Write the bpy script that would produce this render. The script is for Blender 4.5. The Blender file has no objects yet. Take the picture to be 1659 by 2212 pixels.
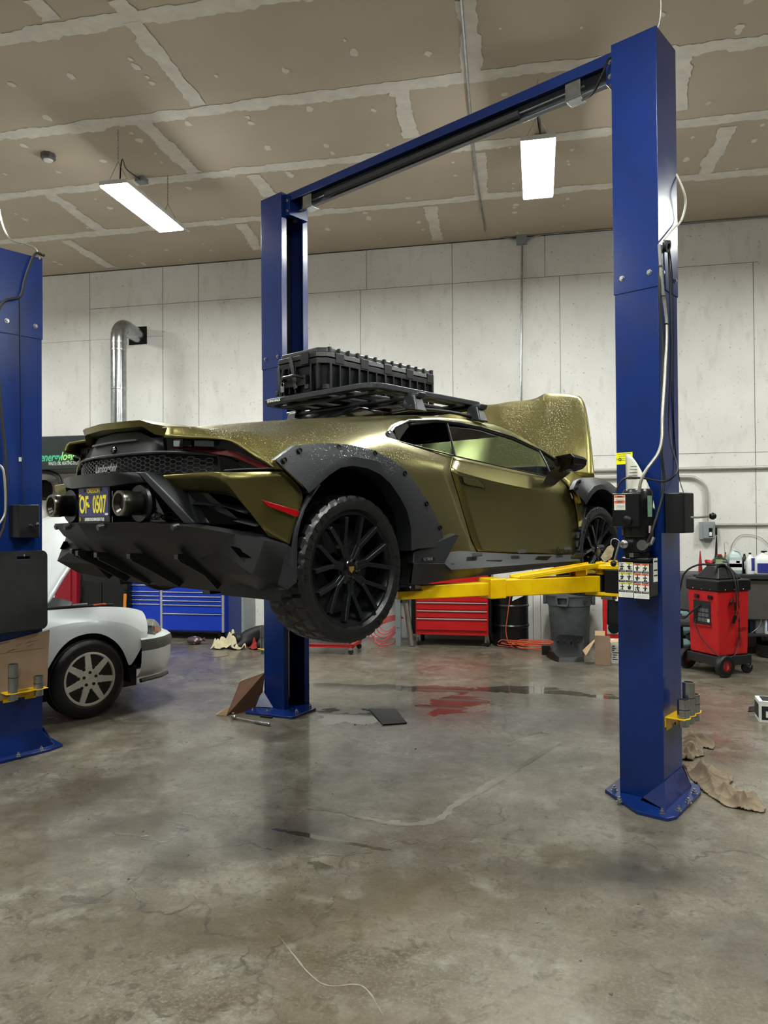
import bpy, bmesh, math, random
from mathutils import Vector, Matrix
random.seed(11)
PI = math.pi
R = math.radians
sc = bpy.context.scene
COL = sc.collection

# ---------------------------------------------------------------- camera, world, exposure
cam_d = bpy.data.cameras.new('camera')
cam_d.sensor_fit = 'HORIZONTAL'
cam_d.sensor_width = 36.0
cam_d.lens = 1611.45 / 1659 * 36.0
cam_d.clip_start = 0.05
cam_d.clip_end = 100
cam = bpy.data.objects.new('camera', cam_d)
COL.objects.link(cam)
_cp, _sp, _cr, _sr = math.cos(R(.6288)), math.sin(R(.6288)), math.cos(R(-.401)), math.sin(R(-.401))
_fw = Vector((0, _cp, _sp)); _u0 = Vector((0, -_sp, _cp)); _r0 = Vector((1, 0, 0))
_rt = _cr * _r0 + _sr * _u0; _up = -_sr * _r0 + _cr * _u0
_m = Matrix((_rt, _up, -_fw)).transposed()
cam.matrix_world = Matrix.Translation((0, 0, 1.6516)) @ Matrix.Rotation(R(11.6224), 4, 'Z') @ _m.to_4x4()
sc.camera = cam
w = bpy.data.worlds.new('world')
sc.world = w
w.use_nodes = True
w.node_tree.nodes['Background'].inputs[0].default_value = (.8, .9, 1, 1)
w.node_tree.nodes['Background'].inputs[1].default_value = 0.02
sc.view_settings.view_transform = 'Standard'
sc.view_settings.look = 'None'
sc.view_settings.gamma = 1
sc.view_settings.exposure = 0.17
sc.cycles.max_bounces = 6
sc.cycles.diffuse_bounces = 4
sc.cycles.glossy_bounces = 3
sc.cycles.adaptive_threshold = 0.02
LAMP = 132.0          # strength of every ceiling lamp's diffuser

# ---------------------------------------------------------------- materials
MATS = {}
def hexc(h):
    c = [int(h[i:i + 2], 16) / 255 for i in (0, 2, 4)]
    return tuple(x / 12.92 if x <= .04045 else ((x + .055) / 1.055) ** 2.4 for x in c) + (1,)
def mat(name, col, rough=.5, metal=0, noise=0, nscale=6, col2=None, bump=0, bscale=40, coat=0, emit=0, trans=0, alpha=1, spec=.5, rvar=0):
    """procedural principled material: colour mottled by noise, optional fine bump and roughness variation"""
    if name in MATS: return MATS[name]
    m = bpy.data.materials.new(name); m.use_nodes = True; MATS[name] = m
    nt = m.node_tree; N = nt.nodes; Lk = nt.links
    b = N['Principled BSDF']
    c = hexc(col) if isinstance(col, str) else col
    b.inputs['Base Color'].default_value = c
    b.inputs['Roughness'].default_value = rough
    b.inputs['Metallic'].default_value = metal
    b.inputs['Specular IOR Level'].default_value = spec
    if coat: b.inputs['Coat Weight'].default_value = coat; b.inputs['Coat Roughness'].default_value = .08
    if trans: b.inputs['Transmission Weight'].default_value = trans
    if alpha < 1: b.inputs['Alpha'].default_value = alpha
    if emit:
        b.inputs['Emission Color'].default_value = c; b.inputs['Emission Strength'].default_value = emit
    tc = N.new('ShaderNodeTexCoord')
    if noise or col2:
        n = N.new('ShaderNodeTexNoise'); n.inputs['Scale'].default_value = nscale; n.inputs['Detail'].default_value = 6
        Lk.new(tc.outputs['Object'], n.inputs['Vector'])
        mr = N.new('ShaderNodeMapRange'); mr.inputs[1].default_value = .35; mr.inputs[2].default_value = .68
        Lk.new(n.outputs['Fac'], mr.inputs[0])
        mx = N.new('ShaderNodeMix'); mx.data_type = 'RGBA'
        mx.inputs[6].default_value = c
        d = hexc(col2) if isinstance(col2, str) else (tuple(x * (1 - noise) for x in c[:3]) + (1,))
        mx.inputs[7].default_value = d
        Lk.new(mr.outputs[0], mx.inputs[0]); Lk.new(mx.outputs[2], b.inputs['Base Color'])
        if rvar:
            m2 = N.new('ShaderNodeMapRange'); m2.inputs[3].default_value = rough - rvar; m2.inputs[4].default_value = rough + rvar
            Lk.new(n.outputs['Fac'], m2.inputs[0]); Lk.new(m2.outputs[0], b.inputs['Roughness'])
    if bump:
        n = N.new('ShaderNodeTexNoise'); n.inputs['Scale'].default_value = bscale; n.inputs['Detail'].default_value = 3
        Lk.new(tc.outputs['Object'], n.inputs['Vector'])
        bp = N.new('ShaderNodeBump'); bp.inputs['Strength'].default_value = bump; bp.inputs['Distance'].default_value = .004
        Lk.new(n.outputs['Fac'], bp.inputs['Height']); Lk.new(bp.outputs[0], b.inputs['Normal'])
    return m

def droplets(m, scale=75, strength=.6, lo=.12, hi=.55, size=.36):
    """rain droplets standing on the surfaces that face up: voronoi beads as bump and gloss"""
    nt = m.node_tree; N = nt.nodes; Lk = nt.links; b = N['Principled BSDF']
    tc = N.new('ShaderNodeTexCoord')
    hs = None; ms = None
    for k, (s, sz) in enumerate(((scale, size), (scale * 1.9, size * .95))):
        v = N.new('ShaderNodeTexVoronoi'); v.inputs['Scale'].default_value = s
        Lk.new(tc.outputs['Object'], v.inputs['Vector'])
        sx = N.new('ShaderNodeSeparateColor'); Lk.new(v.outputs['Color'], sx.inputs[0])
        rad = N.new('ShaderNodeMath'); rad.operation = 'MULTIPLY'; rad.inputs[1].default_value = sz; Lk.new(sx.outputs[0], rad.inputs[0])
        df = N.new('ShaderNodeMath'); df.operation = 'SUBTRACT'; Lk.new(rad.outputs[0], df.inputs[0]); Lk.new(v.outputs['Distance'], df.inputs[1])
        mr = N.new('ShaderNodeMapRange'); mr.inputs[1].default_value = 0; mr.inputs[2].default_value = .16; Lk.new(df.outputs[0], mr.inputs[0])
        if hs is None: hs = mr
        else:
            mx = N.new('ShaderNodeMath'); mx.operation = 'MAXIMUM'; Lk.new(hs.outputs[0], mx.inputs[0]); Lk.new(mr.outputs[0], mx.inputs[1]); hs = mx
    g = N.new('ShaderNodeNewGeometry'); sp = N.new('ShaderNodeSeparateXYZ'); Lk.new(g.outputs['Normal'], sp.inputs[0])
    up = N.new('ShaderNodeMapRange'); up.inputs[1].default_value = lo; up.inputs[2].default_value = hi; Lk.new(sp.outputs[2], up.inputs[0])
    mm = N.new('ShaderNodeMath'); mm.operation = 'MULTIPLY'; Lk.new(hs.outputs[0], mm.inputs[0]); Lk.new(up.outputs[0], mm.inputs[1])
    bp = N.new('ShaderNodeBump'); bp.inputs['Strength'].default_value = strength; bp.inputs['Distance'].default_value = .003
    Lk.new(mm.outputs[0], bp.inputs['Height'])
    old = b.inputs['Normal'].links
    if old: Lk.new(old[0].from_socket, bp.inputs['Normal'])
    Lk.new(bp.outputs[0], b.inputs['Normal'])
    b.inputs['Coat Roughness'].default_value = .05
    Lk.new(mm.outputs[0], b.inputs['Coat Weight'])
    Lk.new(bp.outputs[0], b.inputs['Coat Normal'])
    return m

# ---------------------------------------------------------------- mesh builder
class MB:
    def __init__(s): s.v = []; s.f = []; s.mi = []; s.k = 0
    def mi_(s, k): s.k = k; return s
    def add(s, vs, fs):
        o = len(s.v); s.v += [tuple(x) for x in vs]
        for f in fs: s.f.append(tuple(i + o for i in f)); s.mi.append(s.k)
        return s
    def box(s, x0, x1, y0, y1, z0, z1):
        return s.add([(x0, y0, z0), (x1, y0, z0), (x1, y1, z0), (x0, y1, z0), (x0, y0, z1), (x1, y0, z1), (x1, y1, z1), (x0, y1, z1)],
                     [(0, 3, 2, 1), (4, 5, 6, 7), (0, 1, 5, 4), (1, 2, 6, 5), (2, 3, 7, 6), (3, 0, 4, 7)])
    def hexa(s, a, b):
        """two quads a (4 points) and b (4 points) joined"""
        return s.add(list(a) + list(b), [(3, 2, 1, 0), (4, 5, 6, 7), (0, 1, 5, 4), (1, 2, 6, 5), (2, 3, 7, 6), (3, 0, 4, 7)])
    def bar(s, p, q, w_, h_, up=(0, 0, 1)):
        p = Vector(p); q = Vector(q); d = (q - p).normalized(); upv = Vector(up)
        x = d.cross(upv)
        if x.length < 1e-4: x = d.cross(Vector((1, 0, 0)))
        x.normalize(); y = x.cross(d)
        c = [(-1, -1), (1, -1), (1, 1), (-1, 1)]
        return s.hexa([p + x * a * w_ / 2 + y * b * h_ / 2 for a, b in c], [q + x * a * w_ / 2 + y * b * h_ / 2 for a, b in c])
    def prism(s, poly, off):
        """polygon (3-D points) swept by the vector off"""
        n = len(poly); off = Vector(off); a = [Vector(p) for p in poly]; b = [p + off for p in a]
        return s.add(a + b, [tuple(range(n))[::-1], tuple(range(n, 2 * n))] + [(i, (i + 1) % n, (i + 1) % n + n, i + n) for i in range(n)])
    def tube(s, path, r, seg=8, cap=True):
        P = [Vector(p) for p in path]; n = len(P); rs = r if isinstance(r, (list, tuple)) else [r] * n
        d0 = (P[1] - P[0]).normalized()
        x = d0.orthogonal().normalized()
        vs = []
        for i in range(n):
            d = (P[min(i + 1, n - 1)] - P[max(i - 1, 0)]).normalized()
            x = (x - d * x.dot(d)).normalized(); y = d.cross(x)
            for k in range(seg):
                a = 2 * PI * k / seg
                vs.append(P[i] + (x * math.cos(a) + y * math.sin(a)) * rs[i])
        fs = [(i * seg + k, i * seg + (k + 1) % seg, (i + 1) * seg + (k + 1) % seg, (i + 1) * seg + k) for i in range(n - 1) for k in range(seg)]
        if cap: fs += [tuple(range(seg))[::-1], tuple(range((n - 1) * seg, n * seg))]
        return s.add(vs, fs)
    def cyl(s, p, q, r, seg=20): return s.tube([p, q], r, seg)
    def lathe(s, prof, o=(0, 0, 0), ax=(0, 0, 1), seg=32, close=False):
        """profile of (radius, height) spun round the axis ax through o"""
        o = Vector(o); z = Vector(ax).normalized(); x = z.orthogonal().normalized(); y = z.cross(x)
        n = len(prof); vs = []
        for r, h in prof:
            for k in range(seg):
                a = 2 * PI * k / seg
                vs.append(o + z * h + (x * math.cos(a) + y * math.sin(a)) * r)
        m = n if close else n - 1
        fs = [(i * seg + k, i * seg + (k + 1) % seg, ((i + 1) % n) * seg + (k + 1) % seg, ((i + 1) % n) * seg + k) for i in range(m) for k in range(seg)]
        if not close:
            if prof[0][0] > 1e-5: fs.append(tuple(range(seg))[::-1])
            if prof[-1][0] > 1e-5: fs.append(tuple(range((n - 1) * seg, n * seg)))
        return s.add(vs, fs)
    def strip(s, A, B):
        """band of quads between two equally long rows of points"""
        n = len(A)
        return s.add(list(A) + list(B), [(i, i + 1, n + i + 1, n + i) for i in range(n - 1)])
    def ball(s, c, rx, ry=None, rz=None, seg=14, rings=9):
        ry = ry or rx; rz = rz or rx; c = Vector(c); vs = []
        for i in range(rings + 1):
            t = PI * i / rings
            for k in range(seg):
                a = 2 * PI * k / seg
                vs.append(c + Vector((rx * math.sin(t) * math.cos(a), ry * math.sin(t) * math.sin(a), rz * math.cos(t))))
        return s.add(vs, [(i * seg + k, (i + 1) * seg + k, (i + 1) * seg + (k + 1) % seg, i * seg + (k + 1) % seg) for i in range(rings) for k in range(seg)])
    def build(s, name, m, parent=None, smooth=30, bevel=0, bseg=2, solid=0, sub=0, weld=True, tag_=None, loc=None):
        me = bpy.data.meshes.new(name); me.from_pydata(s.v, [], s.f)
        ms = m if isinstance(m, (list, tuple)) else [m]
        for x in ms: me.materials.append(x)
        if len(ms) > 1: me.polygons.foreach_set('material_index', s.mi)
        bm = bmesh.new(); bm.from_mesh(me)
        if weld: bmesh.ops.remove_doubles(bm, verts=bm.verts, dist=1e-5)
        bmesh.ops.recalc_face_normals(bm, faces=bm.faces)
        bm.to_mesh(me); bm.free(); me.update()
        if smooth:
            me.shade_smooth(); me.set_sharp_from_angle(angle=R(smooth))
        o = bpy.data.objects.new(name, me); COL.objects.link(o)
        if parent: o.parent = parent
        if loc: o.location = loc
        if solid:
            md = o.modifiers.new('thick', 'SOLIDIFY'); md.thickness = solid; md.offset = -1
        if bevel:
            md = o.modifiers.new('bevel', 'BEVEL'); md.width = bevel; md.segments = bseg; md.limit_method = 'ANGLE'; md.angle_limit = R(35)
            md.harden_normals = True
        if sub:
            md = o.modifiers.new('sub', 'SUBSURF'); md.levels = sub; md.render_levels = sub
        if tag_: tag(o, *tag_)
        return o

def tag(o, label=None, cat=None, group=None, kind=None):
    if label: o['label'] = label
    if cat: o['category'] = cat
    if group: o['group'] = group
    if kind: o['kind'] = kind
    return o
def thing(name, label, cat, loc=(0, 0, 0), rz=0, group=None):
    o = bpy.data.objects.new(name, None); COL.objects.link(o)
    o.empty_display_size = .1; o.location = loc; o.rotation_euler = (0, 0, rz)
    return tag(o, label, cat, group)
def copy_tree(o, parent=None):
    c = o.copy(); COL.objects.link(c)
    if parent is not None: c.parent = parent
    for ch in list(o.children): copy_tree(ch, c)
    return c
def curve_pts(pts, n=6):
    """smooth path through the points (Catmull-Rom)"""
    P = [Vector(p) for p in pts]; P = [P[0] * 2 - P[1]] + P + [P[-1] * 2 - P[-2]]; out = []
    for i in range(1, len(P) - 2):
        for k in range(n):
            t = k / n
            out.append(.5 * ((2 * P[i]) + (P[i + 1] - P[i - 1]) * t + (2 * P[i - 1] - 5 * P[i] + 4 * P[i + 1] - P[i + 2]) * t * t + (3 * P[i] - P[i - 1] - 3 * P[i + 1] + P[i + 2]) * t ** 3))
    out.append(P[-2]); return out
def frame(o, xd, yd):
    x = Vector(xd).normalized(); y = Vector(yd); y = (y - x * y.dot(x)).normalized(); z = x.cross(y)
    m = Matrix((x, y, z)).transposed().to_4x4(); m.translation = Vector(o); return m
def text(name, body, size, o, xd, yd, m, parent=None, depth=.0008, offset=0, shear=0, align='CENTER', sx=1):
    """raised lettering: mesh letters lying in the plane spanned by xd, yd at o"""
    c = bpy.data.curves.new('lettering', 'FONT'); c.body = body; c.size = size; c.extrude = depth; c.offset = offset; c.shear = shear
    c.align_x = align; c.align_y = 'CENTER'; c.resolution_u = 3
    t = bpy.data.objects.new('lettering', c); COL.objects.link(t)
    dg = bpy.context.evaluated_depsgraph_get(); dg.update()
    me = bpy.data.meshes.new_from_object(t.evaluated_get(dg))
    bpy.data.objects.remove(t); bpy.data.curves.remove(c)
    me.transform(frame(o, xd, yd) @ Matrix.Diagonal((sx, 1, 1, 1)))
    me.materials.clear(); me.materials.append(m); me.name = name
    ob = bpy.data.objects.new(name, me); COL.objects.link(ob)
    if parent: ob.parent = parent
    return ob

M_blue = mat('blue_enamel', '0f2b6c', .22, 0, noise=.25, nscale=3, bump=.05, bscale=30, spec=.5, rvar=.08)
M_black = mat('black_plastic', '0e0f11', .38, noise=.2, nscale=20)
M_blackm = mat('black_metal', '0d0e10', .35, 0.2, noise=.2, nscale=8)
M_rubber = mat('rubber', '141415', .6, noise=.35, nscale=18, bump=.25, bscale=120)
M_zinc = mat('galvanised_steel', 'b4b8ba', .24, .95, noise=.3, nscale=14)
M_steel = mat('bright_steel', 'c0c2c4', .22, .95, noise=.15, nscale=20)
M_yellow = mat('yellow_enamel', 'f2c700', .32, noise=.12, nscale=5, col2='d9a800')
M_card = mat('cardboard', '9a8068', .85, noise=.18, nscale=7, bump=.1, bscale=60)
M_cardin = mat('cardboard_inside', 'c9a983', .85, noise=.1, nscale=9)
M_white = mat('white_plastic', 'e2e3e0', .45, noise=.06, nscale=9)
M_red = mat('red_enamel', 'b8191c', .3, noise=.12, nscale=6)
M_orange = mat('orange_rubber', 'c2512c', .55, noise=.15, nscale=20)
M_grey = mat('grey_enamel', '8d9496', .4, noise=.1, nscale=10)
M_labelw = mat('label_white', 'e6e6e2', .6, noise=.05, nscale=30)
M_ink = mat('black_ink', '16171a', .6)

# ---------------------------------------------------------------- setting
WX0, WX1, WY0, WY1, CEIL = -10.5, 10.0, -9.0, 10.304, 5.505
def floor_material():
    m = bpy.data.materials.new('stained_concrete'); m.use_nodes = True
    nt = m.node_tree; N = nt.nodes; Lk = nt.links; b = N['Principled BSDF']
    tc = N.new('ShaderNodeTexCoord')
    def noise(scale, det=8, dist=0, vec=None, rough=.6):
        n = N.new('ShaderNodeTexNoise'); n.inputs['Scale'].default_value = scale; n.inputs['Detail'].default_value = det
        n.inputs['Roughness'].default_value = rough; n.inputs['Distortion'].default_value = dist
        Lk.new(vec or tc.outputs['Object'], n.inputs['Vector']); return n.outputs['Fac']
    def ramp(x, a, b_, c=0, d=1):
        r = N.new('ShaderNodeMapRange'); r.inputs[1].default_value = a; r.inputs[2].default_value = b_; r.inputs[3].default_value = c; r.inputs[4].default_value = d
        Lk.new(x, r.inputs[0]); return r.outputs[0]
    def mix(f, a, b_):
        x = N.new('ShaderNodeMix'); x.data_type = 'RGBA'
        if isinstance(f, float): x.inputs[0].default_value = f
        else: Lk.new(f, x.inputs[0])
        for s_, v in ((6, a), (7, b_)):
            if isinstance(v, tuple): x.inputs[s_].default_value = v
            else: Lk.new(v, x.inputs[s_])
        return x.outputs[2]
    def math_(op, a, b_=None, c=None):
        x = N.new('ShaderNodeMath'); x.operation = op
        for i, v in enumerate((a, b_, c)):
            if v is None: continue
            if isinstance(v, (int, float)): x.inputs[i].default_value = v
            else: Lk.new(v, x.inputs[i])
        return x.outputs[0]
    c = mix(ramp(noise(.7, 8, .4), .35, .65), hexc('665c4e'), hexc('8b8478'))
    c = mix(ramp(noise(2.2, 10, .8), .38, .66), c, hexc('564d3d'))
    c = mix(ramp(noise(5.5, 10, .3), .52, .72), c, hexc('8d897d'))
    st = N.new('ShaderNodeMapping'); st.inputs['Scale'].default_value = (.55, 3.4, 1); st.inputs['Rotation'].default_value = (0, 0, R(-58))
    Lk.new(tc.outputs['Object'], st.inputs['Vector'])
    sk = ramp(noise(2.4, 9, .3, st.outputs[0]), .55, .66)
    c = mix(math_('MULTIPLY', sk, .45), c, hexc('4a4438'))
    c = mix(math_('MULTIPLY', ramp(noise(26, 8, 0), .45, .7), .5), c, hexc('4d483c'))
    c = mix(math_('MULTIPLY', ramp(noise(70, 6, 0), .5, .72), .35), c, hexc('a5a294'))
    # dark oily blotches of the workshop floor
    bl = ramp(noise(.95, 7, .6, None, .55), .57, .7)
    c = mix(math_('MULTIPLY', bl, .55), c, hexc('3a362f'))
    c = mix(math_('MULTIPLY', ramp(noise(.42, 6, .5), .42, .62), .45), c, hexc('4e4536'))
    c = mix(math_('MULTIPLY', ramp(noise(14, 9, 1.2), .56, .62), .55), c, hexc('453e32'))
    sxx = N.new('ShaderNodeSeparateXYZ'); Lk.new(tc.outputs['Object'], sxx.inputs[0])
    sn = noise(2.0, 9, .7)
    for (px_, py_, rx_, ry_, an, k_, col_) in STAINS:
        dx = math_('SUBTRACT', sxx.outputs[0], px_); dy = math_('SUBTRACT', sxx.outputs[1], py_)
        ca, sa = math.cos(R(an)), math.sin(R(an))
        ex = math_('DIVIDE', math_('ADD', math_('MULTIPLY', dx, ca), math_('MULTIPLY', dy, sa)), rx_)
        ey = math_('DIVIDE', math_('SUBTRACT', math_('MULTIPLY', dy, ca), math_('MULTIPLY', dx, sa)), ry_)
        dd = math_('SQRT', math_('ADD', math_('MULTIPLY', ex, ex), math_('MULTIPLY', ey, ey)))
        mk = ramp(math_('ADD', dd, math_('MULTIPLY', math_('SUBTRACT', sn, .5), 2.6)), .25, 1.15, k_, 0)
        c = mix(mk, c, hexc(col_))
    # hairline cracks
    wn = N.new('ShaderNodeTexNoise'); wn.inputs['Scale'].default_value = 2.5; wn.inputs['Detail'].default_value = 8; Lk.new(tc.outputs['Object'], wn.inputs['Vector'])
    vm = N.new('ShaderNodeVectorMath'); vm.operation = 'MULTIPLY_ADD'; vm.inputs[1].default_value = (.7, .7, .7)
    Lk.new(wn.outputs['Color'], vm.inputs[0]); Lk.new(tc.outputs['Object'], vm.inputs[2])
    vo = N.new('ShaderNodeTexVoronoi'); vo.feature = 'DISTANCE_TO_EDGE'; vo.inputs['Scale'].default_value = .42; Lk.new(vm.outputs[0], vo.inputs['Vector'])
    ck = ramp(vo.outputs['Distance'], .0, .005, 1, 0)
    ck = math_('MULTIPLY', ck, ramp(noise(1.1, 3), .46, .58))
    c = mix(math_('MULTIPLY', ck, .6), c, hexc('2b2822'))
    # wet patches
    sx = N.new('ShaderNodeSeparateXYZ'); Lk.new(tc.outputs['Object'], sx.inputs[0])
    wet = None
    for (px_, py_, rx_, ry_, an) in WET:
        dx = math_('SUBTRACT', sx.outputs[0], px_); dy = math_('SUBTRACT', sx.outputs[1], py_)
        ca, sa = math.cos(R(an)), math.sin(R(an))
        ex = math_('DIVIDE', math_('ADD', math_('MULTIPLY', dx, ca), math_('MULTIPLY', dy, sa)), rx_)
        ey = math_('DIVIDE', math_('SUBTRACT', math_('MULTIPLY', dy, ca), math_('MULTIPLY', dx, sa)), ry_)
        dd = math_('SQRT', math_('ADD', math_('MULTIPLY', ex, ex), math_('MULTIPLY', ey, ey)))
        wet = dd if wet is None else math_('MINIMUM', wet, dd)
    wn2 = noise(2.6, 8, .6)
    wv = math_('ADD', wet, math_('MULTIPLY', math_('SUBTRACT', wn2, .5), 3.0))
    wm = ramp(wv, .78, .70)
    c = mix(math_('MULTIPLY', wm, .5), c, hexc('2e2c27'))
    Lk.new(c, b.inputs['Base Color'])
    rg = ramp(noise(1.3, 8, .5), .3, .7, .2, .42)
    rg = math_('ADD', rg, math_('MULTIPLY', ramp(noise(9, 8), .4, .7), .14))
    rr = N.new('ShaderNodeMix'); rr.data_type = 'FLOAT'; Lk.new(wm, rr.inputs[0]); Lk.new(rg, rr.inputs[2]); rr.inputs[3].default_value = .04
    Lk.new(rr.outputs[0], b.inputs['Roughness'])
    b.inputs['Specular IOR Level'].default_value = .5
    b.inputs['Coat Weight'].default_value = .35; b.inputs['Coat Roughness'].default_value = .11; b.inputs['Coat IOR'].default_value = 1.45
    hgt = math_('ADD', math_('MULTIPLY', noise(38, 8), .3), math_('MULTIPLY', ck, -1.2))
    hgt = math_('ADD', hgt, math_('MULTIPLY', noise(4, 6), .8))
    bp = N.new('ShaderNodeBump'); bp.inputs['Distance'].default_value = .01
    st_ = ramp(wm, 0, 1, .28, .0); Lk.new(st_, bp.inputs['Strength'])
    Lk.new(hgt, bp.inputs['Height']); Lk.new(bp.outputs[0], b.inputs['Normal'])
    return m
WET = [(-1.15, 7.25, 1.9, .16, 2), (-1.55, 6.1, .55, .28, 10), (-.75, 6.7, .45, .35, 60), (-.2, 7.4, .5, .1, 10),
       (-1.1, 3.75, .42, .035, -12), (-1.0, 3.42, .13, .06, -40), (-1.95, 2.95, .16, .035, 5), (.55, 7.2, .5, .08, -15)]
STAINS = [(.42, 3.63, .34, .22, 10, .75, '35322d'), (.0, 3.55, .45, .2, 0, .5, '3d382f'), (-1.25, 3.75, .40, .26, 20, .7, '37342f'), (-1.15, 6.2, .9, .45, 10, .7, '35332f'), (.24, 6.3, .6, .4, 0, .6, '3a3833'),
          (-2.75, 4.1, 1.0, .35, 62, .75, '4b4131'), (-2.45, 3.3, .7, .3, 60, .7, '4a4030'), (-1.35, 2.9, .5, .3, 40, .6, '4d4433'), (-.62, 3.1, .55, .3, 30, .6, '5a4e38'), (-.5, 2.3, .6, .4, 0, .55, '574b37'), (1.0, 2.9, .6, .25, -40, .5, '45403a'),
          (.9, 6.4, .6, .5, 0, .5, '5a4136'), (-.7, 5.3, .8, .3, 5, .4, '4a4640')]
fl = MB().add([(WX0, WY0, 0), (WX1, WY0, 0), (WX1, WY1 + .1, 0), (WX0, WY1 + .1, 0), (WX0, WY0, -.1), (WX1, WY0, -.1), (WX1, WY1 + .1, -.1), (WX0, WY1 + .1, -.1)],
              [(0, 1, 2, 3), (7, 6, 5, 4), (0, 4, 5, 1), (1, 5, 6, 2), (2, 6, 7, 3), (3, 7, 4, 0)])
fl.k = 1
def patch_line(pts, wd):
    P = curve_pts(pts, 14); A = []; B = []; a_ = b_ = 0
    for i, p in enumerate(P):
        d = (P[min(i + 1, len(P) - 1)] - P[max(0, i - 1)]).normalized(); n_ = Vector((-d.y, d.x, 0)); e = min(1, i / 6, (len(P) - 1 - i) / 6)
        if i % 3 == 0: a_ = random.uniform(-.5, .6); b_ = random.uniform(-.5, .6)
        A.append(p + n_ * wd * e * (.5 + .5 * a_ + random.uniform(-.2, .2)) + Vector((0, 0, .0012))); B.append(p - n_ * wd * e * (.5 + .5 * b_ + random.uniform(-.2, .2)) + Vector((0, 0, .0012)))
    fl.strip(A, B)
patch_line([(-1.355,4.144,0.000), (-1.126,4.117,0.000), (-0.837,4.019,0.000), (-0.601,4.063,-0.000), (-0.444,4.401,0.000), (-0.223,4.886,0.000), (-0.050,5.249,0.000), (0.167,5.726,0.000)], .045)
patch_line([(-0.088,5.801,0.000), (-0.001,5.943,0.000), (0.086,5.895,0.000)], .05)
patch_line([(-1.030,2.844,0.000), (-0.779,2.583,0.000), (-0.628,2.591,0.000), (-0.515,2.449,-0.000)], .006)
fl = fl.build('floor', [floor_material(), mat('floor_patch', '8d887c', .5, noise=.3, nscale=7, bump=.2, bscale=60)], smooth=0, weld=False)
tag(fl, kind='structure')

def wall_material(name, base, stain):
    m = bpy.data.materials.new(name); m.use_nodes = True
    nt = m.node_tree; N = nt.nodes; Lk = nt.links; b = N['Principled BSDF']; tc = N.new('ShaderNodeTexCoord')
    def nz(scale, a, b_, sc3=None):
        n = N.new('ShaderNodeTexNoise'); n.inputs['Scale'].default_value = scale; n.inputs['Detail'].default_value = 8
        if sc3:
            mp = N.new('ShaderNodeMapping'); mp.inputs['Scale'].default_value = sc3; Lk.new(tc.outputs['Object'], mp.inputs[0]); Lk.new(mp.outputs[0], n.inputs[0])
        else: Lk.new(tc.outputs['Object'], n.inputs[0])
        r = N.new('ShaderNodeMapRange'); r.inputs[1].default_value = a; r.inputs[2].default_value = b_; Lk.new(n.outputs['Fac'], r.inputs[0]); return r.outputs[0]
    def mix(f, a, b_, k=1):
        x = N.new('ShaderNodeMix'); x.data_type = 'RGBA'
        mu = N.new('ShaderNodeMath'); mu.operation = 'MULTIPLY'; mu.inputs[1].default_value = k; Lk.new(f, mu.inputs[0]); Lk.new(mu.outputs[0], x.inputs[0])
        for s_, v in ((6, a), (7, b_)):
            if isinstance(v, tuple): x.inputs[s_].default_value = v
            else: Lk.new(v, x.inputs[s_])
        return x.outputs[2]
    c = mix(nz(1.2, .4, .7), hexc(base), hexc(stain), .5)
    c = mix(nz(9, .55, .7, (1, 1, .35)), c, hexc(stain), .45)
    c = mix(nz(34, .66, .72), c, hexc('6b6862'), .5)
    Lk.new(c, b.inputs['Base Color']); b.inputs['Roughness'].default_value = .55
    n = N.new('ShaderNodeTexNoise'); n.inputs['Scale'].default_value = 60; n.inputs['Detail'].default_value = 4
    mp = N.new('ShaderNodeMapping'); mp.inputs['Scale'].default_value = (1, 1, .25); Lk.new(tc.outputs['Object'], mp.inputs[0]); Lk.new(mp.outputs[0], n.inputs[0])
    bp = N.new('ShaderNodeBump'); bp.inputs['Strength'].default_value = .2; bp.inputs['Distance'].default_value = .004; Lk.new(n.outputs['Fac'], bp.inputs['Height']); Lk.new(bp.outputs[0], b.inputs['Normal'])
    return m
M_wall = wall_material('painted_board', 'e6e3de', 'cbc6bf')
M_seam = mat('dark_joint', '4c4a46', .8)
wb = MB().box(WX0, WX1, WY1, WY1 + .1, 0, CEIL)
wb.k = 1
def vseam(x, z0, z1, t=.006): wb.box(x - t / 2, x + t / 2, WY1 - .0015, WY1 + .001, z0, z1)
def hseam(x0, x1, z, t=.005): wb.box(x0, x1, WY1 - .0015, WY1 + .001, z - t / 2, z + t / 2)
for xa, z0, z1 in ((-6.72, 2.49, CEIL), (-5.5, 2.49, CEIL), (-4.92, 2.49, CEIL), (-2.35, 4.93, CEIL), (-1.13, 2.49, CEIL), (-2.44, 2.49, 4.93), (.13, 4.93, CEIL),
                  (.32, 0, 4.93), (2.74, 0, 4.93), (1.5, 4.93, CEIL), (-3.8, 2.49, 4.93), (-.07, 0, 2.49), (.03, 0, 1.2), (1.52, 0, 2.49), (-3.6, 4.93, CEIL)):
    vseam(xa, z0, z1)
hseam(-6.72, 2.8, 4.93); hseam(WX0, WX1, 2.49); hseam(WX0, -5.5, 4.45, .003); hseam(WX0, WX1, CEIL - .008, .016)
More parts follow.
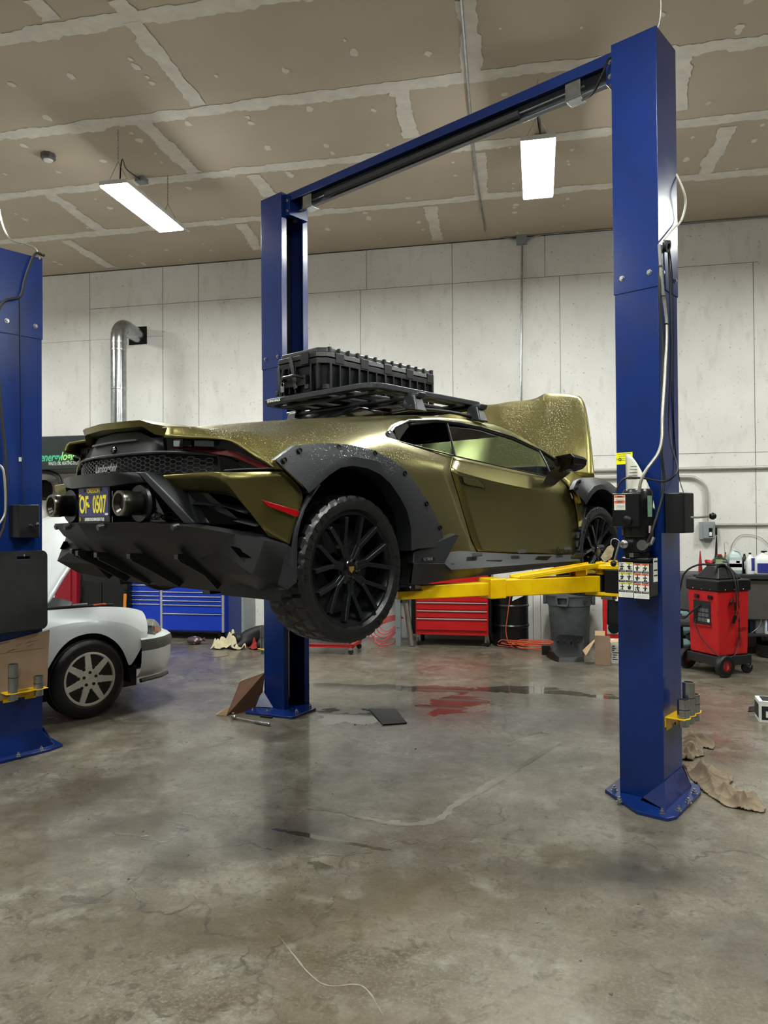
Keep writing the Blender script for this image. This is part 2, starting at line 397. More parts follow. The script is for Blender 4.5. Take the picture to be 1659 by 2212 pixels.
# the square cut-out for the flue, seen as a dark hole
wb.k = 2; wb.box(-6.06, -5.76, WY1 - .004, WY1 + .02, 4.34, 4.61)
wb.build('wall_back', [M_wall, M_seam, mat('dark_hole', '080808', .9)], smooth=0)['kind'] = 'structure'
M_wdark = wall_material('darkened_unseen_wall', '5c564c', '453f37')  # unseen walls, darkened to cut reflections and fill light
for nm, bx in (('wall_left', (WX0 - .1, WX0, WY0, WY1, 0, CEIL)), ('wall_right', (WX1, WX1 + .1, WY0, WY1, 0, CEIL)), ('wall_front', (WX0, WX1, WY0 - .1, WY0, 0, CEIL))):
    MB().box(*bx).build(nm, M_wall if nm == 'wall_left' else M_wdark, smooth=0)['kind'] = 'structure'

# ceiling of unpainted plasterboard with ragged joints of filler
M_board = mat('plasterboard', 'c6b7a4', .8, noise=.1, nscale=1.3, bump=.04, bscale=20)
M_filler = mat('joint_filler', 'e8e1d6', .8, noise=.14, nscale=9)
ce = MB().box(WX0, WX1, WY0, WY1, CEIL, CEIL + .1)
ce.k = 1
def rag(p, q, wd, dz=.003):
    p = Vector(p); q = Vector(q); L = (q - p).length; d = (q - p) / L; nn = Vector((-d.y, d.x, 0)); n = max(3, int(L / .035))
    A = []; B = []; wa = wbb = 0
    for i in range(n + 1):
        if i % 6 == 0: wa = random.uniform(-.2, .28); wbb = random.uniform(-.2, .28)
        if random.random() < .08: wa += random.uniform(-.2, .35)
        c_ = p + d * L * i / n
        A.append(c_ + nn * wd / 2 * (1 + wa + random.uniform(-.14, .14)) + Vector((0, 0, -dz)))
        B.append(c_ - nn * wd / 2 * (1 + wbb + random.uniform(-.14, .14)) + Vector((0, 0, -dz)))
    ce.strip(A, B)
def cz(p): return (p[0], p[1], CEIL)
SEAMY = [8.94, 7.69, 6.48, 5.17, 3.95, 2.73, 1.51]
for y in SEAMY: rag((WX0 + .1, y, CEIL), (WX1 - .1, y, CEIL), .15)
for a, b_ in (((-3.025,5.201,5.500), (-3.033,6.381,5.500)), ((-3.682,6.517,5.500), (-3.687,7.613,5.500)), ((-5.556,7.749,5.500), (-5.621,8.917,5.500)), ((-6.279,9.072,5.500), (-6.281,10.182,5.500)),
              ((-3.071,7.794,5.500), (-3.066,8.367,5.500)), ((-3.730,9.055,5.500), (-3.848,9.979,5.500)), ((-1.160,6.430,5.500), (-1.203,7.382,5.500)), ((-0.473,5.501,5.500), (-0.513,6.466,5.500)),
              ((-0.560,7.834,5.500), (-0.624,8.976,5.500)), ((-1.252,9.053,5.500), (-1.322,10.188,5.500)), ((1.219,6.482,5.500), (1.334,7.433,5.500)), ((1.869,7.840,5.500), (1.860,9.003,5.500)),
              ((-3.608,4.823,5.500), (-3.611,5.052,5.500)), ((-3.011,4.953,5.500), (-2.985,5.166,5.500))):
    rag(cz(a), cz(b_), .15, .0045)
for k in range(420):   # filled screw heads in rows along the joists
    xx = WX0 + .5 + .61 * random.randrange(25); yy = random.uniform(1.5, 10.2); zf = CEIL - .0024 - k * 1e-6 * 3; r_ = random.uniform(.015, .05)
    xx += random.uniform(-.02, .02)
    pts = [(xx + r_ * random.uniform(.5, 1.1) * math.cos(a * PI / 4), yy + 1.3 * r_ * random.uniform(.5, 1.1) * math.sin(a * PI / 4), zf) for a in range(8)]
    ce.add(pts, [tuple(range(8))])
ce.build('ceiling', [M_board, M_filler], smooth=0, weld=False)['kind'] = 'structure'

# ---------------------------------------------------------------- ceiling lamps
M_diff = bpy.data.materials.new('lit_diffuser'); M_diff.use_nodes = True
_n = M_diff.node_tree.nodes; _b = _n['Principled BSDF']
_b.inputs['Base Color'].default_value = (.9, .95, .92, 1); _b.inputs['Emission Color'].default_value = (.95, 1, .95, 1); _b.inputs['Emission Strength'].default_value = LAMP
def high_bay(x, y, label, group=None, ox=.2):
    t = thing('high_bay_light', label, 'light', (x, y, 4.9), 0, group)
    MB().box(-.15, .15, -.59, .59, .012, .055).box(-.05, .05, -.5, .5, .055, .1).build('housing', M_white, t, bevel=.004)
    MB().box(-.142, .142, -.58, .58, -.002, .0115).build('diffuser', M_diff, t, smooth=0)
    for sy in (-1, 1):
        c_ = MB()
        y0 = sy * .5
        c_.tube([(-.12, y0, .05), (0, y0, .27)], .003, 5).tube([(.12, y0, .05), (0, y0, .27)], .003, 5)
        for k in range(int((CEIL - 4.9 - .27) / .035)):
            z_ = .27 + k * .035
            a_ = .007
            pts = [(a_ * math.cos(q * PI / 4) * (k % 2), y0 + a_ * math.cos(q * PI / 4) * (1 - k % 2), z_ + .018 + .021 * math.sin(q * PI / 4)) for q in range(9)]
            c_.tube(pts, .0022, 4, False)
        c_.build('hanging_chain', M_zinc, t)
    cb = MB(); cb.tube(curve_pts([(.02, -.50, .08), (.0, -.45, .26), (ox * .3, -.25, .42), (ox * .8, .1, .50), (ox, .48, CEIL - 4.9 - .03)]), .007, 6)
    cb.build('power_cord', M_black, t)
    MB().box(ox - .055, ox + .055, .47, .58, CEIL - 4.9 - .055, CEIL - 4.9).build('outlet_box', M_grey, t, bevel=.004)
    return t
high_bay(-3.98, 7.08, 'rectangular ceiling light hanging on the left side, over the blue tool cabinet', ox=-.33)
high_bay(.035, 7.1, 'rectangular ceiling light hanging beside the tall right lift post', ox=.03)
for x, y in ((-3.98, 2.6), (.035, 2.6), (4.05, 7.1), (4.05, 2.6), (-3.98, -2.0), (.035, -2.0), (-8.0, 7.1)):
    high_bay(x, y, 'high bay ceiling light in the row above the camera side of the shop', 'high bay lights out of view')
q = (-4.979,6.900,5.500)
t = thing('smoke_detector', 'small round grey smoke detector on the ceiling at upper left', 'detector', (q[0], q[1], CEIL))
MB().lathe([(.0, 0), (.075, 0), (.075, -.05), (.062, -.062), (0, -.062)], seg=8).build('base', mat('dark_grey_plastic', '55534f', .5), t)
MB().lathe([(0, -.0621), (.05, -.063), (.04, -.075), (0, -.078)], seg=16).build('cover', M_white, t)

# ---------------------------------------------------------------- conduits and boxes on wall and ceiling
M_cond = mat('painted_conduit', 'b9b6ae', .35, .3, noise=.1, nscale=8)
def conduit(name, pts, r, label, m=None):
    o = MB().tube(curve_pts(pts, 8) if len(pts) > 2 else pts, r, 10).build(name, m or M_cond)
    return tag(o, label, 'conduit')
yw = WY1 - .03
conduit('ceiling_conduit', [(-0.509,5.318,5.480), (-0.582,6.976,5.480), (-0.628,8.314,5.480), (-0.643,9.634,5.480), (-0.643,10.270,5.550), (-0.405,10.270,5.499), (-0.207,10.270,5.444)], .012,
        'thin metal conduit running along the ceiling to the wall junction box', M_zinc)
q = (-0.176,10.304,5.454)
tag(MB().box(q[0] - .07, q[0] + .07, WY1 - .06, WY1 - .001, q[2] - .07, q[2] + .07).build('junction_box', M_grey, bevel=.004), 'small square junction box high on the back wall', 'junction box')
conduit('wall_conduit', [(-0.170,10.270,5.365), (-0.182,10.270,4.678), (-0.199,10.270,3.483), (-0.209,10.270,2.414)], .014, 'thin vertical conduit dropping down the back wall from the junction box', M_zinc)
conduit('eave_conduit', [(-0.114,10.270,5.436), (0.059,10.270,5.491), (0.514,10.270,5.497), (3.137,10.270,5.486)], .01, 'thin conduit along the top of the wall, right of the junction box', M_zinc)
za = (2.333,10.270,2.274)[2]
conduit('wall_pipe', [(-9, WY1 - .04, za + .02), (9.8, WY1 - .04, za + .02)], .021, 'long horizontal upper pipe along the back wall')
q1 = (2.241,10.270,1.554)
conduit('bent_conduit', [(0.242,10.260,2.192), (1.308,10.260,2.191), (1.881,10.260,2.187), (2.021,10.260,2.160), (2.121,10.260,2.063), (2.142,10.260,1.913), (2.139,10.260,1.597)], .02, 'pipe bending down to the grey switch box')
conduit('lower_conduit', [(q1[0], WY1 - .03, q1[2] + .01), (9.8, WY1 - .03, q1[2] + .01)], .016, 'horizontal pipe running right from the grey switch box')
a0 = (2.048,10.200,1.603); a1 = (2.224,10.200,1.377)
t = thing('switch_box', 'grey electrical disconnect box on the back wall', 'switch box', ((a0[0] + a1[0]) / 2, WY1, (a0[2] + a1[2]) / 2))
wd, hg = (a1[0] - a0[0]) / 2, (a0[2] - a1[2]) / 2
MB().box(-wd, wd, -.11, -.001, -hg, hg).build('enclosure', M_grey, t, bevel=.006)
MB().box(-wd + .03, wd - .02, -.12, -.11, -hg + .015, hg - .03).build('cover', M_grey, t, bevel=.003)
MB().box(wd * .1, wd * .6, -.123, -.12, -hg * .7, hg * .3).build('rating_label', M_blackm, t, smooth=0)
MB().box(wd * .15, wd * .5, -.125, -.123, -hg * .6, -.02).build('white_label', M_labelw, t, smooth=0)
MB().box(wd + .0, wd + .03, -.09, -.06, -.06, .04).build('lever', M_blackm, t, bevel=.004)

# ---------------------------------------------------------------- two-post lifts
# local frame of a lift: x = across the post (0 .. .30), y = towards the other post, z up
LW, LD_, LSPAN, ZJ = .2654, .2993, 3.5425, 2.994
M_bluein = M_blue
M_clear = mat('scratched_steel', 'c9cccf', .25, .9, noise=.2, nscale=30)
def hexbolt(mb, p, ax, r=.012, h=.01, stud=0.0):
    mb.lathe([(0, 0), (r * 1.5, 0), (r * 1.5, .003), (r, .003), (r, h), (r * .9, h + .002), (0, h + .002)], p, ax, 6 if not stud else 12)
    if stud: mb.lathe([(0, h), (r * .55, h), (r * .55, h + stud), (0, h + stud)], p, ax, 10)
def post(parent, y0, d, top, name='post'):
    """channel column with its open side facing the other column, extension, base plate, gussets and bolts; d = +1 right, -1 left"""
    Y = lambda u: y0 + d * u
    def col(z0, z1, g, lip=.055, th=.009):
        P = [(g * -1, LW * .0 - g), (LD_ + g, -g), (LD_ + g, LW + g), (LD_ + g - lip, LW + g), (LD_ + g - lip, LW + g - th), (LD_ + g - th, LW + g - th), (LD_ + g - th, th - g), (th - g, th - g), (th - g, LW + g - th), (lip - g, LW + g - th), (lip - g, LW + g), (-g, LW + g)]
        return MB().prism([(x, Y(u), z0) for x, u in P], (0, 0, z1 - z0))
    c = col(.02, ZJ + .03, 0); p = c.build(name, M_blue, parent, bevel=.004)
    e = col(ZJ, top, .005, lip=.06)
    e.build('post_extension', M_blue, p, bevel=.003)
    bl_ = [((x, Y(-.005), ZJ + .09), (0, -d, 0)) for x in (.05, .25)] + [((-.006, Y(u), ZJ + .09), (-1, 0, 0)) for u in (.05, .215)] + [((LD_ + .006, Y(u), ZJ + .09), (1, 0, 0)) for u in (.05, .215)]
    for q_, ax_ in bl_:
        b = MB(); hexbolt(b, q_, ax_); b.build('joint_bolt', M_steel, p)
    # base plate with cut corners
    pl = [(-.22, .075), (-.215, -.07), (-.15, -.125), (.30, -.115), (.40, -.07), (.50, .10), (.50, .30), (.38, .40), (-.03, .40)]
    if d > 0: pl = [(-.02, .35), (-.22, .07), (-.215, -.095), (-.155, -.125), (.30, -.105), (.42, -.06), (.44, .16), (.33, .37)]
    else: pl = [(-.02, -.10), (.33, -.10), (.40, .10), (.22, .43), (-.11, .49), (-.21, .19), (-.25, .05)]
    bp = MB().prism([(x, Y(u), .0) for x, u in pl], (0, 0, .02)).build('base_plate', M_blue, p, bevel=.003)
    g = MB()
    # sloping gusset plates from column to base plate, on the outer corner
    g.add([(-.004, Y(.125), .02), (-.004, Y(-.004), .142), (-.115, Y(-.053), .02), (-.05, Y(.118), .02)], [(0, 1, 2, 3)])
    g.add([(-.004, Y(-.004), .142), (LD_ - .02, Y(-.004), .155), (LD_ + .07, Y(-.03), .02), (-.115, Y(-.053), .02)], [(0, 1, 2, 3)])
    g.add([(LD_ + .002, Y(0), .155), (LD_ + .002, Y(.12), .10), (LD_ + .08, Y(.12), .02), (LD_ + .07, Y(-.03), .02)], [(0, 1, 2, 3)])
    g.build('gusset', M_blue, p, smooth=0, solid=.008)
    sp = [(-.155, .20), (-.165, -.05), (-.07, -.105), (.08, -.108), (.25, -.085), (.36, .03), (.33, .28), (.0, .30)]
    if d < 0: sp = [(-.02, -.05), (.1, -.075), (.3, -.06), (.36, .1), (.21, .37), (.02, .40), (-.13, .20), (-.19, .08)]
    for x, u in sp:
        k = MB(); hexbolt(k, (x, Y(u), .02), (0, 0, 1), .013, .016, .014)
        k.build('anchor_bolt', M_steel, p)
    return p
def adapter_holder(parent, y0, d, x0, z0, hs, label, grp, rot=0, x1=.3):
    """yellow bracket with ring sockets on the outer face and the height adapters that stand in it"""
    h = MB()
    Y = lambda u: y0 - d * u
    h.box(x0, x0 + .29, min(Y(0), Y(.006)), max(Y(0), Y(.006)), z0 - .055, z0 + .0)
    h.box(x0, x0 + .29, min(Y(0), Y(.115)), max(Y(0), Y(.115)), z0, z0 + .006)
    for i in range(len(hs)):
        cx = x0 + .055 + i * .088
        pts = [(cx + .045 * math.cos(a * PI / 8), Y(.085 + .042 * math.sin(a * PI / 8)), z0) for a in range(-1, 10)]
        h.prism(pts, (0, 0, .006))
    for i in range(2): h.box(x0 + .02 + .15 * i, x0 + .10 + .15 * i, min(Y(.0), Y(.007)), max(Y(0), Y(.007)), z0 - .075, z0 - .05)
    h.build('adapter_holder', M_yellow, parent, bevel=.002)
    for i, hh in enumerate(hs):
        if hh <= 0: continue
        cx = x0 + .055 + i * .088; cy = Y(.088)
        P = parent.matrix_basis @ Vector((cx, cy, z0 - .045))
        t = thing('height_adapter', label[i], 'lift adapter', P, 0, grp)
        MB().lathe([(.0, 0), (.031, 0), (.031, .045), (.034, .046), (.034, hh), (.029, hh), (.029, .05), (0, .05)], seg=28).build('tube', M_zinc, t)
        MB().lathe([(.0345, hh * .62), (.0352, hh * .62 + .001), (.0352, hh * .62 + .004), (.0345, hh * .62 + .005)], seg=28, close=True).build('groove_ring', M_blackm, t)
ANG = R(60.545)
lift = thing('car_lift', 'tall blue two-post lift holding up the olive sports car', 'car lift', (.69774, 4.53423, 0), ANG)
pr = post(lift, 0, 1, 4.511)
pl_ = post(lift, LSPAN, -1, 4.511)
# overhead beam (channel open below), with the padded shut-off bar hanging under it
bz = 4.47
bm_ = MB()
ya_, yb_ = LW - .01, LSPAN - LW + .01
bm_.box(.05, .058, ya_, yb_, bz - .035, bz + .03).box(.05, .20, ya_, yb_, bz + .022, bz + .03).box(.192, .20, ya_, yb_, bz - .09, bz + .03)
bm_.k = 1; bm_.box(.183, .1918, ya_, yb_, bz - .085, bz + .02).box(.150, .192, ya_, yb_, bz - .095, bz - .088)
beam = bm_.build('overhead_beam', [M_blue, mat('beam_inner_grey', '83868f', .45, .0, noise=.15, nscale=5)], lift, bevel=.002)
MB().box(.04, .26, LW - .005, LW + .06, bz - .16, bz + .01).build('beam_bracket', M_blue, beam, bevel=.004)
MB().box(.04, .26, LSPAN - LW - .06, LSPAN - LW + .005, bz - .16, bz + .01).build('beam_bracket', M_blue, beam, bevel=.004)
for yy in (.56, LSPAN - .52):
    MB().box(.062, .068, yy - .055, yy + .05, bz - .145, bz - .0).box(.068, .16, yy - .055, yy + .05, bz - .148, bz - .143).build('shutoff_bracket', M_zinc, beam, bevel=.002)
MB().tube([(.12, .5, bz - .062), (.12, LSPAN - .48, bz - .07)], .009, 8).build('shutoff_rod', M_zinc, beam)
MB().tube([(.12, .98, bz - .065), (.12, 2.85, bz - .07)], .025, 12).build('foam_pad', mat('dark_foam', '3b3b3c', .9, noise=.2, nscale=20, bump=.3, bscale=60), beam)
for yy in (LW + .03, LSPAN - LW - .03):
    for z_ in (bz - .03, bz - .12): b = MB(); hexbolt(b, (.04, yy, z_), (-1, 0, 0), .011); b.build('beam_bolt', M_steel, beam)
# pulleys and hydraulic cylinders seen in the open channels, lifting cable
for y0, d in ((0, 1), (LSPAN, -1)):
    Yf = lambda u: y0 + d * u
    MB().lathe([(0, -.02), (.05, -.02), (.042, -.008), (.042, .008), (.05, .02), (0, .02)], (.15, Yf(.24), 4.33), (1, 0, 0), 22).build('pulley', M_blackm, pr if d > 0 else pl_)
    MB().box(.012, LD_ - .012, min(Yf(.012), Yf(.06)), max(Yf(.012), Yf(.06)), .03, 4.3).build('channel_black_box', mat('near_black', '060708', .5), pr if d > 0 else pl_)  # black box added inside so the open channel reads near black
    MB().cyl((.17, Yf(.13), .08), (.17, Yf(.13), 1.2), .017, 16).build('hydraulic_ram', M_steel, pr if d > 0 else pl_)
    MB().tube([(.09, Yf(.15), .05), (.09, Yf(.15), 4.3)], .005, 6).build('steel_cable', M_blackm, pr if d > 0 else pl_)
    MB().box(.02, .28, min(Yf(.05), Yf(.20)), max(Yf(.05), Yf(.20)), 1.16, 1.95).build('inner_carriage', M_blackm, pr if d > 0 else pl_)
# carriages and swing arms
def yoke(par, y0, d, s):
    """fork that carries an arm pivot; s=-1 rear side, +1 front side"""
    Yf = lambda u: y0 + d * u
    x0, x1 = (-.015, .13) if s < 0 else (.17, .315)
    k = MB()
    k.box(x0, x1, min(Yf(.20), Yf(.47)), max(Yf(.20), Yf(.47)), 1.345, 1.37).box(x0, x1, min(Yf(.20), Yf(.47)), max(Yf(.20), Yf(.47)), 1.185, 1.205)
    k.cyl(((x0 + x1) / 2, Yf(.40), 1.17), ((x0 + x1) / 2, Yf(.40), 1.385), .03, 16)
    return k.build('arm_pivot', M_yellow, par, bevel=.004)
def arm(par, y0, d, tip, root, s, name='swing_arm'):
    """telescoping yellow arm with adapter pad at the tip; points are (x, u)"""
    Yf = lambda u: y0 + d * u
    a = Vector((root[0], Yf(root[1]), 0)); b_ = Vector((tip[0], Yf(tip[1]), 0)); dr = (b_ - a).normalized(); n = Vector((-dr.y, dr.x, 0)); L = (b_ - a).length
    m1 = a + dr * L * .60
    A = MB()
    def bx(p, q, w_, z0, z1):
        A.hexa([p + n * w_ / 2 + Vector((0, 0, z0)), p - n * w_ / 2 + Vector((0, 0, z0)), p - n * w_ / 2 + Vector((0, 0, z1)), p + n * w_ / 2 + Vector((0, 0, z1))],
               [q + n * w_ / 2 + Vector((0, 0, z0)), q - n * w_ / 2 + Vector((0, 0, z0)), q - n * w_ / 2 + Vector((0, 0, z1)), q + n * w_ / 2 + Vector((0, 0, z1))])
    bx(a, m1, .13, 1.205, 1.303)
    bx(m1 - dr * .10, m1 + dr * .002, .155, 1.197, 1.311)
    o = A.build(name, M_yellow, par, bevel=.006)
    # diagonal brace running from the pivot fork down to the top of the outer tube
    B2 = MB()
    for sg in (-1, 1):
        p0 = a + n * sg * .058 + Vector((0, 0, 1.368)); p1 = a + dr * L * .44 + n * sg * .058 + Vector((0, 0, 1.308))
        B2.bar(p0, p1, .012, .026)
        B2.bar(a + dr * .12 + n * sg * .03 + Vector((0, 0, 1.303)), a + dr * .12 + n * sg * .03 + Vector((0, 0, 1.35)), .012, .07, up=tuple(dr))
    p0 = a + Vector((0, 0, 1.368)); p1 = a + dr * L * .44 + Vector((0, 0, 1.308)); B2.bar(p0, p1, .13, .008)
    B2.build('arm_brace', M_yellow, o, bevel=.002)
    A = MB(); bx(a + dr * L * .3, a + dr * L * .93, .095, 1.213, 1.288); A.build('extension_tube', M_yellow, o, bevel=.005)
    A = MB(); bx(a + dr * L * .88, b_ + dr * .05, .10, 1.215, 1.262)
    A.k = 1; A.build('pad_plate', [M_yellow, M_black], o, bevel=.004)
    MB().lathe([(0, 1.245), (.038, 1.245), (.038, 1.275), (.032, 1.277), (.032, 1.285), (.046, 1.286), (.046, 1.298), (.06, 1.30), (.06, 1.318), (0, 1.318)], b_, (0, 0, 1), 24).build('lift_pad', M_black, o)
    MB().lathe([(0, 1.195), (.036, 1.195), (.036, 1.22), (0, 1.22)], b_, (0, 0, 1), 24).build('pad_screw', M_zinc, o)
    c = MB(); c.hexa([p + Vector((0, 0, z)) for p, z in ((a + n * .07, 1.2), (a - n * .07, 1.2), (a - n * .07, 1.31), (a + n * .07, 1.31))],
                     [p + Vector((0, 0, z)) for p, z in ((a + n * .07 - dr * .1, 1.2), (a - n * .07 - dr * .1, 1.2), (a - n * .07 - dr * .1, 1.31), (a + n * .07 - dr * .1, 1.31))])
    c.build('restraint_gear', M_blackm, o, bevel=.004)
for y0, d in ((0, 1), (LSPAN, -1)):
    P_ = pr if d > 0 else pl_
    Yf = lambda u: y0 + d * u
    MB().box(-.02, .32, min(Yf(.19), Yf(.34)), max(Yf(.19), Yf(.34)), 1.205, 1.345).build('carriage', M_blackm, lift, bevel=.006)
    yoke(lift, y0, d, -1); yoke(lift, y0, d, 1)
    arm(lift, y0, d, (-1.10, 1.02), (.03, .43), -1)
    arm(lift, y0, d, (.95, .95), (.27, .43), 1)
    # rubber door guard and zinc arm lock next to the pivots
    MB().box(.10, .16, min(Yf(.34), Yf(.42)), max(Yf(.34), Yf(.42)), 1.15, 1.185).build('arm_lock', M_zinc, lift, bevel=.003)
# control box with lever on the outer face of the right post
def control_box(par, x0, z0, lever, name='latch_box'):
    m = MB().prism([(x0, -.001, z0), (x0 + .03, -.105, z0), (x0 + .17, -.115, z0), (x0 + .19, -.001, z0)], (0, 0, .235)).build(name, M_black, par, bevel=.008)
    k = MB(); k.tube([(x0 + .12, -.11, z0 + .09), (x0 + .14, -.15, z0 + .09), (x0 + .17, -.20, z0 + .095)] if lever else [(x0 + .10, -.11, z0 + .09), (x0 + .10, -.15, z0 + .09)], .006, 8)
    k.build('lever', M_steel, m)
    MB().ball((x0 + .18, -.215, z0 + .097) if lever else (x0 + .13, -.165, z0 + .09), .021 if lever else .017).build('lever_ball', M_blackm, m)
    return m
cb_ = control_box(pr, .045, 1.565, True)
# hydraulic power unit on the camera side of the right post
M_blk = mat('black_enamel', '0f1012', .28, noise=.15, nscale=12, spec=.6)
pu = MB().box(-.155, -.02, .01, .19, 1.205, 1.40).box(-.145, -.02, .02, .185, 1.40, 1.43).build('power_unit', M_blk, pr, bevel=.012)
MB().lathe([(0, 1.43), (.07, 1.43), (.07, 1.455), (0, 1.455)], (-.085, .11, 0), (0, 0, 1), 24).build('tank_collar', M_blackm, pu)
MB().box(-.14, -.03, .05, .17, 1.455, 1.545).build('valve_block', M_blk, pu, bevel=.006)
MB().lathe([(0, 1.545), (.082, 1.545), (.085, 1.555), (.085, 1.80), (.075, 1.82), (0, 1.825)], (-.09, .10, 0), (0, 0, 1), 28).build('motor', M_blk, pu, smooth=40)
MB().box(-.205, -.17, .045, .205, 1.605, 1.795).build('motor_cover', M_blk, pu, bevel=.006)
MB().lathe([(0, -.206), (.026, -.206), (.026, -.222), (.018, -.226), (0, -.226)], (0, .11, 1.64), (1, 0, 0), 20).build('start_button', M_blackm, pu)
MB().box(-.158, -.14, .10, .125, 1.43, 1.455).lathe([(0, -.145), (.03, -.145), (.03, -.16), (0, -.16)], (0, .05, 1.50), (1, 0, 0), 20).build('relief_valve', M_zinc, pu)
MB().lathe([(0, -.14), (.024, -.14), (.024, -.185), (.014, -.19), (0, -.19)], (0, .145, 1.505), (1, 0, 0), 20).build('release_valve', M_steel, pu)
MB().tube([(-.185, .17, 1.52), (-.205, .165, 1.50), (-.225, .185, 1.41)], .006, 8).build('release_lever', M_steel, pu)
MB().ball((-.228, .188, 1.395), .018).build('lever_knob', M_blackm, pu)
MB().lathe([(0, 1.43), (.025, 1.43), (.025, 1.445), (.02, 1.45), (0, 1.45)], (-.12, .13, 0), (0, 0, 1), 16).build('filler_cap', M_blackm, pu)
# stickers: pictogram sheets
M_stk = mat('sticker_white', 'e4e4dc', .5, noise=.04, nscale=30); M_sy = mat('sticker_yellow', 'd9d13a', .5, noise=.05, nscale=30); M_so = mat('sticker_orange', 'e0602c', .5, noise=.05, nscale=30)
def sheet(x, y0, y1, z0, z1, cols, rows, topmats, name):
    """sheet of warning pictograms on a plane x = const; rows of cells with a coloured head, a drawing and a black text bar"""
    s = MB(); s.box(x - .0012, x, y0, y1, z0, z1)
    cw = (y1 - y0) / cols; foot = (z1 - z0) * .14; ch = (z1 - z0 - foot) / rows
    xx = x - .0018
    def q(a, b_, c_, d_, k): s.k = k; s.add([(xx, a, c_), (xx, b_, c_), (xx, b_, d_), (xx, a, d_)], [(0, 1, 2, 3)])
    for r_ in range(rows):
        for c_ in range(cols):
            a = y0 + c_ * cw + .0015; b_ = y0 + (c_ + 1) * cw - .0015; zt = z1 - r_ * ch
            if (r_, c_) != (0, cols - 1) or topmats == 2: q(a, b_, zt - ch * .17, zt - ch * .01, topmats)
            q(a, b_, zt - ch * .97, zt - ch * .76, 3)
            xx = x - .0022
            for w_ in range(2): q(a + .003, b_ - .004 - .006 * random.random(), zt - ch * (.83 + .06 * w_), zt - ch * (.815 + .06 * w_), 0)
            q(a + .008, b_ - .012, zt - ch * .11, zt - ch * .07, 3)
            xx = x - .0018
            m_ = (a + b_) / 2; zz = zt - ch * .42
            q(a + .008, b_ - .008, zz - .003, zz + .003, 3); q(m_ - .003, m_ + .003, zz - .016, zz + .014, 3)
            for w_ in range(3):
                yy = random.uniform(a + .006, b_ - .01); z_ = zz - random.uniform(.004, .018); q(yy, yy + random.uniform(.003, .008), z_ - .006, z_ + .005, 3)
    for k in range(3): q(y0 + .006, y1 - .01 - .02 * random.random(), z0 + foot * (.2 + .25 * k), z0 + foot * (.23 + .25 * k), 4)
    return s.build(name, [M_stk, M_sy, M_so, M_ink, mat('sticker_grey_print', '8e8f8c', .6)], pu, smooth=0, weld=False)
sheet(-.1562, .105, .19, 1.20, 1.40, 2, 3, 1, 'warning_sheet')
sheet(-.1562, .012, .10, 1.198, 1.395, 2, 3, 2, 'warning_sheet')
s_ = MB(); s_.box(-.1, -.04, .008, .0095, 1.29, 1.425); s_.k = 1
for zz in (1.41, 1.36, 1.33): s_.box(-.095, -.045, .007, .0079, zz - .008, zz)
s_.build('specification_label', [M_stk, M_ink], pu, smooth=0)
s_ = MB(); s_.box(-.2062, -.205, .125, .19, 1.70, 1.785); s_.k = 1
for zz in (1.775, 1.745): s_.add([(-.2066, .127, zz - .006), (-.2066, .188, zz - .006), (-.2066, .188, zz + .008), (-.2066, .127, zz + .008)], [(0, 1, 2, 3)])
s_.k = 2
for zz in (1.776, 1.746): s_.add([(-.2070, .140, zz - .002), (-.2070, .172, zz - .002), (-.2070, .172, zz + .003), (-.2070, .140, zz + .003)], [(0, 1, 2, 3)])
for k in range(7): zz = 1.762 - k * .0075 - (0.012 if k > 1 else 0); s_.add([(-.2066, .13, zz - .001), (-.2066, .183 - .01 * random.random(), zz - .001), (-.2066, .183, zz + .001), (-.2066, .13, zz + .001)], [(0, 1, 2, 3)])
s_.build('warning_label', [M_stk, M_so, M_ink], pu, smooth=0, weld=False)
MB().box(-.16, -.1, .013, .0145, 1.66, 1.78).build('green_data_plate', mat('green_label', '7ea48b', .5, noise=.3, nscale=60), pu, smooth=0)
MB().box(-.145, -.14, .09, .175, 1.555, 1.59).build('data_plate', M_zinc, pu, smooth=0)
MB().box(-.15, -.12, .012, .0135, 1.57, 1.61).build('pink_label', mat('pink_label', 'd8b3b8', .5), pu, smooth=0)
# yellow notice on the post
s_ = MB(); s_.box(-.0012, -.0004, .165, .268, 1.975, 2.045); s_.k = 1
for k, (a, b_) in enumerate(((.175, .258), (.178, .25), (.19, .235), (.18, .24))):
    zz = 2.037 - k * .013; s_.add([(-.0016, a, zz - .0012), (-.0016, b_, zz - .0012), (-.0016, b_, zz + .0012), (-.0016, a, zz + .0012)], [(0, 1, 2, 3)])
s_.lathe([(.004, 0), (.009, 0), (.009, .0004), (.004, .0004)], (-.0014, .243, 2.005), (-1, 0, 0), 12, close=True)
for k in range(6): s_.box(-.0018, -.0013, .243 + .011 * math.cos(k * PI / 3) - .0015, .243 + .011 * math.cos(k * PI / 3) + .0015, 2.005 + .011 * math.sin(k * PI / 3) - .0015, 2.005 + .011 * math.sin(k * PI / 3) + .0015)
s_.box(-.0018, -.0013, .259, .262, 2.0, 2.012)
s_.build('yellow_notice', [mat('notice_yellow', 'f2ec00', .45), M_ink], pr, smooth=0, weld=False)
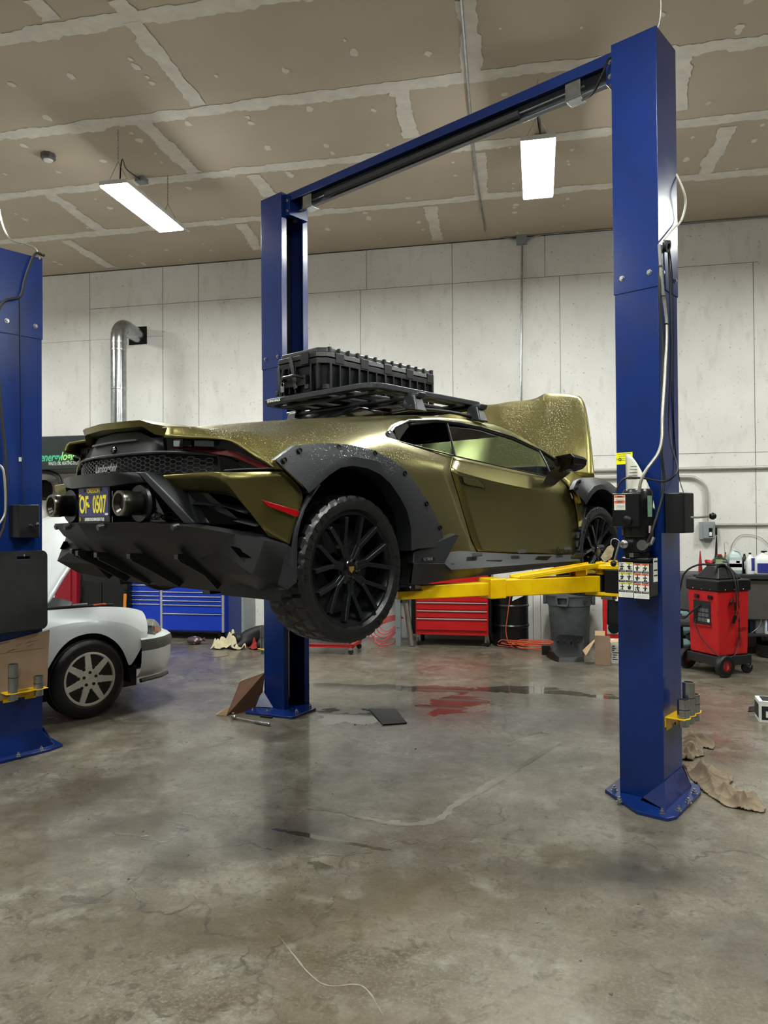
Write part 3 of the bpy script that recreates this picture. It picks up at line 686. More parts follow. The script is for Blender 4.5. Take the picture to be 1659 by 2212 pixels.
# cables and hoses on the right post
def cable(name, pts, r, m, par, n=7): return MB().tube(curve_pts(pts, n), r, 8).build(name, m, par)
M_flex = mat('flexible_conduit', 'b5b2a8', .35, .7, noise=.2, nscale=60)
cable('flexible_conduit', [(-0.061,-0.030,3.212), (-0.026,-0.030,3.003), (0.025,-0.035,2.773), (-0.004,-0.035,2.501), (-0.068,-0.040,2.228), (-0.092,-0.045,2.107), (-.11, -.03, 2.02), (-.15, .02, 1.93), (-.165, .05, 1.86), (-.165, .06, 1.80)], .0095, M_flex, pr)
cable('white_cable', [(0.295,-0.005,3.744), (0.281,-0.050,3.632), (0.319,-0.050,3.560), (0.302,-0.030,3.462), (0.157,-0.020,3.352), (0.037,-0.020,3.263)], .0065, mat('cream_cable', 'bdb8a8', .5), pr)
cable('ceiling_cable', [(.10, .05, 4.50), (.08, .0, 4.62), (.03, -.02, 4.9), (.06, -.05, 5.2), (.05, -.04, 5.5)], .006, M_flex, pr)
cable('black_hose', [(-0.001,-0.018,3.226), (-0.037,-0.018,2.977), (0.009,-0.018,2.612), (-0.040,-0.020,2.073), (-0.032,-0.030,1.835), (-.12, .0, 1.6), (-.13, .03, 1.515)], .008, M_rubber, pr)
cable('black_cable_loop', [(0.103,-0.020,3.282), (0.130,-0.020,2.960), (0.135,-0.020,2.633), (0.086,-0.020,2.245), (0.036,-0.050,2.077), (0.009,-0.090,1.953), (-0.106,-0.120,1.894), (-.08, -.05, 1.86), (-.14, .05, 1.88), (-.17, .14, 1.88), (-.18, .18, 1.83), (-.185, .185, 1.79)], .006, M_rubber, pr)
MB().tube([(-.145, .015, 1.505), (-.15, .0, 1.51), (-.14, -.01, 1.545)], .011, 8).build('hose_elbow', M_steel, pr)
cable('latch_cable', [(0.152,-0.010,3.256), (0.192,-0.010,3.087), (0.206,-0.010,2.812), (.2, -.005, 2.4), (.22, -.004, 2.1), (.24, -.02, 1.9), (.2, -.06, 1.80)], .0035, M_blackm, pr)
MB().lathe([(.018, -.01), (.034, -.01), (.034, .01), (.018, .01)], (0.060,-0.030,3.235), (0, 1, .3), 18, close=True).build('cable_loop', M_rubber, pr)
for q_ in ((1427, 590), (1437, 640), (1440, 700)):
    MB().lathe([(.011, -.003), (.013, -.003), (.013, .003), (.011, .003)], (-0.014,-0.030,2.926) if q_[1] == 640 else ((-0.044,-0.030,3.092) if q_[1] == 590 else (0.025,-0.035,2.773)), (0, 0, 1), 12, close=True).build('cable_tie', M_black, pr)
MB().tube(curve_pts([(.03, .26, 4.45), (-.02, .28, 4.42), (-.03, .32, 4.33), (.02, .40, 4.28), (.08, .50, 4.3)], 6), .008, 8).build('switch_cable', M_black, beam)
adapter_holder(lift, 0, 1, .02, .50, [.155, .24, .155], ['short galvanised adapter nearest the camera in the yellow holder of the right lift post', 'tallest galvanised adapter in the yellow holder of the right lift post', 'short galvanised adapter behind the tall one on the right lift post'], 'adapters in the right post holder')
adapter_holder(lift, LSPAN, -1, .02, .50, [.24, .0, .0], ['tall galvanised adapter behind the left lift post, beside the black dog'] * 3, 'adapters in the left post holder')

# second lift: only its near post stands in the picture
lift2 = thing('car_lift', 'blue lift post cut off by the left edge of the photo', 'car lift', (-3.69884, 4.58531, 0), ANG)
p2 = post(lift2, 0, 1, 3.592)
cb2 = control_box(p2, .06, 1.545, False)
cable('cable_bundle', [(0.307,-0.020,3.612), (0.226,-0.050,3.590), (0.164,-0.040,3.409), (0.130,-0.030,3.270), (0.021,-0.040,3.211), (-0.027,-0.050,3.102), (-0.034,-0.050,2.842), (-0.003,-0.050,2.393), (0.021,-0.050,2.136), (0.027,-0.050,1.877), (0.010,-0.060,1.650), (-0.055,-0.070,1.491)], .010, M_rubber, p2)
cable('grey_cable', [(.28, -.01, 3.58), (.24, -.03, 3.64), (.18, -.02, 3.66), (.05, .02, 3.72), (.0, .1, 4.2), (-.1, .15, 5.5)], .006, M_flex, p2)
cable('hose', [(-0.035,-0.050,2.068), (0.005,-0.060,2.005), (0.017,-0.060,1.779), (-0.002,-0.060,1.682), (-0.082,-0.060,1.587)], .008, M_flex, p2)
cable('latch_wire', [(0.137,-0.012,3.259), (0.142,-0.006,2.745), (0.148,-0.006,2.246), (0.148,-0.050,1.781)], .003, M_blackm, p2)
MB().box(.13, .155, -.008, -.002, 2.09, 2.12).build('cable_clip', M_white, p2, smooth=0)
# rubber kneeling pad hung on the post
kp = MB()
def rrect(x0, x1, z0, z1, r, n=6):
    P = []
    for cx, cz_, a0_ in ((x1 - r, z1 - r, 0), (x0 + r, z1 - r, 90), (x0 + r, z0 + r, 180), (x1 - r, z0 + r, 270)):
        for k in range(n + 1): a = R(a0_ + 90 * k / n); P.append((cx + r * math.cos(a), cz_ + r * math.sin(a)))
    return P
def W2(par, p): return par.matrix_basis @ Vector(p)
def ringplate(outer, inner, y0, y1):
    """plate in the xz plane with a hole: outer and inner outlines with the same number of points"""
    m = MB(); n = len(outer)
    for y in (y0, y1): m.add([(x, y, z) for x, z in outer] + [(x, y, z) for x, z in inner], [(i, (i + 1) % n, (i + 1) % n + n, i + n) for i in range(n)])
    m.add([(x, y0, z) for x, z in outer] + [(x, y1, z) for x, z in outer], [(i, (i + 1) % n, (i + 1) % n + n, i + n) for i in range(n)])
    m.add([(x, y0, z) for x, z in inner] + [(x, y1, z) for x, z in inner], [(i, (i + 1) % n, (i + 1) % n + n, i + n) for i in range(n)])
    return m
kq = ringplate(rrect(-.17, .315, .88, 1.45, .04), rrect(.10, .19, 1.392, 1.412, .003), -.052, -.022)
o = kq.build('kneeling_pad', mat('worn_black_foam', '1d1d1c', .85, noise=.3, nscale=14, bump=.4, bscale=50), bevel=.006)
o.matrix_basis = Matrix.Translation((-3.69884, 4.58531, 0)) @ Matrix.Rotation(ANG, 4, 'Z')
tag(o, 'black foam kneeling pad with a hand slot hanging on the left blue post', 'kneeling pad')
MB().tube([(.145, 0, 1.425), (.145, -.06, 1.418), (.145, -.062, 1.43)], .005, 6).build('pad_hook', M_steel, p2)
# flattened cardboard leaning between post and adapters
cbd = MB(); cbd.prism([(-.19, -.018, .40), (.325, -.018, .455), (.33, -.018, .60), (.335, -.018, .70), (.345, -.018, .865), (-.19, -.018, .79)], (0, .006, 0))
cbd.k = 1
for k in range(9):
    xx = random.uniform(-.1, .2); zz = random.uniform(.74, .82); cbd.bar((xx, -.0185, zz), (xx + random.uniform(.02, .09), -.0185, zz + .012), .001, .003)
cbd.box(-.19, .30, -.0186, -.018, .735, .738)
o = cbd.build('cardboard_sheet', [M_card, mat('brown_scuff', '6b4a35', .9)], smooth=0)
o.matrix_basis = Matrix.Translation((-3.69884, 4.58531, 0)) @ Matrix.Rotation(ANG, 4, 'Z')
tag(o, 'flat brown cardboard sheet standing against the left blue post', 'cardboard')
adapter_holder(lift2, 0, 1, .0, .46, [.25, 0, .14], ['tall galvanised adapter in the yellow holder on the left blue post', '', 'short galvanised adapter in the yellow holder on the left blue post'], 'adapters in the far left holder')

# ---------------------------------------------------------------- olive sports car on the lift
# car coordinates (s, t, z): s forward from the rear axle, t out to the right, z up
CAR = thing('sports_car', 'olive gold sports car raised on the blue lift, roof rack on top', 'car', (-1.70007, 4.00817, 0), R(59.6224))
M_paint = mat('olive_satin_paint', '7e7648', .33, .95, noise=.04, nscale=2)
_pn = M_paint.node_tree; _n2 = _pn.nodes.new('ShaderNodeTexNoise'); _n2.inputs['Scale'].default_value = 900
_tc = _pn.nodes.new('ShaderNodeTexCoord'); _pn.links.new(_tc.outputs['Object'], _n2.inputs[0])
_bp = _pn.nodes.new('ShaderNodeBump'); _bp.inputs['Strength'].default_value = .12; _bp.inputs['Distance'].default_value = .001
_pn.links.new(_n2.outputs['Fac'], _bp.inputs['Height']); _pn.links.new(_bp.outputs[0], _pn.nodes['Principled BSDF'].inputs['Normal'])
droplets(M_paint, 125, .42, .08, .34, .42)
M_trim = mat('satin_black_trim', '1e2023', .42, noise=.1, nscale=30, bump=.08, bscale=400)
M_trimw = mat('wet_black_trim', '25272b', .4, noise=.1, nscale=30); droplets(M_trimw, 80, .6, .02, .2, .42)
M_gloss = mat('gloss_black', '08090a', .12, noise=.1, nscale=5, coat=.5)
M_under = mat('black_underbody', '121314', .55, noise=.3, nscale=12, bump=.2, bscale=40)
M_tire = mat('tyre_rubber', '121212', .4, noise=.35, nscale=16, bump=.35, bscale=110, rvar=.12)
M_rim = mat('satin_black_alloy', '222427', .24, .5, noise=.1, nscale=10)
M_redlens = mat('red_lens', 'a00512', .12, noise=.15, nscale=60, coat=.6)
M_dkred = mat('smoked_red_lens', '3d060b', .2, noise=.2, nscale=30)
M_smoke = mat('smoked_lens', '121315', .22, noise=.2, nscale=20)
def glass_mat(name, tint, rough=.02, a=.35):
    m = bpy.data.materials.new(name); m.use_nodes = True; nt = m.node_tree; N = nt.nodes; Lk = nt.links
    N.remove(N['Principled BSDF'])
    tr = N.new('ShaderNodeBsdfTransparent'); tr.inputs[0].default_value = tint
    gl = N.new('ShaderNodeBsdfGlossy'); gl.inputs['Roughness'].default_value = rough
    fz = N.new('ShaderNodeFresnel'); fz.inputs[0].default_value = 1.38
    mx = N.new('ShaderNodeMixShader'); Lk.new(fz.outputs[0], mx.inputs[0]); Lk.new(tr.outputs[0], mx.inputs[1]); Lk.new(gl.outputs[0], mx.inputs[2])
    ge = N.new('ShaderNodeNewGeometry'); iv_ = N.new('ShaderNodeMath'); iv_.operation = 'SUBTRACT'; iv_.inputs[0].default_value = 1; Lk.new(ge.outputs['Backfacing'], iv_.inputs[1])
    ml = N.new('ShaderNodeMath'); ml.operation = 'MULTIPLY'; Lk.new(fz.outputs[0], ml.inputs[0]); Lk.new(iv_.outputs[0], ml.inputs[1]); Lk.new(ml.outputs[0], mx.inputs[0])
    Lk.new(mx.outputs[0], N['Material Output'].inputs[0]); return m
M_glass = glass_mat('tinted_glass', (.74, .86, .87, 1))
M_glassd = glass_mat('dark_tinted_glass', (.10, .12, .13, 1))
def cc(p, side=1): return (p[0], -p[1] * side, p[2])
def both(V, F, name, m, mirror=True, weld=True, **kw):
    """mesh from named right-hand points V and faces F, mirrored to the left-hand side and welded on the centre line"""
    keys = list(V); idx = {k: i for i, k in enumerate(keys)}
    b = MB(); b.add([cc(V[k]) for k in keys], [tuple(idx[k] for k in f.split()) for f in F])
    if mirror: b.add([cc(V[k], -1) for k in keys], [tuple(idx[k] for k in f.split())[::-1] for f in F])
    return b
V = dict(
 # centre line
 c1=(-.55, 0, 2.13), c2=(-.1, 0, 2.19), c3=(.3, 0, 2.25), c4=(.75, 0, 2.315), c5=(1.05, 0, 2.35), c6=(1.45, 0, 2.37), c7=(1.78, 0, 2.345),
 # band over the tail light
 k0=(-0.736,0.500,2.087), k1=(-0.593,0.540,2.094), k2=(-0.471,0.680,2.075), k3=(-0.394,0.800,2.035), k4=(-0.306,0.890,2.003),
 l0=(-0.758,0.500,2.035), l1=(-0.639,0.600,2.036), l2=(-0.561,0.710,2.029), l3=(-0.545,0.760,2.004), l4=(-0.522,0.860,1.940), l5=(-0.471,0.925,1.882), l6=(-0.436,0.950,1.872),
 tip=(-0.478,0.940,1.922), fb=(-0.299,0.965,1.780),
 # deck edges
 f1=(-0.150,0.420,2.171), f2=(0.096,0.430,2.206), f3=(0.404,0.440,2.245), f4=(0.737,0.460,2.290), f5=(0.889,0.500,2.308),
 e0=(-0.339,0.640,2.088), e1=(-0.120,0.710,2.103), e2=(0.139,0.770,2.117), e3=(0.308,0.820,2.110),
 # roof strip and windscreen pillar
 f6=(1.193,0.530,2.339), f7=(1.468,0.550,2.354), f8=(1.670,0.560,2.342), f9=(1.891,0.620,2.291), f10=(2.123,0.690,2.202), f11=(2.355,0.750,2.101), f12=(2.427,0.790,2.047),
 g0=(0.439,0.785,2.118), gm=(0.567,0.720,2.176), g1=(0.758,0.655,2.245), g2=(1.064,0.630,2.278), g3=(1.301,0.630,2.284), g4=(1.537,0.640,2.275), g5=(1.861,0.680,2.232), g6=(2.162,0.735,2.151), g7=(2.301,0.765,2.093), g8=(2.316,0.790,2.021),
 # belt and shoulder crease behind the door
 h1=(0.518,0.800,2.088), h2=(0.750,0.810,2.061), h3=(0.989,0.820,2.032), i1=(0.429,0.860,2.057), i2=(0.635,0.895,1.994), i3=(0.843,0.905,1.944),
 a1=(-0.144,0.915,2.019), a2=(-0.011,0.925,2.021), a3=(0.154,0.935,2.006), a4=(0.282,0.940,1.973), a5=(0.388,0.940,1.926), a6=(0.523,0.935,1.822), a7=(0.641,0.930,1.721), a8=(0.732,0.930,1.591), a9=(0.776,0.940,1.436),
 d2=(0.913,0.895,1.837), d3=(0.972,0.900,1.697), d4=(1.037,0.915,1.521), d5=(1.084,0.925,1.459), d6=(1.076,0.930,1.396),
 b0=(-0.237,0.955,1.842), b1=(-0.147,0.955,1.902), b2=(-0.042,0.955,1.934), b3=(0.105,0.955,1.930), b4=(0.218,0.955,1.900), b5=(0.318,0.955,1.838), b6=(0.416,0.950,1.748), b7=(0.468,0.950,1.647), b8=(0.489,0.945,1.555), b9=(0.491,0.945,1.449),
)
Fc = ['k0 k1 l1 l0', 'k1 k2 l2 l1', 'k2 k3 l4 l3', 'k2 l3 l2', 'k3 k4 tip l4', 'tip l6 l5 l4', 'k4 b0 fb tip', 'k4 a1 b1 b0', 'a1 a2 b2 b1', 'a2 a3 b3 b2', 'a3 a4 b4 b3', 'a4 a5 b5 b4', 'a5 a6 b6 b5', 'a6 a7 b7 b6', 'a7 a8 b8 b7', 'a8 a9 b9 b8',
      'k1 f1 e0 k2', 'f1 f2 e1 e0', 'f2 f3 e2 e1', 'f3 f4 e3 e2', 'k2 e0 e1 k3', 'k3 e1 a1 k4', 'e1 e2 a2 a1', 'e2 e3 a3 a2', 'e3 i1 a4 a3', 'i1 i2 a5 a4', 'i2 i3 a6 a5', 'i3 d2 a7 a6', 'd2 d3 a8 a7', 'd3 d4 d5 a9 a8', 'd5 d6 a9',
      'e3 f4 gm g0', 'f4 f5 g1 gm', 'f5 f6 g2 g1', 'f6 f7 g3 g2', 'f7 f8 g4 g3', 'f8 f9 g5 g4', 'f9 f10 g6 g5', 'f10 f11 g7 g6', 'f11 f12 g8 g7',
      'e3 g0 h1 i1', 'h1 h2 i2 i1', 'h2 h3 i3 i2',
      'c1 c2 f1 k1', 'c1 k1 k0', 'c2 c3 f2 f1', 'c3 c4 f3 f2', 'c4 c5 f4 f3', 'c5 f5 f4', 'c5 c6 f6 f5', 'c6 c7 f8 f7 f6']
def crease(o, V, segs, val=1.0, tol=.004, mirror=True):
    """mark the listed point pairs as creased so the smoothing keeps those body lines"""
    me = o.data; want = set()
    pos = [tuple(v.co) for v in me.vertices]
    def find(p):
        for i, q_ in enumerate(pos):
            if abs(q_[0] - p[0]) < tol and abs(q_[1] - p[1]) < tol and abs(q_[2] - p[2]) < tol: return i
    for sg in segs:
        ks = sg.split()
        for a, b_ in zip(ks, ks[1:]):
            for sd in ((1, -1) if mirror else (1,)):
                want.add(frozenset((find(cc(V[a], sd)), find(cc(V[b_], sd)))))
    at = me.attributes.new('crease_edge', 'FLOAT', 'EDGE')
    cnt = {}
    for p in me.polygons:
        for ek in p.edge_keys: cnt[ek] = cnt.get(ek, 0) + 1
    for e in me.edges:
        if frozenset(e.vertices) in want: at.data[e.index].value = val
        elif cnt.get(tuple(sorted(e.vertices)), 2) == 1: at.data[e.index].value = 1.0
def body_part(name, V, F, m, cr=(), mirror=True, sub=2, solid=.012, smooth=32, val=.85, parent=None):
    o = both(V, F, name, m, mirror).build(name, m, parent or CAR, smooth=smooth)
    crease(o, V, cr, val, mirror=mirror)
    md = o.modifiers.new('sub', 'SUBSURF'); md.levels = sub; md.render_levels = sub
    md.boundary_smooth = 'PRESERVE_CORNERS'
    if solid: md = o.modifiers.new('thick', 'SOLIDIFY'); md.thickness = solid; md.offset = -1
    o.data.shade_smooth()
    return o
body = body_part('body_shell', V, Fc, M_paint, ['k0 k1 k2 k3 k4', 'l0 l1 l2 l3 l4 l5', 'e0 e1 e2 e3 i1 i2 i3', 'f8 f9 f10 f11 f12', 'g0 gm g1 g2 g3 g4 g5 g6 g7 g8', 'g0 h1 h2 h3', 'f4 gm', 'k2 e0', 'f1 f2 f3 f4', 'tip k4', 'tip fb', 'tip l6', 'h3 i3 d2 d3 d4 d5', 'k1 f1'])
# doors
D = dict(h3=(0.998,0.820,2.029), h4=(1.382,0.830,2.002), h5=(1.677,0.830,1.980), h6=(2.024,0.820,1.957), h7=(2.259,0.830,1.943),
 i3=(0.856,0.905,1.942), i4=(1.205,0.910,1.895), i5=(1.541,0.910,1.865), i6=(1.785,0.905,1.848), i7=(2.120,0.885,1.831), n1=(2.303,0.870,1.886),
 m3=(0.926,0.895,1.837), m4=(1.283,0.890,1.772), m5=(1.613,0.885,1.741), m6=(1.908,0.885,1.719), m7=(2.344,0.895,1.782),
 n3=(0.986,0.900,1.697), n4=(1.325,0.895,1.629), n5=(1.651,0.895,1.596), n6=(2.004,0.900,1.575), n7=(2.369,0.910,1.621),
 p3=(1.052,0.915,1.518), p4=(1.352,0.910,1.498), p5=(1.682,0.910,1.480), p6=(2.039,0.915,1.463), p7=(2.340,0.920,1.487),
 q3=(1.099,0.925,1.456), q4=(1.362,0.920,1.440), q5=(1.682,0.920,1.424), q6=(2.020,0.925,1.406), q7=(2.297,0.930,1.392))
DF = []
rows = [['h3', 'h4', 'h5', 'h6', 'h7'], ['i3', 'i4', 'i5', 'i6', 'n1'], ['m3', 'm4', 'm5', 'i7', 'm7'], ['n3', 'n4', 'n5', 'n6', 'n7'], ['p3', 'p4', 'p5', 'p6', 'p7'], ['q3', 'q4', 'q5', 'q6', 'q7']]
for a, b_ in zip(rows, rows[1:]):
    for k in range(4): DF.append(' '.join((a[k], a[k + 1], b_[k + 1], b_[k])))
D2 = {k: v for k, v in D.items() if k != 'm6'}
for sd, nm in ((1, 'door'), (-1, 'door')):
    V_ = D2 if sd == 1 else {k: (v[0], -v[1], v[2]) for k, v in D2.items()}
    dr = body_part(nm, V_, DF, M_paint, ['i3 i4 i5 i6', 'i6 i7', 'i7 n1'], mirror=False, solid=.01)
    hq = [(0.939,0.906,1.908), (1.138,0.902,1.890), (1.201,0.899,1.862), (1.209,0.897,1.839), (0.995,0.902,1.858), (0.955,0.904,1.870)]
    hd = MB().tube([cc((p[0], p[1] + .002, p[2]), sd) for p in hq + hq[:1]], .0028, 6); hd.build('handle_recess_edge', M_black, dr)
    ctr = Vector((0, 0, 0))
    for p in hq: ctr += Vector(cc(p, sd)) / 6
    hi = [ctr + (Vector(cc(p, sd)) - ctr) * .84 + Vector((0, -.003 * sd, 0)) for p in hq]
    MB().prism(hi, (0, -.006 * sd, 0)).build('door_handle', M_paint, dr, bevel=.002)
    if sd == 1:
        nq = (2.169,0.930,1.430)
        text('side_script', 'Sterrato', .075, ((2.126,0.935,1.431)[0], -.936, (2.126,0.935,1.431)[2]), (1, 0, 0), (0, 0, 1), M_blackm, dr, depth=.0006, shear=.35)
# front fender, nose and cowl
W_ = dict(n1=(2.313,0.872,1.893), n0=(2.267,0.835,1.950), f12=(2.427,0.790,2.047), u1=(2.588,0.800,2.020), u2=(2.687,0.860,1.968), tp=(2.292,0.920,1.867), fl=(2.429,0.950,1.752),
 m7=(2.355,0.897,1.782), n7=(2.379,0.912,1.620), p7=(2.350,0.922,1.487), q7=(2.308,0.932,1.392), r1=(2.398,0.950,1.647), r2=(2.367,0.950,1.554), r3=(2.357,0.950,1.370),
 w1=(2.35, .93, 1.90), w2=(2.55, .95, 1.96), w3=(2.80, .95, 1.95), w4=(3.02, .93, 1.85), w5=(3.12, .92, 1.62), w6=(3.14, .92, 1.40),
 cw=(2.42, 0, 2.07), ce=(2.40, .62, 2.06), hb=(3.25, .60, 1.86), hc=(3.30, 0, 1.86), x1=(3.40, .78, 1.74), x2=(3.50, .5, 1.62), x3=(3.56, 0, 1.62), y1=(3.45, .86, 1.40), y2=(3.62, .5, 1.36), y3=(3.68, 0, 1.36), z1=(3.42, .8, 1.30), z2=(3.6, .5, 1.30), z3=(3.66, 0, 1.30))
WF_ = ['n1 n0 f12 u1', 'n1 u1 u2 tp', 'n1 tp fl m7', 'm7 fl r1 n7', 'n7 r1 r2 p7', 'p7 r2 r3 q7', 'tp u2 w2 w1', 'u2 u1 ce', 'u2 ce hb w3 w2', 'w3 hb x1 w4', 'w4 x1 y1 w5', 'w5 y1 z1 w6', 'hb hc x3 x2', 'hb x2 x1', 'x1 x2 y2 y1', 'x2 x3 y3 y2', 'y1 y2 z2 z1', 'y2 y3 z3 z2']
del W_['fl']; W_['fl'] = (2.429,0.950,1.752)
body_part('front_fender', W_, WF_, M_paint, ['n1 tp', 'u2 w2 w3', 'n1 m7 n7 p7 q7', 'hb hc', 'ce hb'], solid=.01)
MB().box(2.42, 3.26, -.58, .58, 1.62, 1.66).box(2.42, 3.26, -.62, -.58, 1.62, 2.0).box(2.42, 3.26, .58, .62, 1.62, 2.0).box(2.38, 2.42, -.62, .62, 1.62, 2.04).build('front_luggage_tub', M_under, CAR, bevel=.01)
# raised bonnet, hinged at the windscreen and standing open
hb_c = [(2.930,-0.197,2.625), (2.930,-0.015,2.654), (2.920,0.121,2.677), (2.920,0.176,2.659), (2.920,0.287,2.666), (2.910,0.367,2.698), (2.890,0.518,2.678), (2.870,0.672,2.638)]
hr = [(2.870,0.672,2.638), (2.820,0.744,2.438), (2.750,0.808,2.245), (2.660,0.882,2.057), (2.600,0.929,1.958)]
tmax = hr[0][1]
top = [(2.92, 0.0, hb_c[3][2] + .012), (2.92, .13, hb_c[4][2] - .004), (2.925, .25, hb_c[4][2]), (2.92, .34, hb_c[5][2]), (2.90, .50, hb_c[6][2]), (2.87, tmax - .01, hr[0][2] - .004)]
nrow = 7
Hv = {}; Hf = []
for j in range(nrow):
    k = j / (nrow - 1)
    e = hr[min(4, int(k * 4))]; e2 = hr[min(4, int(k * 4) + 1)]; fr_ = k * 4 - int(k * 4)
    ed = tuple(e[q] * (1 - fr_) + e2[q] * fr_ for q in range(3))
    for i, tpnt in enumerate(top):
        a = i / (len(top) - 1)
        s_ = tpnt[0] * (1 - k) + (ed[0] - .16 * (1 - a)) * k if i < len(top) - 1 else ed[0]
        t_ = tpnt[1] / (tmax - .01) * ed[1]
        z_ = tpnt[2] + (ed[2] - top[-1][2]) * k
        bul = .035 * math.sin(PI * k) + (.02 if i in (3,) else 0)
        Hv['%d_%d' % (j, i)] = (s_ - bul * (.6 + .4 * (1 - a)), t_, z_)
for j in range(nrow - 1):
    for i in range(len(top) - 1): Hf.append('%d_%d %d_%d %d_%d %d_%d' % (j, i, j, i + 1, j + 1, i + 1, j + 1, i))
hood = body_part('bonnet', Hv, Hf, M_paint, [' '.join('%d_3' % j for j in range(nrow)).replace(' ', ' ')] and [' '.join('%d_%d' % (j, 3) for j in range(nrow)), ' '.join('0_%d' % i for i in range(len(top)))], solid=.02)
# windscreen, side glass
G = dict(f8=V['f8'], f9=V['f9'], f10=V['f10'], f11=V['f11'], f12=V['f12'], c7=V['c7'], a=(2.0, 0, 2.25), b=(2.2, 0, 2.16), c=(2.38, 0, 2.08), d=(2.36, .5, 2.07))
gw = both(G, ['c7 a f9 f8', 'a b f10 f9', 'b c d f11 f10', 'd f12 f11'], 'w', M_glass).build('windscreen', M_glass, CAR)
def inset(p, k=.006): return (p[0], p[1] - k, p[2])
for sd in (1, -1):
    q_ = [(0.539,0.785,2.096), (0.781,0.660,2.211), (0.999,0.630,2.253), (1.175,0.625,2.264), (1.007,0.810,2.042), (0.762,0.800,2.068)]
    b = MB(); b.add([cc(p, sd) for p in q_], [(0, 1, 2, 3, 4, 5)]); b.build('quarter_window', M_glassd, CAR, smooth=0)
    T_ = [(1.197,0.630,2.266), (1.424,0.630,2.275), (1.654,0.650,2.253), (1.869,0.690,2.209), (2.129,0.735,2.145)]
    B_ = [(1.014,0.815,2.034), (1.193,0.820,2.019), (1.397,0.820,2.006), (1.693,0.820,1.984), (2.046,0.815,1.959)]
    b = MB(); b.strip([cc(p, sd) for p in T_], [cc(p, sd) for p in B_]); b.build('door_window', M_glass, CAR, smooth=40)
    b = MB(); b.add([cc(p, sd) for p in ((2.149,0.742,2.136), (2.285,0.770,2.085), (2.267,0.820,1.954), (2.156,0.815,1.956))], [(0, 1, 2, 3)]); b.build('corner_window', M_glassd, CAR, smooth=0)
    tr = MB()
    def ribbon(pts, w_, dz=0):
        tr.tube([cc((p[0], p[1] + .004, p[2]), sd) for p in pts], w_, 6)
    ribbon([(0.441,0.790,2.121), (0.550,0.735,2.171), (0.765,0.660,2.237), (1.051,0.640,2.269), (1.288,0.640,2.273), (1.530,0.645,2.264), (1.865,0.685,2.222), (2.153,0.740,2.143), (2.295,0.772,2.086), (2.304,0.800,2.014)], .010)
    ribbon([(0.775,0.665,2.216), (1.056,0.636,2.262), (1.293,0.636,2.268), (1.530,0.645,2.255), (1.862,0.687,2.209), (2.130,0.738,2.139)], .008)
    ribbon([(1.171,0.635,2.266), (1.082,0.730,2.158), (0.996,0.825,2.035)], .008)
    ribbon([(2.124,0.742,2.141), (2.130,0.790,2.052), (2.145,0.825,1.955)], .007)
    ribbon([(0.518,0.800,2.085), (0.744,0.815,2.058), (0.987,0.828,2.032), (1.370,0.838,2.001), (1.664,0.838,1.979), (2.023,0.828,1.957), (2.245,0.828,1.949)], .0045)
    tr.build('window_trim', M_black, CAR)
    # black blade and air intake behind the side window
    iv = [(0.422,0.800,2.118), (0.472,0.790,2.146), (0.497,0.795,2.120), (0.514,0.800,2.085), (0.433,0.810,2.091)]
    b = MB(); b.prism([cc(p, sd) for p in iv], (0, .03 * sd, 0)); b.build('side_air_intake', M_black, CAR, bevel=.004)
    iv = [(0.547,0.745,2.164), (0.754,0.665,2.233), (0.794,0.660,2.218), (0.664,0.720,2.155), (0.528,0.795,2.089), (0.512,0.785,2.117)]
    b = MB(); b.prism([cc(p, sd) for p in iv], (0, .02 * sd, 0)); b.build('pillar_blade', M_gloss, CAR, bevel=.003)
# cabin
M_int = mat('dark_interior', '121315', .7, noise=.3, nscale=20)
cab = MB().box(.7, 2.35, -.72, .72, 1.45, 1.5).box(.62, .72, -.72, .72, 1.5, 2.16).box(2.12, 2.38, -.74, .74, 1.85, 2.04)
cab.build('cabin', M_int, CAR, bevel=.02)
for sy in (-.36, .36):
    st = MB().prism([(1.28, sy - .24, 1.55), (.98, sy - .24, 1.6), (.80, sy - .2, 2.08), (.86, sy - .14, 2.2), (.95, sy - .14, 2.18), (1.12, sy - .22, 1.80), (1.6, sy - .24, 1.72), (1.62, sy - .24, 1.6)], (0, .48, 0))
    st.build('seat', M_int, CAR, bevel=.04, bseg=3)
MB().lathe([(.155, -.014), (.185, -.014), (.185, .014), (.155, .014)], (1.9, .36, 2.03), (-1, 0, .35), 28, close=True).box(1.88, 1.94, .30, .42, 2.0, 2.06).build('steering_wheel', M_int, CAR)
MB().ball((1.72, .0, 2.26), .02, .11, .03).build('rear_view_mirror', M_gloss, CAR)
MB().prism([(1.1, -.55, 2.28), (1.9, -.55, 2.24), (1.9, .55, 2.24), (1.1, .55, 2.28)], (0, 0, .02)).build('headliner', M_int, CAR)
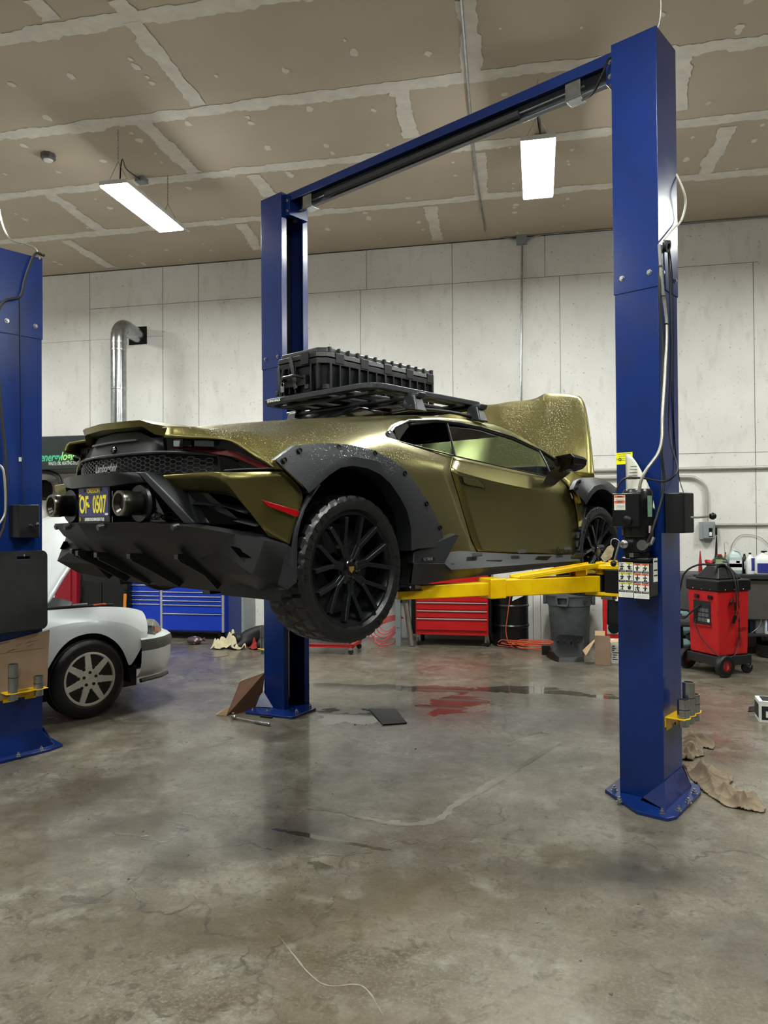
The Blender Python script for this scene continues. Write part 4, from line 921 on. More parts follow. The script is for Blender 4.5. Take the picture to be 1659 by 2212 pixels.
# door mirrors
for sd in (1, -1):
    st = MB()
    st.hexa([cc(p, sd) for p in ((1.961,0.860,1.896), (2.036,0.860,1.869), (2.095,0.900,1.927), (1.987,0.900,1.981))], [cc((p[0] + .07, p[1] - .01, p[2] + .0), sd) for p in ((1.961,0.860,1.896), (2.036,0.860,1.869), (2.095,0.900,1.927), (1.987,0.900,1.981))])
    st.hexa([cc(p, sd) for p in ((1.987,0.900,1.981), (2.095,0.900,1.927), (2.112,0.970,1.977), (1.976,0.970,2.009))], [cc((p[0] + .06, p[1], p[2]), sd) for p in ((1.987,0.900,1.981), (2.095,0.900,1.927), (2.112,0.970,1.977), (1.976,0.970,2.009))])
    ms = st.build('mirror_arm', M_trimw, CAR, bevel=.008)
    fpts = [(1.998,0.930,2.038), (1.988,0.950,2.084), (2.017,1.050,2.098), (2.012,1.080,2.070), (2.004,1.080,2.023), (2.038,1.020,1.993), (2.031,0.950,1.971)]
    bk = [(p[0] + .10, p[1] * .6 + .4, p[2] * .6 + .4 * 2.03) for p in fpts]
    n = len(fpts); b = MB()
    b.add([cc(p, sd) for p in fpts] + [cc((p[0] + .14, (p[1] - 1.0) * .75 + 1.04, (p[2] - 2.055) * .75 + 2.045), sd) for p in fpts] + [cc((fpts[0][0] + .26, 1.05, 2.035), sd)],
          [(i, (i + 1) % n, (i + 1) % n + n, i + n) for i in range(n)] + [(i + n, (i + 1) % n + n, 2 * n) for i in range(n)] + [tuple(range(n))])
    mh = b.build('mirror_housing', M_gloss, CAR, smooth=0, bevel=.004)
    b = MB(); ctr = Vector((0, 0, 0))
    for p in fpts: ctr += Vector(cc(p, sd)) / n
    b.add([ctr + (Vector(cc(p, sd)) - ctr) * .82 + Vector((-.004, 0, 0)) for p in fpts], [tuple(range(n))]); b.build('mirror_glass', mat('mirror_glass', '30343a', .05, 1), mh, smooth=0)

# ---- fender flares
def flare(outer, crs, inner, bottomlip, screws, name='fender_flare', thick=.03):
    """flare from three rows: outer outline, crease, opening edge; the last row turns inward"""
    for sd in (1, -1):
        b = MB(); n = len(outer)
        o0 = [cc((p[0], p[1] - .03, p[2]), sd) for p in outer]; o1 = [cc(p, sd) for p in outer]; o2 = [cc(p, sd) for p in crs]; o3 = [cc(p, sd) for p in inner]; o4 = [cc((p[0], p[1] - .10, p[2]), sd) for p in inner]
        for A, B in ((o0, o1), (o1, o2), (o2, o3), (o3, o4)): b.strip(A, B)
        fl_ = b.build(name, M_trimw, CAR, smooth=24)
        for p in screws:
            k = MB(); P = Vector(cc((p[0], p[1] + .004, p[2]), sd)); a = Vector((0, -sd, .25)).normalized()
            k.lathe([(.004, -.004), (.010, -.004), (.010, .003), (.0135, .003), (.0135, -.006), (.004, -.006)], P, a, 14, close=True); k.lathe([(0, -.003), (.006, -.003), (.006, .0), (0, .0)], P, a, 6)
            k.build('flare_screw', M_blackm, fl_)
T0 = .985
ro = [(-0.498,0.965,1.919), (-0.372,0.955,1.991), (-0.292,0.960,2.003), (-0.192,0.965,2.014), (-0.056,0.970,2.017), (0.108,0.975,2.003), (0.242,0.975,1.969), (0.347,0.975,1.924), (0.485,0.970,1.822), (0.597,0.965,1.722), (0.693,0.960,1.595), (0.725,0.960,1.504)]
rc = [(-0.361,1.000,1.806), (-0.296,1.000,1.850), (-0.220,1.000,1.900), (-0.130,1.000,1.946), (-0.027,1.000,1.956), (0.114,1.000,1.946), (0.196,1.000,1.921), (0.263,1.000,1.879), (0.335,1.000,1.803), (0.392,0.995,1.732), (0.443,0.990,1.635), (0.463,0.985,1.500)]
ri = [(-0.330,1.000,1.776), (-0.268,1.000,1.818), (-0.203,1.000,1.863), (-0.130,1.000,1.900), (-0.050,1.000,1.913), (0.057,1.000,1.905), (0.147,1.000,1.879), (0.220,1.000,1.838), (0.300,0.995,1.769), (0.360,0.990,1.703), (0.399,0.985,1.611), (0.407,0.980,1.490)]
flare(ro, rc, ri, None, [(-0.454,0.975,1.919), (-0.359,0.968,1.968), (-0.117,0.972,1.999), (0.126,0.980,1.985), (0.353,0.982,1.895), (0.540,0.975,1.739), (0.668,0.966,1.608)])
fo = [(2.250,0.940,1.862), (2.320,0.935,1.924), (2.395,0.940,1.948), (2.548,0.955,1.959), (2.687,0.965,1.942), (2.786,0.970,1.925), (2.914,0.970,1.882), (2.95, .965, 1.86), (3.06, .96, 1.72)]
fc_ = [(2.352,0.975,1.777), (2.368,0.985,1.810), (2.402,0.990,1.844), (2.483,0.990,1.890), (2.588,0.990,1.907), (2.680,0.990,1.903), (2.789,0.990,1.871), (2.92, .985, 1.82), (3.02, .98, 1.70)]
fi = [(2.370,0.980,1.754), (2.403,0.985,1.784), (2.445,0.990,1.822), (2.527,0.990,1.861), (2.610,0.990,1.873), (2.687,0.990,1.865), (2.765,0.990,1.839), (2.89, .985, 1.79), (2.99, .98, 1.67)]
flare(fo, fc_, fi, None, [(2.280,0.955,1.869), (2.333,0.950,1.921)])
# arch liner lips that run down behind the bumper and ahead of the door
for sd in (1, -1):
    A = [(-0.254,0.985,1.819), (-0.296,0.975,1.763), (-0.335,0.970,1.708), (-0.361,0.965,1.641), (-0.374,0.960,1.579), (-0.373,0.955,1.496), (-0.369,0.950,1.391), (-0.407,0.940,1.346)]
    B = [(-0.269,0.970,1.810), (-0.310,0.965,1.771), (-0.354,0.960,1.704), (-0.386,0.955,1.621), (-0.395,0.950,1.554), (-0.405,0.945,1.455), (-0.418,0.940,1.382), (-0.475,0.920,1.360)]
    Ai = [(p[0] + .02, p[1] - .22, p[2]) for p in A]
    b = MB(); b.strip([cc(p, sd) for p in B], [cc(p, sd) for p in A]); b.strip([cc(p, sd) for p in A], [cc(p, sd) for p in Ai]); b.build('arch_lip', M_trim, CAR, smooth=40, solid=.006)
    A = [(2.433,0.970,1.785), (2.389,0.970,1.734), (2.376,0.965,1.647), (2.345,0.965,1.554), (2.344,0.960,1.348)]
    B = [(2.405,0.955,1.755), (2.367,0.955,1.654), (2.344,0.955,1.587), (2.329,0.955,1.521), (2.328,0.950,1.348)]
    A2 = [(p[0] + .05, p[1] - .08, p[2]) for p in A]
    b = MB(); b.strip([cc(p, sd) for p in B], [cc(p, sd) for p in A]); b.strip([cc(p, sd) for p in A], [cc(p, sd) for p in A2]); b.build('arch_lip', M_trim, CAR, smooth=40)
# wheel wells and underbody
for s0, rr_, zc, to_ in ((0, .47, 1.47, .93), (2.64, .42, 1.46, .85)):
    for sd in (1, -1):
        b = MB(); A = []; B = []; Cn = []
        for k in range(19):
            a = R(-22 + 224 * k / 18); A.append(cc((s0 + rr_ * math.cos(a), to_ if a > R(126) or a < 0 else .93, zc + rr_ * math.sin(a)), sd)); B.append(cc((s0 + rr_ * math.cos(a), .48, zc + rr_ * math.sin(a)), sd)); Cn.append(cc((s0, .48, zc), sd))
        b.strip(A, B); b.add(B + [cc((s0, .48, zc - .15), sd)], [tuple(range(len(B) + 1))])
        for k in range(14):
            zz = zc - .02 + k * .022; xx = s0 + math.sqrt(max(.01, rr_ ** 2 - (zz - zc) ** 2)) - .012
            b.bar(cc((xx, .52, zz), sd), cc((xx, .80, zz), sd), .01, .008)
        b.build('wheel_well', M_under, CAR, smooth=40)
ub = MB().prism([(-.38, -.66, 1.30), (-.38, .66, 1.30), (3.5, .70, 1.30), (3.5, -.70, 1.30)], (0, 0, .03))
ub.box(.5, 2.2, -.86, .86, 1.32, 1.5)
ub.build('underbody', M_under, CAR, bevel=.008)
# dark filler added behind the tail lamps to close a bright gap
b = MB()
for sd in (1, -1):
    A = [cc((-.60 + .45 * t * t, t, 1.60), sd) for t in (.0, .3, .5, .7, .86)]; B = [cc((-.60 + .45 * t * t, t * .99, 1.965), sd) for t in (.0, .3, .5, .7, .86)]
    b.strip(A, B)
b.build('tail_filler', M_under, CAR, smooth=0, solid=.02)
# engine bay filler so no light leaks through
MB().box(-.45, .55, -.46, .46, 1.4, 2.0).build('engine', M_under, CAR, bevel=.03)
b = MB()
for k in range(5): b.tube(curve_pts([(-.3 + .12 * k, .35 - .22 * k, 1.31), (-.28 + .1 * k, .25 - .2 * k, 1.285), (-.1 + .1 * k, .2 - .2 * k, 1.30)], 5), .012, 6)
b.build('underbody_hoses', M_blackm, CAR)['kind'] = 'stuff'
MB().box(-.34, -.24, -.25, -.18, 1.275, 1.31).build('tow_hook', M_blackm, CAR, bevel=.004)

# ---- side skirts
for sd in (1, -1):
    vane = [(0.452,0.955,1.487), (0.801,0.975,1.575), (0.838,0.980,1.566), (0.687,0.985,1.408), (0.440,0.965,1.420)]
    b = MB(); b.prism([cc(p, sd) for p in vane], (0, .05 * sd, 0)); b.build('side_vane', M_trim, CAR, bevel=.008)
    if sd == 1:
        bq = (0.534,0.990,1.441)
        MB().box(bq[0] - .055, bq[0] + .055, -.994, -.988, bq[2] - .010, bq[2] + .010).build('badge', M_blackm, CAR, bevel=.002)
        text('badge_lettering', 'ULTIMAE', .020, (bq[0] - .006, -.9945, bq[2]), (1, 0, 0), (0, 0, 1), M_steel, CAR, offset=.0008)
    A = [(0.440,0.965,1.420), (0.687,0.985,1.408), (0.726,1.000,1.374), (1.315,1.000,1.367), (2.289,0.970,1.354)]
    Bq = [(0.437,0.950,1.311), (0.611,0.950,1.307), (0.824,0.955,1.314), (1.377,0.960,1.320), (2.342,0.950,1.331)]
    Cq = [(0.483,0.930,1.486), (0.905,0.930,1.471), (1.077,0.930,1.459), (1.426,0.930,1.435), (2.337,0.935,1.391)]
    b = MB(); b.strip([cc(p, sd) for p in Cq], [cc(p, sd) for p in A]); b.strip([cc(p, sd) for p in A], [cc(p, sd) for p in Bq]); b.strip([cc(p, sd) for p in Bq], [cc((p[0], p[1] - .3, p[2] - .01), sd) for p in Bq])
    sk_ = b.build('side_skirt', M_trim, CAR, smooth=20)
    b = MB()
    for x0 in (932, 990, 1060, 1120):
        p = (0.810,0.985,1.337); xs = .62 + (x0 - 932) * .0085
        b.prism([cc((xs, .975, 1.41 - .0), sd), cc((xs + .16, .985, 1.405), sd), cc((xs + .12, .97, 1.375), sd), cc((xs - .04, .96, 1.375), sd)], (0, .01 * sd, 0))
        b.prism([cc((xs + .35, .965, 1.452), sd), cc((xs + .45, .965, 1.452), sd), cc((xs + .43, .985, 1.435), sd), cc((xs + .33, .985, 1.435), sd)], (0, 0, .006))
    b.build('skirt_ribs', M_trim, sk_, bevel=.002)

# ---- rear bumper corners in body colour, with the red side marker
for sd in (1, -1):
    Q = dict(w0=(-0.679,0.800,1.862), w1=(-0.584,0.900,1.865), w2=(-0.443,0.955,1.869), w3=(-0.319,0.975,1.779), w4=(-0.371,0.970,1.689), w5=(-0.398,0.960,1.600), w6=(-0.408,0.955,1.547), w7=(-0.512,0.925,1.588), w8=(-0.598,0.865,1.726), m=(-0.502,0.940,1.744),
             b0=(-0.745,0.350,1.862), b1=(-0.653,0.509,1.869), c0=(-0.661,0.419,1.797), c1=(-0.583,0.552,1.782), c2=(-0.601,0.800,1.772), r7=(-0.512,0.925,1.588), )
    o8 = Q['w8']; o7 = Q['w7']; o0 = Q['w0']
    Q['x7'] = (o7[0] + .16, o7[1] - .10, o7[2] + .01); Q['x8'] = (o8[0] + .18, o8[1] - .08, o8[2]); 
    del Q['r7']
    if sd == -1: Q = {k: (p[0], -p[1], p[2]) for k, p in Q.items()}
    o = both(Q, ['w0 w1 m w8', 'w1 w2 w3 m', 'm w3 w4 w5', 'm w5 w6 w7', 'w8 m w7', 'w8 w7 x7 x8', 'b0 b1 c1 c0', 'b1 w0 c2 c1', 'w0 w8 c2'], 'x', M_paint, False).build('rear_bumper', M_paint, CAR, smooth=30)
    crease(o, Q, ['w8 w7', 'w0 w8', 'b0 b1 w0', 'w0 w1 w2'], .9, mirror=False)
    md = o.modifiers.new('sub', 'SUBSURF'); md.levels = 2; md.render_levels = 2
    md = o.modifiers.new('thick', 'SOLIDIFY'); md.thickness = .012; md.offset = -1
    o.data.shade_smooth()
    mk = [(-0.551,0.937,1.743), (-0.370,0.975,1.695), (-0.386,0.975,1.668), (-0.522,0.938,1.717)]
    b = MB(); b.prism([cc((p[0], p[1] + .006, p[2]), sd) for p in mk], (0, .012 * sd, 0)); b.build('side_marker', M_redlens, CAR, bevel=.002)
    # tail lamp
    tl = [(-0.686,0.391,2.045), (-0.639,0.600,2.032), (-0.556,0.700,2.026), (-0.540,0.750,2.001), (-0.517,0.850,1.937), (-0.470,0.915,1.882), (-0.489,0.890,1.883), (-0.548,0.810,1.888), (-0.557,0.629,1.955), (-0.612,0.544,1.968), (-0.692,0.404,1.974)]
    b = MB(); cen = [cc((p[0] + .01, p[1], p[2]), sd) for p in tl]; b.prism(cen, (.05, .02 * sd, 0)); tlo = b.build('tail_lamp', M_smoke, CAR, smooth=0, bevel=.003)
    r1 = [(-0.688,0.440,1.998), (-0.639,0.600,1.988), (-0.564,0.700,1.973), (-0.547,0.745,1.965), (-0.478,0.915,1.884), (-0.510,0.870,1.885), (-0.558,0.750,1.941), (-0.553,0.663,1.964), (-0.616,0.565,1.979), (-0.688,0.441,1.989)]
    b = MB(); b.prism([cc((p[0] + .001, p[1] + .004, p[2]), sd) for p in r1], (.012, 0, 0)); b.build('red_light_band', M_dkred, tlo, smooth=0)
    b = MB()
    for (x0, x1) in ((376, 414), (421, 462), (467, 486)):
        yy0, yy1 = 952, 964
        b.box(0, 0, 0, 0, 0, 0) if False else None
    for a, c_ in (((.48, 1), (.52, 1)),): pass
    b.prism([cc((p[0] - .003, p[1], p[2]), sd) for p in ((-0.677,0.455,2.028), (-0.633,0.531,2.025), (-0.636,0.536,1.999), (-0.680,0.459,2.001))], (.004, 0, 0))
    b.build('lamp_cell', mat('lamp_cell', '43474c', .25, .3), tlo, smooth=0); b = MB()
    b.prism([cc((p[0] - .003, p[1], p[2]), sd) for p in ((-0.658,0.595,2.018), (-0.598,0.655,2.016), (-0.594,0.650,1.991), (-0.655,0.590,1.994))], (.004, 0, 0))
    b.build('lamp_cell', mat('lamp_cell', '43474c', .25, .3), tlo, smooth=0)
    # gloss black piece joining tail lamp and grille
    gp = [(-0.579,0.660,1.952), (-0.556,0.698,1.957), (-0.518,0.771,1.892), (-0.550,0.722,1.884), (-0.579,0.677,1.881)]
    b = MB(); b.prism([cc(p, sd) for p in gp], (.06, 0, 0)); b.build('lamp_corner', M_gloss, CAR, bevel=.003)
    b = MB(); b.tube([cc(p, sd) for p in ((-0.568,0.662,1.882), (-0.558,0.800,1.882), (-0.480,0.930,1.883))], .004, 6); b.tube([cc(p, sd) for p in ((-0.579,0.660,1.952), (-0.568,0.662,1.882))], .004, 6); b.build('lamp_edge', M_trim, CAR)
    # black recess with its blades between the diagonal strut and the painted corner
    rc_ = [(-0.622,0.358,1.797), (-0.547,0.500,1.784), (-0.596,0.800,1.772), (-0.486,0.900,1.589), (-0.483,0.628,1.608), (-0.592,0.490,1.644)]
    b = MB(); b.prism([cc((p[0] + .10, p[1] - .03, p[2]), sd) for p in rc_], (.03, 0, 0)); 
    b.strip([cc(p, sd) for p in rc_[:4]], [cc((p[0] + .10, p[1] - .03, p[2]), sd) for p in rc_[:4]])
    b.build('side_vent', M_gloss, CAR, smooth=0)
    b = MB()
    e1 = [(-0.671,0.444,1.735), (-0.594,0.569,1.729), (-0.538,0.669,1.715), (-0.564,0.840,1.684)]
    b.strip([cc(p, sd) for p in e1], [cc((p[0] + .1, p[1], p[2] + .035), sd) for p in e1]); b.strip([cc(p, sd) for p in e1], [cc((p[0] + .09, p[1], p[2] - .02), sd) for p in e1])
    e1 = [(-0.638,0.476,1.692), (-0.572,0.573,1.670), (-0.516,0.673,1.656), (-0.532,0.870,1.630)]
    b.strip([cc(p, sd) for p in e1], [cc((p[0] + .09, p[1], p[2] + .03), sd) for p in e1])
    b.build('vent_blade', M_trim, CAR, smooth=30, solid=.006)
    # diagonal strut
    b = MB(); P1 = [cc(p, sd) for p in ((-0.819,0.369,1.879), (-0.798,0.401,1.881), (-0.646,0.585,1.642), (-0.685,0.548,1.640))]
    b.prism(P1, (.20, 0, 0)); b.build('diagonal_strut', M_trim, CAR, bevel=.006)
# ---- upper beam of the black frame (right half traced, left half mirrored)
def rowm(pts): return [cc(p, -1) for p in reversed(pts[1:] if abs(pts[0][1]) < 1e-3 else pts)] + [cc(p, 1) for p in pts]
def cpt(ds, z, t=0): return (ds + .45 * t * t, t, z)
zt = (-0.835,0.316,1.879)[2]
up0 = [cpt(-.88, zt + .006, 0), cpt(-.88, zt + .004, .2), (-0.819,0.369,1.879)]
up1 = [cpt(-.87, zt - .055, 0), cpt(-.87, zt - .057, .2), (-0.800,0.393,1.837)]
tR = up0[-1][1]
b = MB(); A0 = rowm(up0); A1 = rowm(up1); A2 = [(p[0] + .06, p[1], p[2] + .004) for p in A0]; A3 = [(p[0] + .08, p[1], p[2] - .01) for p in A1]
b.strip(A0, A1); b.strip(A2, A0); b.strip(A1, A3)
b.build('frame_bar', M_trim, CAR, smooth=25, solid=.008)
# side uprights closing the frame on its outer ends are the struts; plate recess panel behind
zl = (-0.879,0.216,1.648)[2]
rp0 = [cpt(-.74, zt - .01, 0), cpt(-.74, zt - .01, .25), cpt(-.74, zt - .02, .5)]
rp1 = [cpt(-.74, zl - .01, 0), cpt(-.74, zl - .01, .4), cpt(-.74, zl - .01, .74)]
b = MB(); b.strip(rowm(rp0), rowm(rp1)); b.build('recess_panel', M_gloss, CAR, smooth=0)
def hexgrid(t0, t1, z0, z1, ds, a, inside, wire=.0022, name='honeycomb'):
    """honeycomb mesh of thin wires lying on the curved tail surface"""
    b = MB(); dx = a * 1.5; dz = a * math.sqrt(3) * .62; seen = set()
    i = 0; t = t0
    cols = int((t1 - t0) / dx) + 1
    for i in range(cols):
        t = t0 + i * dx
        nz = int((z1 - z0) / dz) + 1
        for j in range(nz):
            z = z0 + j * dz + (dz / 2 if i % 2 else 0)
            pts = [(t + a * math.cos(PI / 3 * k), z + a * .62 * math.sin(PI / 3 * k)) for k in range(7)]
            for p, q_ in zip(pts, pts[1:]):
                key = tuple(sorted(((round(p[0], 3), round(p[1], 3)), (round(q_[0], 3), round(q_[1], 3)))))
                if key in seen: continue
                seen.add(key)
                if inside(*p) and inside(*q_):
                    P = cc(cpt(ds, p[1], p[0])); Q_ = cc(cpt(ds, q_[1], q_[0])); b.bar(P, Q_, wire * 2, .005, up=(1, 0, 0))
    return b
gu = [(-0.710,0.366,1.975), (-0.626,0.566,1.965), (-0.576,0.657,1.952)]
zgt = lambda t: gu[0][2] + (gu[2][2] - gu[0][2]) * max(0, (abs(t) - gu[0][1]) / (gu[2][1] - gu[0][1])) ** 1.5 + .0
zgb0 = (-0.745,0.235,1.889)[2]; tg = gu[2][1]
hg = hexgrid(-.78, .78, zgb0 - .03, gu[0][2] + .02, -.765, .019, lambda t, z: abs(t) < tg - .005 and zgb0 - .012 < z < zgt(t) - .012, .0009)
hg.build('upper_grille', mat('grille_grey', '7c7f83', .3, .8, noise=.1, nscale=40), CAR, smooth=0)
b = MB(); A = []; B = []
for k in range(-12, 13):
    t = tg * k / 12; A.append(cc(cpt(-.69, zgt(t) + .01, t))); B.append(cc(cpt(-.69, zgb0 - .03, t)))
b.strip(A, B); b.build('grille_backing', M_under, CAR, smooth=0)
b = MB(); b.tube([cc(cpt(-.775, zgt(tg * k / 16) + .002, tg * k / 16)) for k in range(-16, 17)], .007, 6); b.build('grille_edge', M_trim, CAR)
# chrome script on the grille
sp_ = (-0.784,0.055,1.912)
text('script_badge', 'Lamborghini', .052, (sp_[0] - .02, -sp_[1], sp_[2]), (0, -1, 0), (0, 0, 1), M_steel, CAR, depth=.002, offset=.0012, shear=.4, sx=.78)
# ---- tail panel with camera, above the grille
tp0 = [(-0.729,-0.053,2.091), (-0.711,0.203,2.087), (-0.693,0.285,2.053), (-0.674,0.354,2.051)]
tp1 = [(-0.765,0.015,1.972), (-0.744,0.217,1.976), (-0.719,0.320,1.978), (-0.693,0.398,1.979)]
tp0[0] = (-.73, 0, tp0[0][2] + .003); tp1[0] = (-.765, 0, tp1[0][2] - .002)
b = MB(); A = rowm(tp0); B = rowm(tp1); b.strip(A, B); b.strip([(p[0] + .12, p[1], p[2] - .02) for p in A], A); b.strip(B, [(p[0] + .05, p[1], p[2]) for p in B])
tpn = b.build('tail_panel', M_trim, CAR, smooth=15, solid=.006)
cl = (-0.764,0.042,2.005)
MB().lathe([(0, 0), (.017, 0), (.02, .004), (.02, .014), (.015, .018), (.010, .016), (0, .015)], (-.745, -cl[1], cl[2]), (-1, 0, .1), 20).build('rear_camera', M_gloss, tpn)
bl = [(-0.751,0.053,2.044), (-0.730,0.219,2.046)]
b = MB(); b.tube([cc(cpt(-.752, bl[0][2] + .002, bl[1][1] * k / 8)) for k in range(-8, 9)], .006, 6); b.build('brake_light', mat('brake_lens', '54575a', .3), tpn)
# ---- ducktail spoiler
s0_ = [(-0.797,0.078,2.133), (-0.782,0.200,2.132), (-0.753,0.285,2.133), (-0.718,0.340,2.112), (-0.673,0.386,2.101)]
s0_[0] = (-.80, 0, s0_[1][2] + .004)
s1_ = [(p[0] + .01, p[1], p[2] - .018 - (.012 if i < 3 else .03)) for i, p in enumerate(s0_)]
s2_ = [(p[0] + .25, p[1] * .98, p[2] + dz) for p, dz in zip(s0_, (.0, -.0, -.003, -.005, -.005))]
s3_ = [(p[0] + .22, p[1] * .96, p[2] - .06) for p in s0_]
b = MB(); b.strip(rowm(s2_), rowm(s0_)); b.strip(rowm(s0_), rowm(s1_)); b.strip(rowm(s1_), rowm(s3_))
o = b.build('rear_spoiler', M_paint, CAR, smooth=28)
MB().box(-.66, -.5, -.5, .5, 1.98, 2.06).build('spoiler_void', M_under, CAR)
# ---- exhaust tips
for sd in (1, -1):
    e = (-0.837,0.375,1.737); cy = -.345 * sd
    prof = [(.030, .02), (.049, .0), (.056, .0), (.058, .004), (.058, .05), (.055, .055), (.055, .14), (.05, .14)]
    ex = MB().lathe(prof, (-.895, cy, e[2]), (1, 0, 0), 40).build('exhaust_tip', mat('dark_steel', '34332f', .3, .8, noise=.3, nscale=20), CAR, smooth=40)
    MB().lathe([(.046, -.001), (.0575, -.001), (.0585, .006), (.0455, .006)], (-.895, cy, e[2]), (1, 0, 0), 40, close=True).build('tip_ring', mat('bronze_ring', '6a655c', .25, .9), ex)
    hb_ = MB()
    for i in range(-5, 6):
        for j in range(-5, 6):
            yy = i * .0085; zz = j * .0098 + (i % 2) * .0049
            if yy * yy + zz * zz < .044 ** 2: hb_.lathe([(.0026, 0), (.0042, 0), (.0042, .012), (.0026, .012)], (-.875, cy + yy, e[2] + zz), (1, 0, 0), 6, close=True)
    hb_.build('tip_mesh', M_blackm, ex, smooth=0)
    MB().lathe([(0, .03), (.055, .03)], (-.895, cy, e[2]), (1, 0, 0), 24).build('tip_back', M_ink, ex)
    MB().lathe([(.06, 0), (.085, -.004), (.09, .01), (.07, .03), (.058, .05)], (-.79, cy, e[2]), (1, 0, 0), 36).build('exhaust_collar', M_black, ex, smooth=40)
    # lower honeycomb inserts
hz0, hz1 = zl + .012, zl + .13
hl = hexgrid(-.74, .74, hz0 - .03, hz1 + .05, -.765, .020, lambda t, z: .17 < abs(t) < .60 - (z - zl) * 1.2 and hz0 < z < hz1 + .04 and (abs(abs(t) - .345) ** 2 + (z - zl - .11) ** 2 > .085 ** 2), .0016)
hl.build('lower_grille', M_black, CAR, smooth=0)
# ---- licence plate
pc = (-0.827,0.088,1.738); pw, ph = .158, .088; xz = -.835
pf = MB().box(xz - .004, xz + .01, -pw, pw, pc[2] - ph, pc[2] + ph).build('plate_frame', M_black, CAR, bevel=.004)
M_navy = mat('plate_blue', '2a2f6b', .4, noise=.12, nscale=20); M_ylw = mat('plate_yellow', 'f4e23a', .4)
yo = 0
MB().box(xz - .0055, xz - .0035, -pw + .012, pw - .010, pc[2] - ph + .030, pc[2] + ph - .006).build('licence_plate', M_navy, pf, smooth=0)
def ptxt(s_, size, y, z, m, off=0, sx=1, name='plate_lettering', al='CENTER'): text(name, s_, size, (xz - .0060, y, pc[2] + z), (0, -1, 0), (0, 0, 1), m, pf, offset=off, sx=sx, align=al)
ptxt('OREGON', .030, -.002, .066, M_ylw, .0012)
ptxt('OF', .118, .095, -.004, M_ylw, .003, .62); ptxt('-', .08, .047, .0, M_ylw, .003, .8); ptxt('0507', .118, -.062, -.004, M_ylw, .003, .56)
ptxt('SEP', .016, .135, .045, M_ylw, .0006)
ptxt('LAMBORGHINI SEATTLE', .022, -.012, -.0735, M_labelw, .0008, .82)
MB().box(xz - .0062, xz - .005, -.145, -.115, pc[2] - .053, pc[2] - .043).build('plate_sticker', M_labelw, pf, smooth=0)
MB().prism([(xz - .005, .143, pc[2] - .062), (xz - .005, .125, pc[2] - .062), (xz - .005, .124, pc[2] - .075), (xz - .005, .134, pc[2] - .085), (xz - .005, .144, pc[2] - .075)], (-.001, 0, 0)).build('crest', mat('gold_crest', '9c7a35', .35, .5), pf, smooth=0)
b = MB()
for yy in (-.075, .09): b.lathe([(0, 0), (.009, 0), (.008, -.003), (0, -.003)], (xz - .005, yy, pc[2] + .07), (1, 0, 0), 12)
b.build('plate_screw', M_blackm, pf)
# ---- lower lip and diffuser
L0 = [cpt(-.80, zl + .004), cpt(-.80, zl + .004, .3), (-0.652,0.573,1.644), (-0.559,0.732,1.616), (-0.502,0.900,1.589), (-0.402,0.930,1.556)]
L1 = [cpt(-.92, zl, 0), (-0.805,0.506,1.645), (-0.699,0.685,1.624), (-0.596,0.808,1.594), (-0.537,0.940,1.568), (-0.419,0.955,1.545)]
L2 = [cpt(-.875, (-0.857,0.174,1.582)[2], 0), (-0.772,0.466,1.580), (-0.678,0.618,1.561), (-0.593,0.679,1.518), (-0.598,0.930,1.423), (-0.470,0.945,1.373)]
L3 = [cpt(-.82, (-0.816,0.096,1.535)[2], 0), (-0.755,0.379,1.541), (-0.699,0.497,1.537), (-0.623,0.572,1.483), (-0.517,0.602,1.406), (-0.505,0.860,1.350)]
L4 = [(-.52, 0, 1.335), (-0.500,0.035,1.325), (-0.470,0.223,1.321), (-0.440,0.379,1.316), (-0.420,0.541,1.315), (-0.400,0.714,1.319)]
b = MB()
for A, B in ((L0, L1), (L1, L2), (L2, L3), (L3, L4)): b.strip(rowm(A), rowm(B))
b.strip(rowm(L4), [(p[0] + .3, p[1], p[2]) for p in rowm(L4)])
dif = b.build('rear_diffuser', mat('diffuser_plastic', '151618', .5, noise=.25, nscale=14, bump=.1, bscale=200), CAR, smooth=18, solid=.01)
for sd in (1, -1):
    sdq = [(-0.419,0.955,1.545), (-0.367,0.955,1.516), (-0.368,0.955,1.375), (-0.416,0.950,1.347), (-0.470,0.945,1.373)]
    b = MB(); b.add([cc(p, sd) for p in sdq], [(0, 1, 2, 3, 4)]); b.add([cc(p, sd) for p in ((-0.470,0.945,1.373), (-0.416,0.950,1.347), (-0.400,0.714,1.319), (-0.505,0.860,1.350))], [(0, 1, 2, 3)]); b.build('diffuser_corner', M_trim, dif, smooth=0, solid=.006)
    hq = [(-0.598,0.800,1.541), (-0.558,0.880,1.525), (-0.551,0.925,1.490), (-0.593,0.860,1.496)]
    b = MB(); b.prism([cc((p[0] - .02, p[1] + .002, p[2]), sd) for p in hq], (.02, .01 * sd, 0)); b.build('vent_opening', mat('deep_black', '030303', 1, spec=0), dif, smooth=0)
for t in (-.52, -.26, 0, .26, .52):
    z0 = (-0.771,0.256,1.502)[2]
    f_ = MB(); tp_ = cpt(-.80, z0, t)
    f_.prism([cc((tp_[0] - .022, t, z0 + .0)), cc((tp_[0] - .012, t, z0 - .035)), cc((tp_[0] + .12, t, z0 - .105)), cc((-.54 + .2 * t * t, t, 1.325)), cc((-.50 + .2 * t * t, t, 1.36)), cc((tp_[0] + .05, t, z0 - .0))], (0, .012, 0))
    f_.box(tp_[0] - .026, tp_[0] + .02, -t - .006, -t + .028, z0 - .024, z0 + .002)
    f_.build('diffuser_fin', M_black, dif, bevel=.003)
